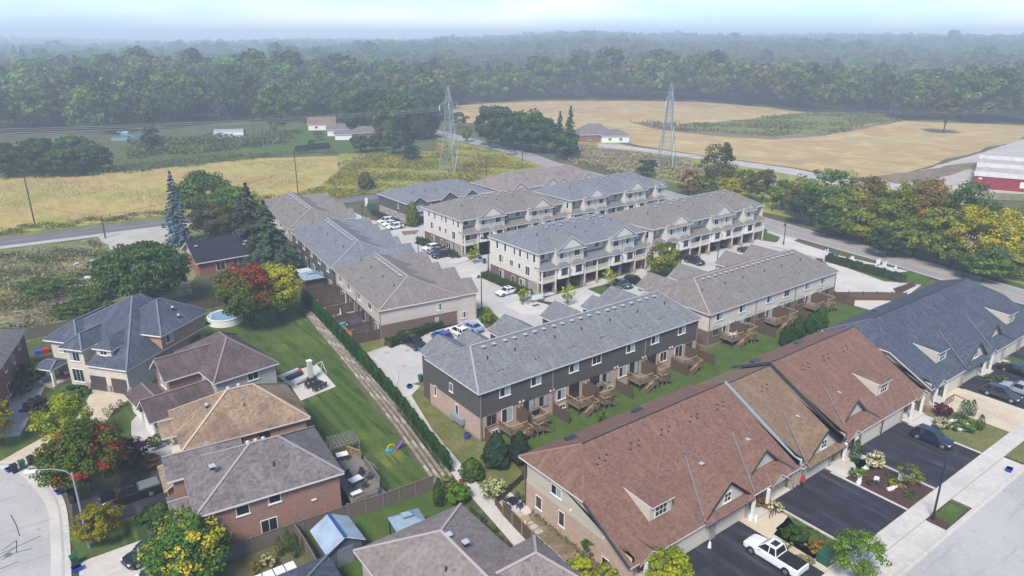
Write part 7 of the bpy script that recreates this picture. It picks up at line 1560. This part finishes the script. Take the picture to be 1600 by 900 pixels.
# the autumn row along the main road
ROW = [((1120, 306), 17.5, 6.6, 'leaf_olive', 'tall dark tree rising above the roofs at the left end of the autumn row'), ((1158, 312), 9.5, 5.2, 'leaf_autumn', 'yellowing tree right of the tall dark one'), ((1190, 318), 11, 3.8, 'leaf_olive', 'thin tree left of the pole with the white transformer'),
       ((1142, 318), 8, 4.6, 'leaf_gold', 'gold bush under the tall dark tree'), ((1098, 312), 7.5, 4.2, 'leaf_autumn', 'yellow-green bush below the orange topped tree'), ((1222, 328), 9, 5, 'leaf_autumn', 'golden tree just right of the white transformer pole'), ((1250, 338), 9, 4.6, 'leaf_rust', 'rust tinted tree left of the big green one'),
       ((1285, 352), 14.5, 7.0, 'leaf_green', 'big green tree in the left half of the autumn row'), ((1266, 352), 9.5, 5, 'leaf_deep', 'dark lower tree at the foot of the big green one'), ((1318, 366), 12, 5.6, 'leaf_autumn', 'yellow-green tree right of the big green one'), ((1352, 366), 13.5, 4.8, 'leaf_rust', 'rust brown crown in the middle of the autumn row'),
       ((1345, 382), 8.5, 5.2, 'leaf_autumn', 'low yellowing tree in front of the rust brown crown'), ((1385, 384), 13, 5.8, 'leaf_autumn', 'olive-yellow crown right of the middle rust one'), ((1410, 380), 15, 5.4, 'leaf_autumn', 'tall yellow crown behind the middle of the row'), ((1440, 388), 15.5, 5.6, 'leaf_rust', 'orange-brown crown left of the right green tree'),
       ((1425, 402), 8.5, 5.4, 'leaf_rust', 'low rust tree at the roadside'), ((1462, 412), 11.5, 5.6, 'leaf_autumn', 'yellow-brown crown in front of the right green tree'), ((1492, 398), 15.5, 6.4, 'leaf_green', 'round green tree towards the right end of the autumn row'), ((1484, 420), 8, 5, 'leaf_autumn', 'low golden-brown tree left of the transformer pole'),
       ((1512, 424), 12.5, 6.2, 'leaf_gold', 'bright yellow tree behind the transformer pole'), ((1548, 424), 12.5, 5.4, 'leaf_gold', 'brightest yellow tree at the right end of the row'), ((1560, 436), 7, 4.4, 'leaf_autumn', 'low green-gold bush under the brightest yellow tree'), ((1535, 440), 6.5, 4.2, 'leaf_green', 'low green bush right of the yellow diamond sign'), ((1300, 372), 6.5, 4.6, 'leaf_deep', 'dark roadside bush below the big green tree'), ((1385, 400), 6, 4.2, 'leaf_deep', 'dark undergrowth bush in the middle of the row')]
for i, (p, H, r, l, lab) in enumerate(ROW): T(lab, p, H * (1.08 if i > 6 else .95), r * (1.08 if i > 6 else .88), 'leaf_autumn' if l == 'leaf_rust' and i % 2 else l, 100 + i, 5600, size=.46, clumps=90)
# woods at the left beyond the gold field
for i, (p, H, r) in enumerate([((20, 275), 10, 8), ((70, 272), 11, 9), ((115, 273), 10, 8.5), ((150, 268), 9, 7), ((60, 258), 12, 8), ((120, 255), 12, 8), ((0, 262), 12, 9), ((-40, 272), 12, 9)]):
    T(f'dark leafy tree of the far left grove, {["front, second from left", "front middle", "front, right of the middle", "right end", "back left", "back right", "back, near the edge", "cut by the edge"][i]}', p, H, r, 'leaf_deep', 140 + i % 4, 5200, trunk_h=.2, group='trees of the grove at the far left', share=('grove', i % 4), size=.8)
wp = []
for i in range(34):
    p = (rnd.choice([rnd.uniform(200, 470), rnd.uniform(560, 640)]), rnd.uniform(200, 222)) if i < 12 else (rnd.uniform(190, 690), rnd.uniform(182, 200))
    if 265 < p[0] < 400 and p[1] > 196 or 440 < p[0] < 560 and p[1] > 195: continue
    wp.append(p)
wp.sort()
for i, p in enumerate(wp):
    T(f'{nth(i)} tall tree from the left along the front of the far wood', p, rnd.uniform(17, 24), rnd.uniform(7.5, 10.5), rnd.choice(['leaf_deep', 'leaf_green', 'leaf_deep']), 150 + i % 5, 3600, trunk_h=.8, group='trees at the front of the far wood', share=('wood', i % 5), size=1.0, rz=rnd.uniform(0, 6))
for i in range(17):
    a = (464 + i * 3.1, 237.5 - i * .35); T(f'{nth(i)} tiny dark cedar from the left in the row before the far lawn', a, 2.6, .9, 'leaf_spruce', 160, 160, 'column', group='little cedars before the far lawn', share='tinycedar', size=.6, cat='cedar')
# ------------------------------------------------------------ shrubs
def S(label, p, H, r, leaf, seed, n=700, kind='round', tone='mix', **k):
    x, y = G(*p); return shrub(label, x, y, H, r, leaf, seed, n, tone, kind, **k)
S('round green shrub left of the two dark conifers by the concrete path', (738, 748), 2.6, 1.5, 'leaf_green', 200, 1800, 'column')
S('dark conifer between the round shrub and the deck stairs', (776, 728), 4.2, 1.8, 'leaf_spruce', 201, 3200, 'column'); S('dark conifer touching the corner of the rose roof', (812, 722), 4.0, 1.5, 'leaf_spruce', 202, 2600, 'column'); S('cream flowered hydrangea bush by the bungalow fence', (770, 778), 2.2, 1.45, 'leaf_hydrangea', 203, 2600, tone='blossom', size=.17)
S('tall narrow cedar at the lower end of the hedge', (686, 790), 3.4, .75, 'leaf_cedar', 204, 1400, 'column'); S('light green leafy bush beyond the mauve roof corner', (716, 785), 2.2, 1.5, 'leaf_bright', 205, 2000); S('yellowish shrub between the narrow cedar and the light bush', (698, 765), 1.8, .8, 'leaf_lime', 206, 800)
for i in range(9): S(f'{nth(i)} bushy plant from the top along the path side of the mauve roofed house', (738 + i * 13, 808 + i * 14), 1.1, .75, ['leaf_green', 'leaf_brush', 'leaf_bright'][i % 3], 207 + i, 420, group='plants along the concrete path')
for i, p in enumerate([(1228, 541), (1246, 529), (1265, 521), (1281, 513)]): S(f'{nth(i)} round topped cedar from the left behind the pale board fence', p, 3.6 + (i % 2) * .5, 1.35, 'leaf_cedar', 220 + i, 2000, 'column', cat='cedar')
S('narrow cedar against the weathered fence, left of the shed', (463, 870), 2.8, .55, 'leaf_cedar', 225, 900, 'column'); S('second narrow cedar left of the shed', (452, 862), 2.6, .5, 'leaf_cedar', 226, 900, 'column'); S('short cedar by the fence below the brick side wall', (438, 868), 2.2, .5, 'leaf_cedar', 227, 800, 'column'); S('flowering lime shrub below the brick side wall', (420, 885), 1.3, .9, 'leaf_hydrangea', 228, 900, tone='blossom'); S('rust coloured low shrub at the bottom fence', (400, 893), 1.0, .7, 'leaf_rust', 229, 500)
S('dark bush left of the yellow tipped tree', (252, 828), 2.9, 1.9, 'leaf_deep', 230, 2600); S('round rust brown bush by the brick garage', (232, 732), 1.5, 1.4, 'leaf_rust', 231, 1600); S('green bush between the purple tree and the tan roof', (247, 700), 1.7, 1.2, 'leaf_green', 232, 1200)
S('dark purple round shrub on the lawn of the stone house', (62, 648), 2.4, 1.8, 'leaf_darkpurple', 233, 2400); S('tall green shrub at the porch of the stone house', (52, 605), 3.6, 1.9, 'leaf_green', 234, 2600); S('second green shrub at the corner of the red brick wall', (34, 620), 2.6, 1.5, 'leaf_deep', 235, 1500)
S('bed of mixed green shrubs with white flowers left of the garage doors', (118, 618), 1.3, 1.7, 'leaf_green', 236, 1400); S('low lime shrub beside the stepping stones of the stone house', (98, 628), .9, .9, 'leaf_bright', 237, 600); S('low dark shrub by the stone house driveway', (104, 636), .8, 1.1, 'leaf_deep', 238, 700); S('spreading light plant by the pale driveway', (62, 668), .9, 1.2, 'leaf_bright', 239, 600)
for i, p in enumerate([(167, 652), (178, 645), (189, 638)]): S(f'{["nearest", "middle", "farthest"][i]} clump of tall straw coloured grass at the stone house driveway', p, 1.5, .6, 'leaf_straw', 240 + i, 500, cat='ornamental grass', name='ornamental_grass')
S('dark clipped hedge block below the cream row', (635, 530), 1.5, 1.4, 'leaf_deep', 243, 1500)
# clipped box hedges
def box_hedge(label, a, b, w, h, seed, leaf='leaf_deep', n=3000):
    rs = np.random.RandomState(seed); a, b = np.array(a), np.array(b); L = np.linalg.norm(b - a); d = (b - a) / L; nn = np.array([-d[1], d[0]])
    f = rs.rand(n) * L; s = rs.uniform(-1, 1, n); zz = rs.rand(n); top = rs.rand(n) < .45; zz = np.where(top, 1 - .06 * rs.rand(n), zz); s = np.where(top, s, np.sign(s) * (1 - .12 * rs.rand(n)))
    bump = 1 + .07 * np.sin(f * 2.2 + seed) + .05 * np.sin(f * 5.1)
    P = np.stack([f * d[0] + s * w / 2 * nn[0] * bump, f * d[1] + s * w / 2 * nn[1] * bump, zz * h * bump + .05], 1); N = np.stack([s * nn[0] * (~top), s * nn[1] * (~top), top * 1.0 + .2], 1) + rs.normal(size=(n, 3)) * .4
    me = leafmesh('foliage', leaf, P, N, .2, .4 + .2 * rs.normal(size=n), seed); t = thing('clipped_hedge', label, 'hedge', a[0], a[1]); obj('foliage', me, t)
    q = MB(); M_ = Matrix.Rotation(math.atan2(d[1], d[0]), 4, 'Z'); q.box(.1, L - .1, -w / 2 + .12, w / 2 - .12, 0, h - .15, 0, M_); q.build('inner_twigs', 'bark', t)
box_hedge('clipped dark hedge under the end wall of the nearest hedge-side row', G(606, 543), G(688, 512), 1.5, 1.2, 1, n=6500); box_hedge('clipped dark hedge along the end wall of the nearest block', (36.9, 37.5), (36.9, 52.5), 1.7, 1.2, 2, n=6500); box_hedge('clipped dark hedge along the end wall of the second block', (39.5, 67.5), (39.5, 84), 1.7, 1.2, 3, n=5000)
box_hedge('clipped dark hedge before the end wall of the charcoal row', (43.6, 101.5), (43.8, 117), 1.6, 1.2, 4, n=3500); box_hedge('long dark hedge between the right parking lot and the roadside grass', G(1292, 408), G(1412, 442), 2.0, 1.5, 5, n=7000)
# front gardens on the street
S('pale flowered hydrangea beside the walk to the second driveway', (1366, 731), 1.9, 1.25, 'leaf_cream', 250, 1800, tone='blossom', size=.2); S('narrow dark cedar by the porch columns', (1335, 722), 3.0, .75, 'leaf_cedar', 251, 1100, 'column'); S('bright green shrub at the near corner of the mulch bed', (1340, 745), 1.1, .95, 'leaf_bright', 252, 900)
S('yellow dwarf shrub in the middle of the mulch bed', (1395, 760), .8, .7, 'leaf_gold', 253, 600); S('small yellow tuft right of the yellow dwarf shrub', (1408, 763), .6, .45, 'leaf_gold', 254, 300); S('low blue-green juniper in the mulch bed', (1390, 743), .5, .7, 'leaf_spruceblue', 255, 400); S('second blue-green juniper near the white rocks', (1370, 758), .5, .6, 'leaf_spruceblue', 256, 350); S('small dark red barberry in the mulch bed', (1358, 757), .5, .5, 'leaf_burgundy', 257, 300); S('flat grey-green juniper near the street end of the mulch bed', (1420, 774), .4, 1.0, 'leaf_deep', 258, 450)
for i, (p, H) in enumerate([((1498, 662), 3.4), ((1507, 655), 2.8), ((1517, 650), 2.4), ((1530, 672), 2.2)]): S(f'{nth(i)} pointed cedar from the left on the small front lawn', p, H, .62, 'leaf_cedar', 260 + i, 900, 'column', cat='cedar')
S('burgundy maple shrub at the slate roofed porch', (1471, 652), 1.9, 1.25, 'leaf_burgundy', 265, 1300); S('peach flowered hydrangea left of the pointed cedars', (1468, 668), 1.3, 1.1, 'leaf_cream', 266, 1100, tone='blossom'); S('round green bush inside the ring of pale stones', (1514, 676), 1.6, 1.1, 'leaf_bright', 267, 1100); S('low green mound before the pointed cedars', (1489, 672), .8, 1.1, 'leaf_green', 268, 600)
S('dark rust bush by the steps of the nearest porch', (1190, 790), 1.2, 1.3, 'leaf_rust', 270, 900); S('flowering bush in the bed at the open garage', (1212, 800), 1.2, 1.0, 'leaf_cream', 271, 800, tone='blossom'); S('round green shrub in the strip beside the white pickup', (1243, 845), 1.6, 1.3, 'leaf_green', 272, 1300); S('small yellow-green shrub under the round green one', (1228, 858), .9, .6, 'leaf_lime', 273, 400); S('bronze shrub near the green utility cabinet', (1272, 862), 1.3, 1.1, 'leaf_rust', 274, 900); S('low dry shrub in front of the bronze one', (1258, 878), .8, 1.0, 'leaf_straw', 275, 500)
S('bright lime shrub by the near corner of the rose roofed bungalow', (905, 905), 1.9, 1.4, 'leaf_lime', 276, 1600); S('dark green shrub against the brick of the nearest bungalow', (925, 868), 2.1, 1.1, 'leaf_deep', 277, 1300); S('second yellow-green shrub at the bottom by the bungalow corner', (950, 915), 1.8, 1.4, 'leaf_lime', 278, 1500); S('small green shrub beside the slab path', (822, 785), 1.0, .7, 'leaf_green', 279, 500); S('goldenrod like plant at the end of the dark fence', (882, 898), 1.3, 1.0, 'leaf_bright', 280, 700)
S('lime young shrub behind the rose roof ridge at the green strip', (938, 660), 2.0, .9, 'leaf_bright', 281, 500); S('green shrub by the slate roofed porch walk', (1545, 588 + 8), 1.0, .9, 'leaf_bright', 282, 500); S('lime shrub between the slate roofed drives', (1566, 595), .8, .8, 'leaf_bright', 283, 400)
for i, (p, H, r, l) in enumerate([((90, 465), 3.2, 5.0, 'large bright green thicket behind the blue-grey roofed house'), ((60, 455), 2.2, 4.2, 'green thicket left of the large bright one'), ((150, 468), 2.6, 3.8, 'dark thicket close above the blue-grey roof'), ((185, 505 - 14), 2.0, 3.0, 'dark bramble bush at the grey back fence'), ((120, 492), 2.2, 4.0, 'bramble bank above the left part of the grey back fence')]):
    S(l, p, H, r, 'leaf_brush' if i % 2 else 'leaf_green', 290 + i, 2600, size=.35)
# ------------------------------------------------------------ ground cover nobody could count
scatter('meadow_grass', 'leaf_goldenrod', px((430, 318), (500, 292), (528, 270), (540, 245), (620, 238), (680, 240), (684, 220), (760, 236), (840, 262), (700, 295), (600, 303)), 26000, .9, .55, 1, lump=9)
scatter('meadow_grass', 'leaf_grass', px((280, 341), (430, 318), (500, 292), (528, 270), (560, 240), (700, 235), (830, 262), (603, 303), (430, 322)), 16000, .8, .5, 2, lump=6)
scatter('weeds', 'leaf_brush', px((-120, 420), (0, 398), (150, 378), (190, 405), (230, 420), (165, 480), (60, 525), (-100, 560)), 9000, .7, .42, 3, lump=4)
scatter('dry_weeds', 'leaf_straw', px((-120, 420), (0, 400), (150, 380), (190, 405), (230, 420), (165, 480), (60, 525), (-100, 560)), 8000, .8, .42, 4, lump=3.1)
scatter('golden_weeds', 'leaf_gold', px((0, 450), (80, 430), (180, 425), (200, 450), (80, 470), (0, 480)), 900, .9, .35, 5, lump=2.2)
scatter('roadside_grass', 'leaf_grass', px((-200, 400), (0, 369), (280, 334), (430, 312), (430, 306), (280, 327), (0, 358), (-200, 388)), 9000, .8, .4, 6, lump=2)
scatter('field_plants', 'leaf_straw', px((0, 285), (270, 268), (400, 252), (500, 248), (490, 285), (280, 335), (0, 370)), 12000, .4, .35, 7, tone=(.5, .9), lump=17)
scatter('scrub', 'leaf_brush', px((200, 250), (440, 228), (470, 215), (300, 218), (200, 225)), 9000, 3.2, 1.0, 8, lump=7)
scatter('scrub', 'leaf_brush', px((0, 282), (170, 275), (440, 245), (530, 241), (520, 237), (300, 246), (170, 263), (0, 270)), 7000, 1.5, .6, 9, lump=3)
scatter('scrub', 'leaf_straw', px((880, 228), (960, 236), (1060, 250), (1130, 270), (1100, 290), (950, 268), (880, 250)), 7000, 1.4, .7, 10, lump=5)
scatter('scrub', 'leaf_grass', px((1150, 300), (1300, 290), (1540, 318), (1680, 340), (1680, 465), (1560, 430), (1500, 330), (1300, 300)), 14000, 1.0, .6, 11, lump=5)
scatter('scrub', 'leaf_olive', px((980, 190), (1060, 195), (1120, 205), (1210, 213), (1290, 206), (1400, 187), (1412, 189), (1290, 212), (1120, 213), (1020, 201)), 5000, 1.6, 1.0, 12, lump=12)
scatter('scrub', 'leaf_grass', px((1060, 196), (1130, 190), (1270, 177), (1430, 181), (1320, 200), (1210, 214), (1120, 206)), 7000, 1.1, 1.0, 13, lump=14)
scatter('lawn_tufts', 'leaf_grass', [(-6, -13), (1, -13), (1, -1), (1.2, 13), (-3, 18)], 1500, .08, .12, 14)
scatter('garden_plants', 'leaf_brush', [(-3.4, -27), (-4.2, -27), (-3.8, -15), (-3.4, -14)], 500, .4, .16, 15)
scatter('garden_plants', 'leaf_green', [(13.7, -38), (17.5, -38), (17.5, -32), (14.4, -32)], 900, .3, .14, 16, lump=.6)
rp = sorted((rnd.uniform(0, 190), rnd.uniform(405, 455)) for _ in range(26))
for i in range(26):
    x, y = G(*rp[i]); s = rnd.uniform(.3, .9)
    obj('rubble_lump', MB().prism([(-s, -s * .5), (s * .6, -s * .7), (s, s * .4), (-s * .4, s * .6)], 0, s * .35).mesh('rubble_lump', rnd.choice(['concrete', 'gravel', 'soil'])), None, (x, y, .03), rnd.uniform(0, 3), f'{nth(i)} pale rubble lump from the left on the rough ground beyond the back fence', 'rubble', 'rubble lumps on the rough ground')
x, y = G(138, 438); t = thing('scrap_heap', 'grey metal scrap heap on the rough ground left of the broad dark tree', 'scrap', x, y); MB().box(-1.8, 1.6, -.8, .8, 0, .5).build('sheet', 'metal_grey', t); MB().box(-.6, .6, -.5, .5, .5, .8).build('tub', 'metal_white', t)
# ------------------------------------------------------------ the far wood (one mass)
def wood():
    rs = np.random.RandomState(5); src = bpy.data.collections.new('wood_sources')
    kinds = [('leaf_deep', 9, 'round', 14, 5.6), ('leaf_green', 10, 'round', 13.5, 6.2), ('leaf_deep', 11, 'round', 15.5, 5.6), ('leaf_olive', 12, 'round', 13, 5.8), ('leaf_green', 21, 'round', 13, 6.0), ('leaf_deep', 22, 'round', 13.5, 6.4), ('leaf_olive', 41, 'round', 13, 5.2), ('leaf_green', 14, 'round', 15, 6.4), ('leaf_deep', 23, 'round', 14, 6.2), ('leaf_spruce', 13, 'spruce', 15.5, 3.4), ('leaf_green', 24, 'round', 14, 5.6), ('leaf_olive', 25, 'round', 13, 6)]
    for k, (lf, sd, kd, H, r) in enumerate(kinds):
        if kd == 'round':
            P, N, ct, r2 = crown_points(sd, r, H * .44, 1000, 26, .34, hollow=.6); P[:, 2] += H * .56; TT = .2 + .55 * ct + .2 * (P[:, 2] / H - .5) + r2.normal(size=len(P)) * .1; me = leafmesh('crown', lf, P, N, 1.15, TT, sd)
        else:
            r2 = np.random.RandomState(sd); f = r2.rand(600); a = r2.rand(600) * 6.283; rr = r * (1 - f) ** .8 * (.5 + .6 * r2.rand(600)) + .15; P = np.stack([rr * np.cos(a), rr * np.sin(a), 2 + f * (H - 2)], 1); N = np.stack([np.cos(a), np.sin(a), .6 + 0 * a], 1); me = leafmesh('crown', lf, P, N, 1.1, r2.rand(600), sd)
        o = bpy.data.objects.new('wood_tree', me); src.objects.link(o)
    bx = np.array([-400, 0, 170, 200, 420, 450, 560, 640, 690, 700, 770, 860, 980, 1100, 1200, 1290, 1350, 1430, 1600, 2000]); by = np.array([215, 212, 210, 199, 196, 187, 187, 192, 188, 166, 161, 158, 157.5, 160, 168, 177, 179, 189, 196, 212])
    pts = []; scs = []
    def add(f0, f1, step, sc):
        fs = np.arange(f0, f1, step)
        for f in fs:
            s = np.arange(-.86 * f, .86 * f, step) + rs.uniform(0, step)
            ff = f + rs.uniform(-step, step, len(s)) * .45; ss = s + rs.uniform(-step, step, len(s)) * .35
            D = CH * math.cos(PITCH) - ff * math.sin(PITCH); dz = CH * math.sin(PITCH) + ff * math.cos(PITCH)
            X = 800 + F_PX * ss / dz; Y = 450 + F_PX * D / dz
            m = Y < np.interp(X, bx, by) - .3
            gx = CAMU + ff * FWD[0] + ss * RGT[0]; gy = CAMV + ff * FWD[1] + ss * RGT[1]
            for x, y in zip(gx[m], gy[m]): pts.append((x, y, terrain_z(x, y) - .3)); scs.append(sc * rs.uniform(.66, 1.16) * (1.35 if rs.rand() < .04 and f0 < 900 else 1) * (1 + .26 * math.sin(x * .013) * math.cos(y * .011) + .12 * math.sin(x * .041 + y * .03)))
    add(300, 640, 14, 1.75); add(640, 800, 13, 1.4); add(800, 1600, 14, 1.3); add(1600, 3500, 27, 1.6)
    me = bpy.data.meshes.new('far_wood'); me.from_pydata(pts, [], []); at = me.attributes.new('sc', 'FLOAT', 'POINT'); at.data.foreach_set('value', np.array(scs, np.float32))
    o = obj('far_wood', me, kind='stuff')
    ng = bpy.data.node_groups.new('wood', 'GeometryNodeTree'); ng.interface.new_socket('Geometry', in_out='INPUT', socket_type='NodeSocketGeometry'); ng.interface.new_socket('Geometry', in_out='OUTPUT', socket_type='NodeSocketGeometry')
    N = ng.nodes; gi = N.new('NodeGroupInput'); go = N.new('NodeGroupOutput'); ip = N.new('GeometryNodeInstanceOnPoints'); ci = N.new('GeometryNodeCollectionInfo'); ci.inputs['Collection'].default_value = src; ci.inputs['Separate Children'].default_value = True; ci.inputs['Reset Children'].default_value = True
    ip.inputs['Pick Instance'].default_value = True; rv = N.new('FunctionNodeRandomValue'); rv.data_type = 'FLOAT_VECTOR'; rv.inputs[0].default_value = (0, 0, 0); rv.inputs[1].default_value = (0, 0, 6.283)
    na = N.new('GeometryNodeInputNamedAttribute'); na.data_type = 'FLOAT'; na.inputs['Name'].default_value = 'sc'
    ri = N.new('FunctionNodeRandomValue'); ri.data_type = 'INT'; ri.inputs[4].default_value = 0; ri.inputs[5].default_value = 99
    L = ng.links; L.new(gi.outputs[0], ip.inputs['Points']); L.new(ci.outputs[0], ip.inputs['Instance']); L.new(rv.outputs[0], ip.inputs['Rotation']); L.new(na.outputs[0], ip.inputs['Scale']); L.new(ri.outputs[2], ip.inputs['Instance Index']); L.new(ip.outputs[0], go.inputs[0])
    o.modifiers.new('wood', 'NODES').node_group = ng; print('wood trees', len(pts))
wood()
# ------------------------------------------------------------ haze: one even volume round everything
b = MB().box(-3640, 3720, -3620, 3740, -1, 78); me = b.mesh('haze', 'glass_dark'); me.materials.clear()
hm = bpy.data.materials.new('haze'); hm.use_nodes = True; hn = hm.node_tree; hn.nodes.remove(hn.nodes['Principled BSDF']); pv = hn.nodes.new('ShaderNodeVolumePrincipled')
pv.inputs['Color'].default_value = (.78, .87, 1, 1); pv.inputs['Density'].default_value = HAZE; pv.inputs['Anisotropy'].default_value = .1
hn.links.new(pv.outputs[0], hn.nodes['Material Output'].inputs['Volume']); me.materials.append(hm); obj('haze', me, kind='stuff')
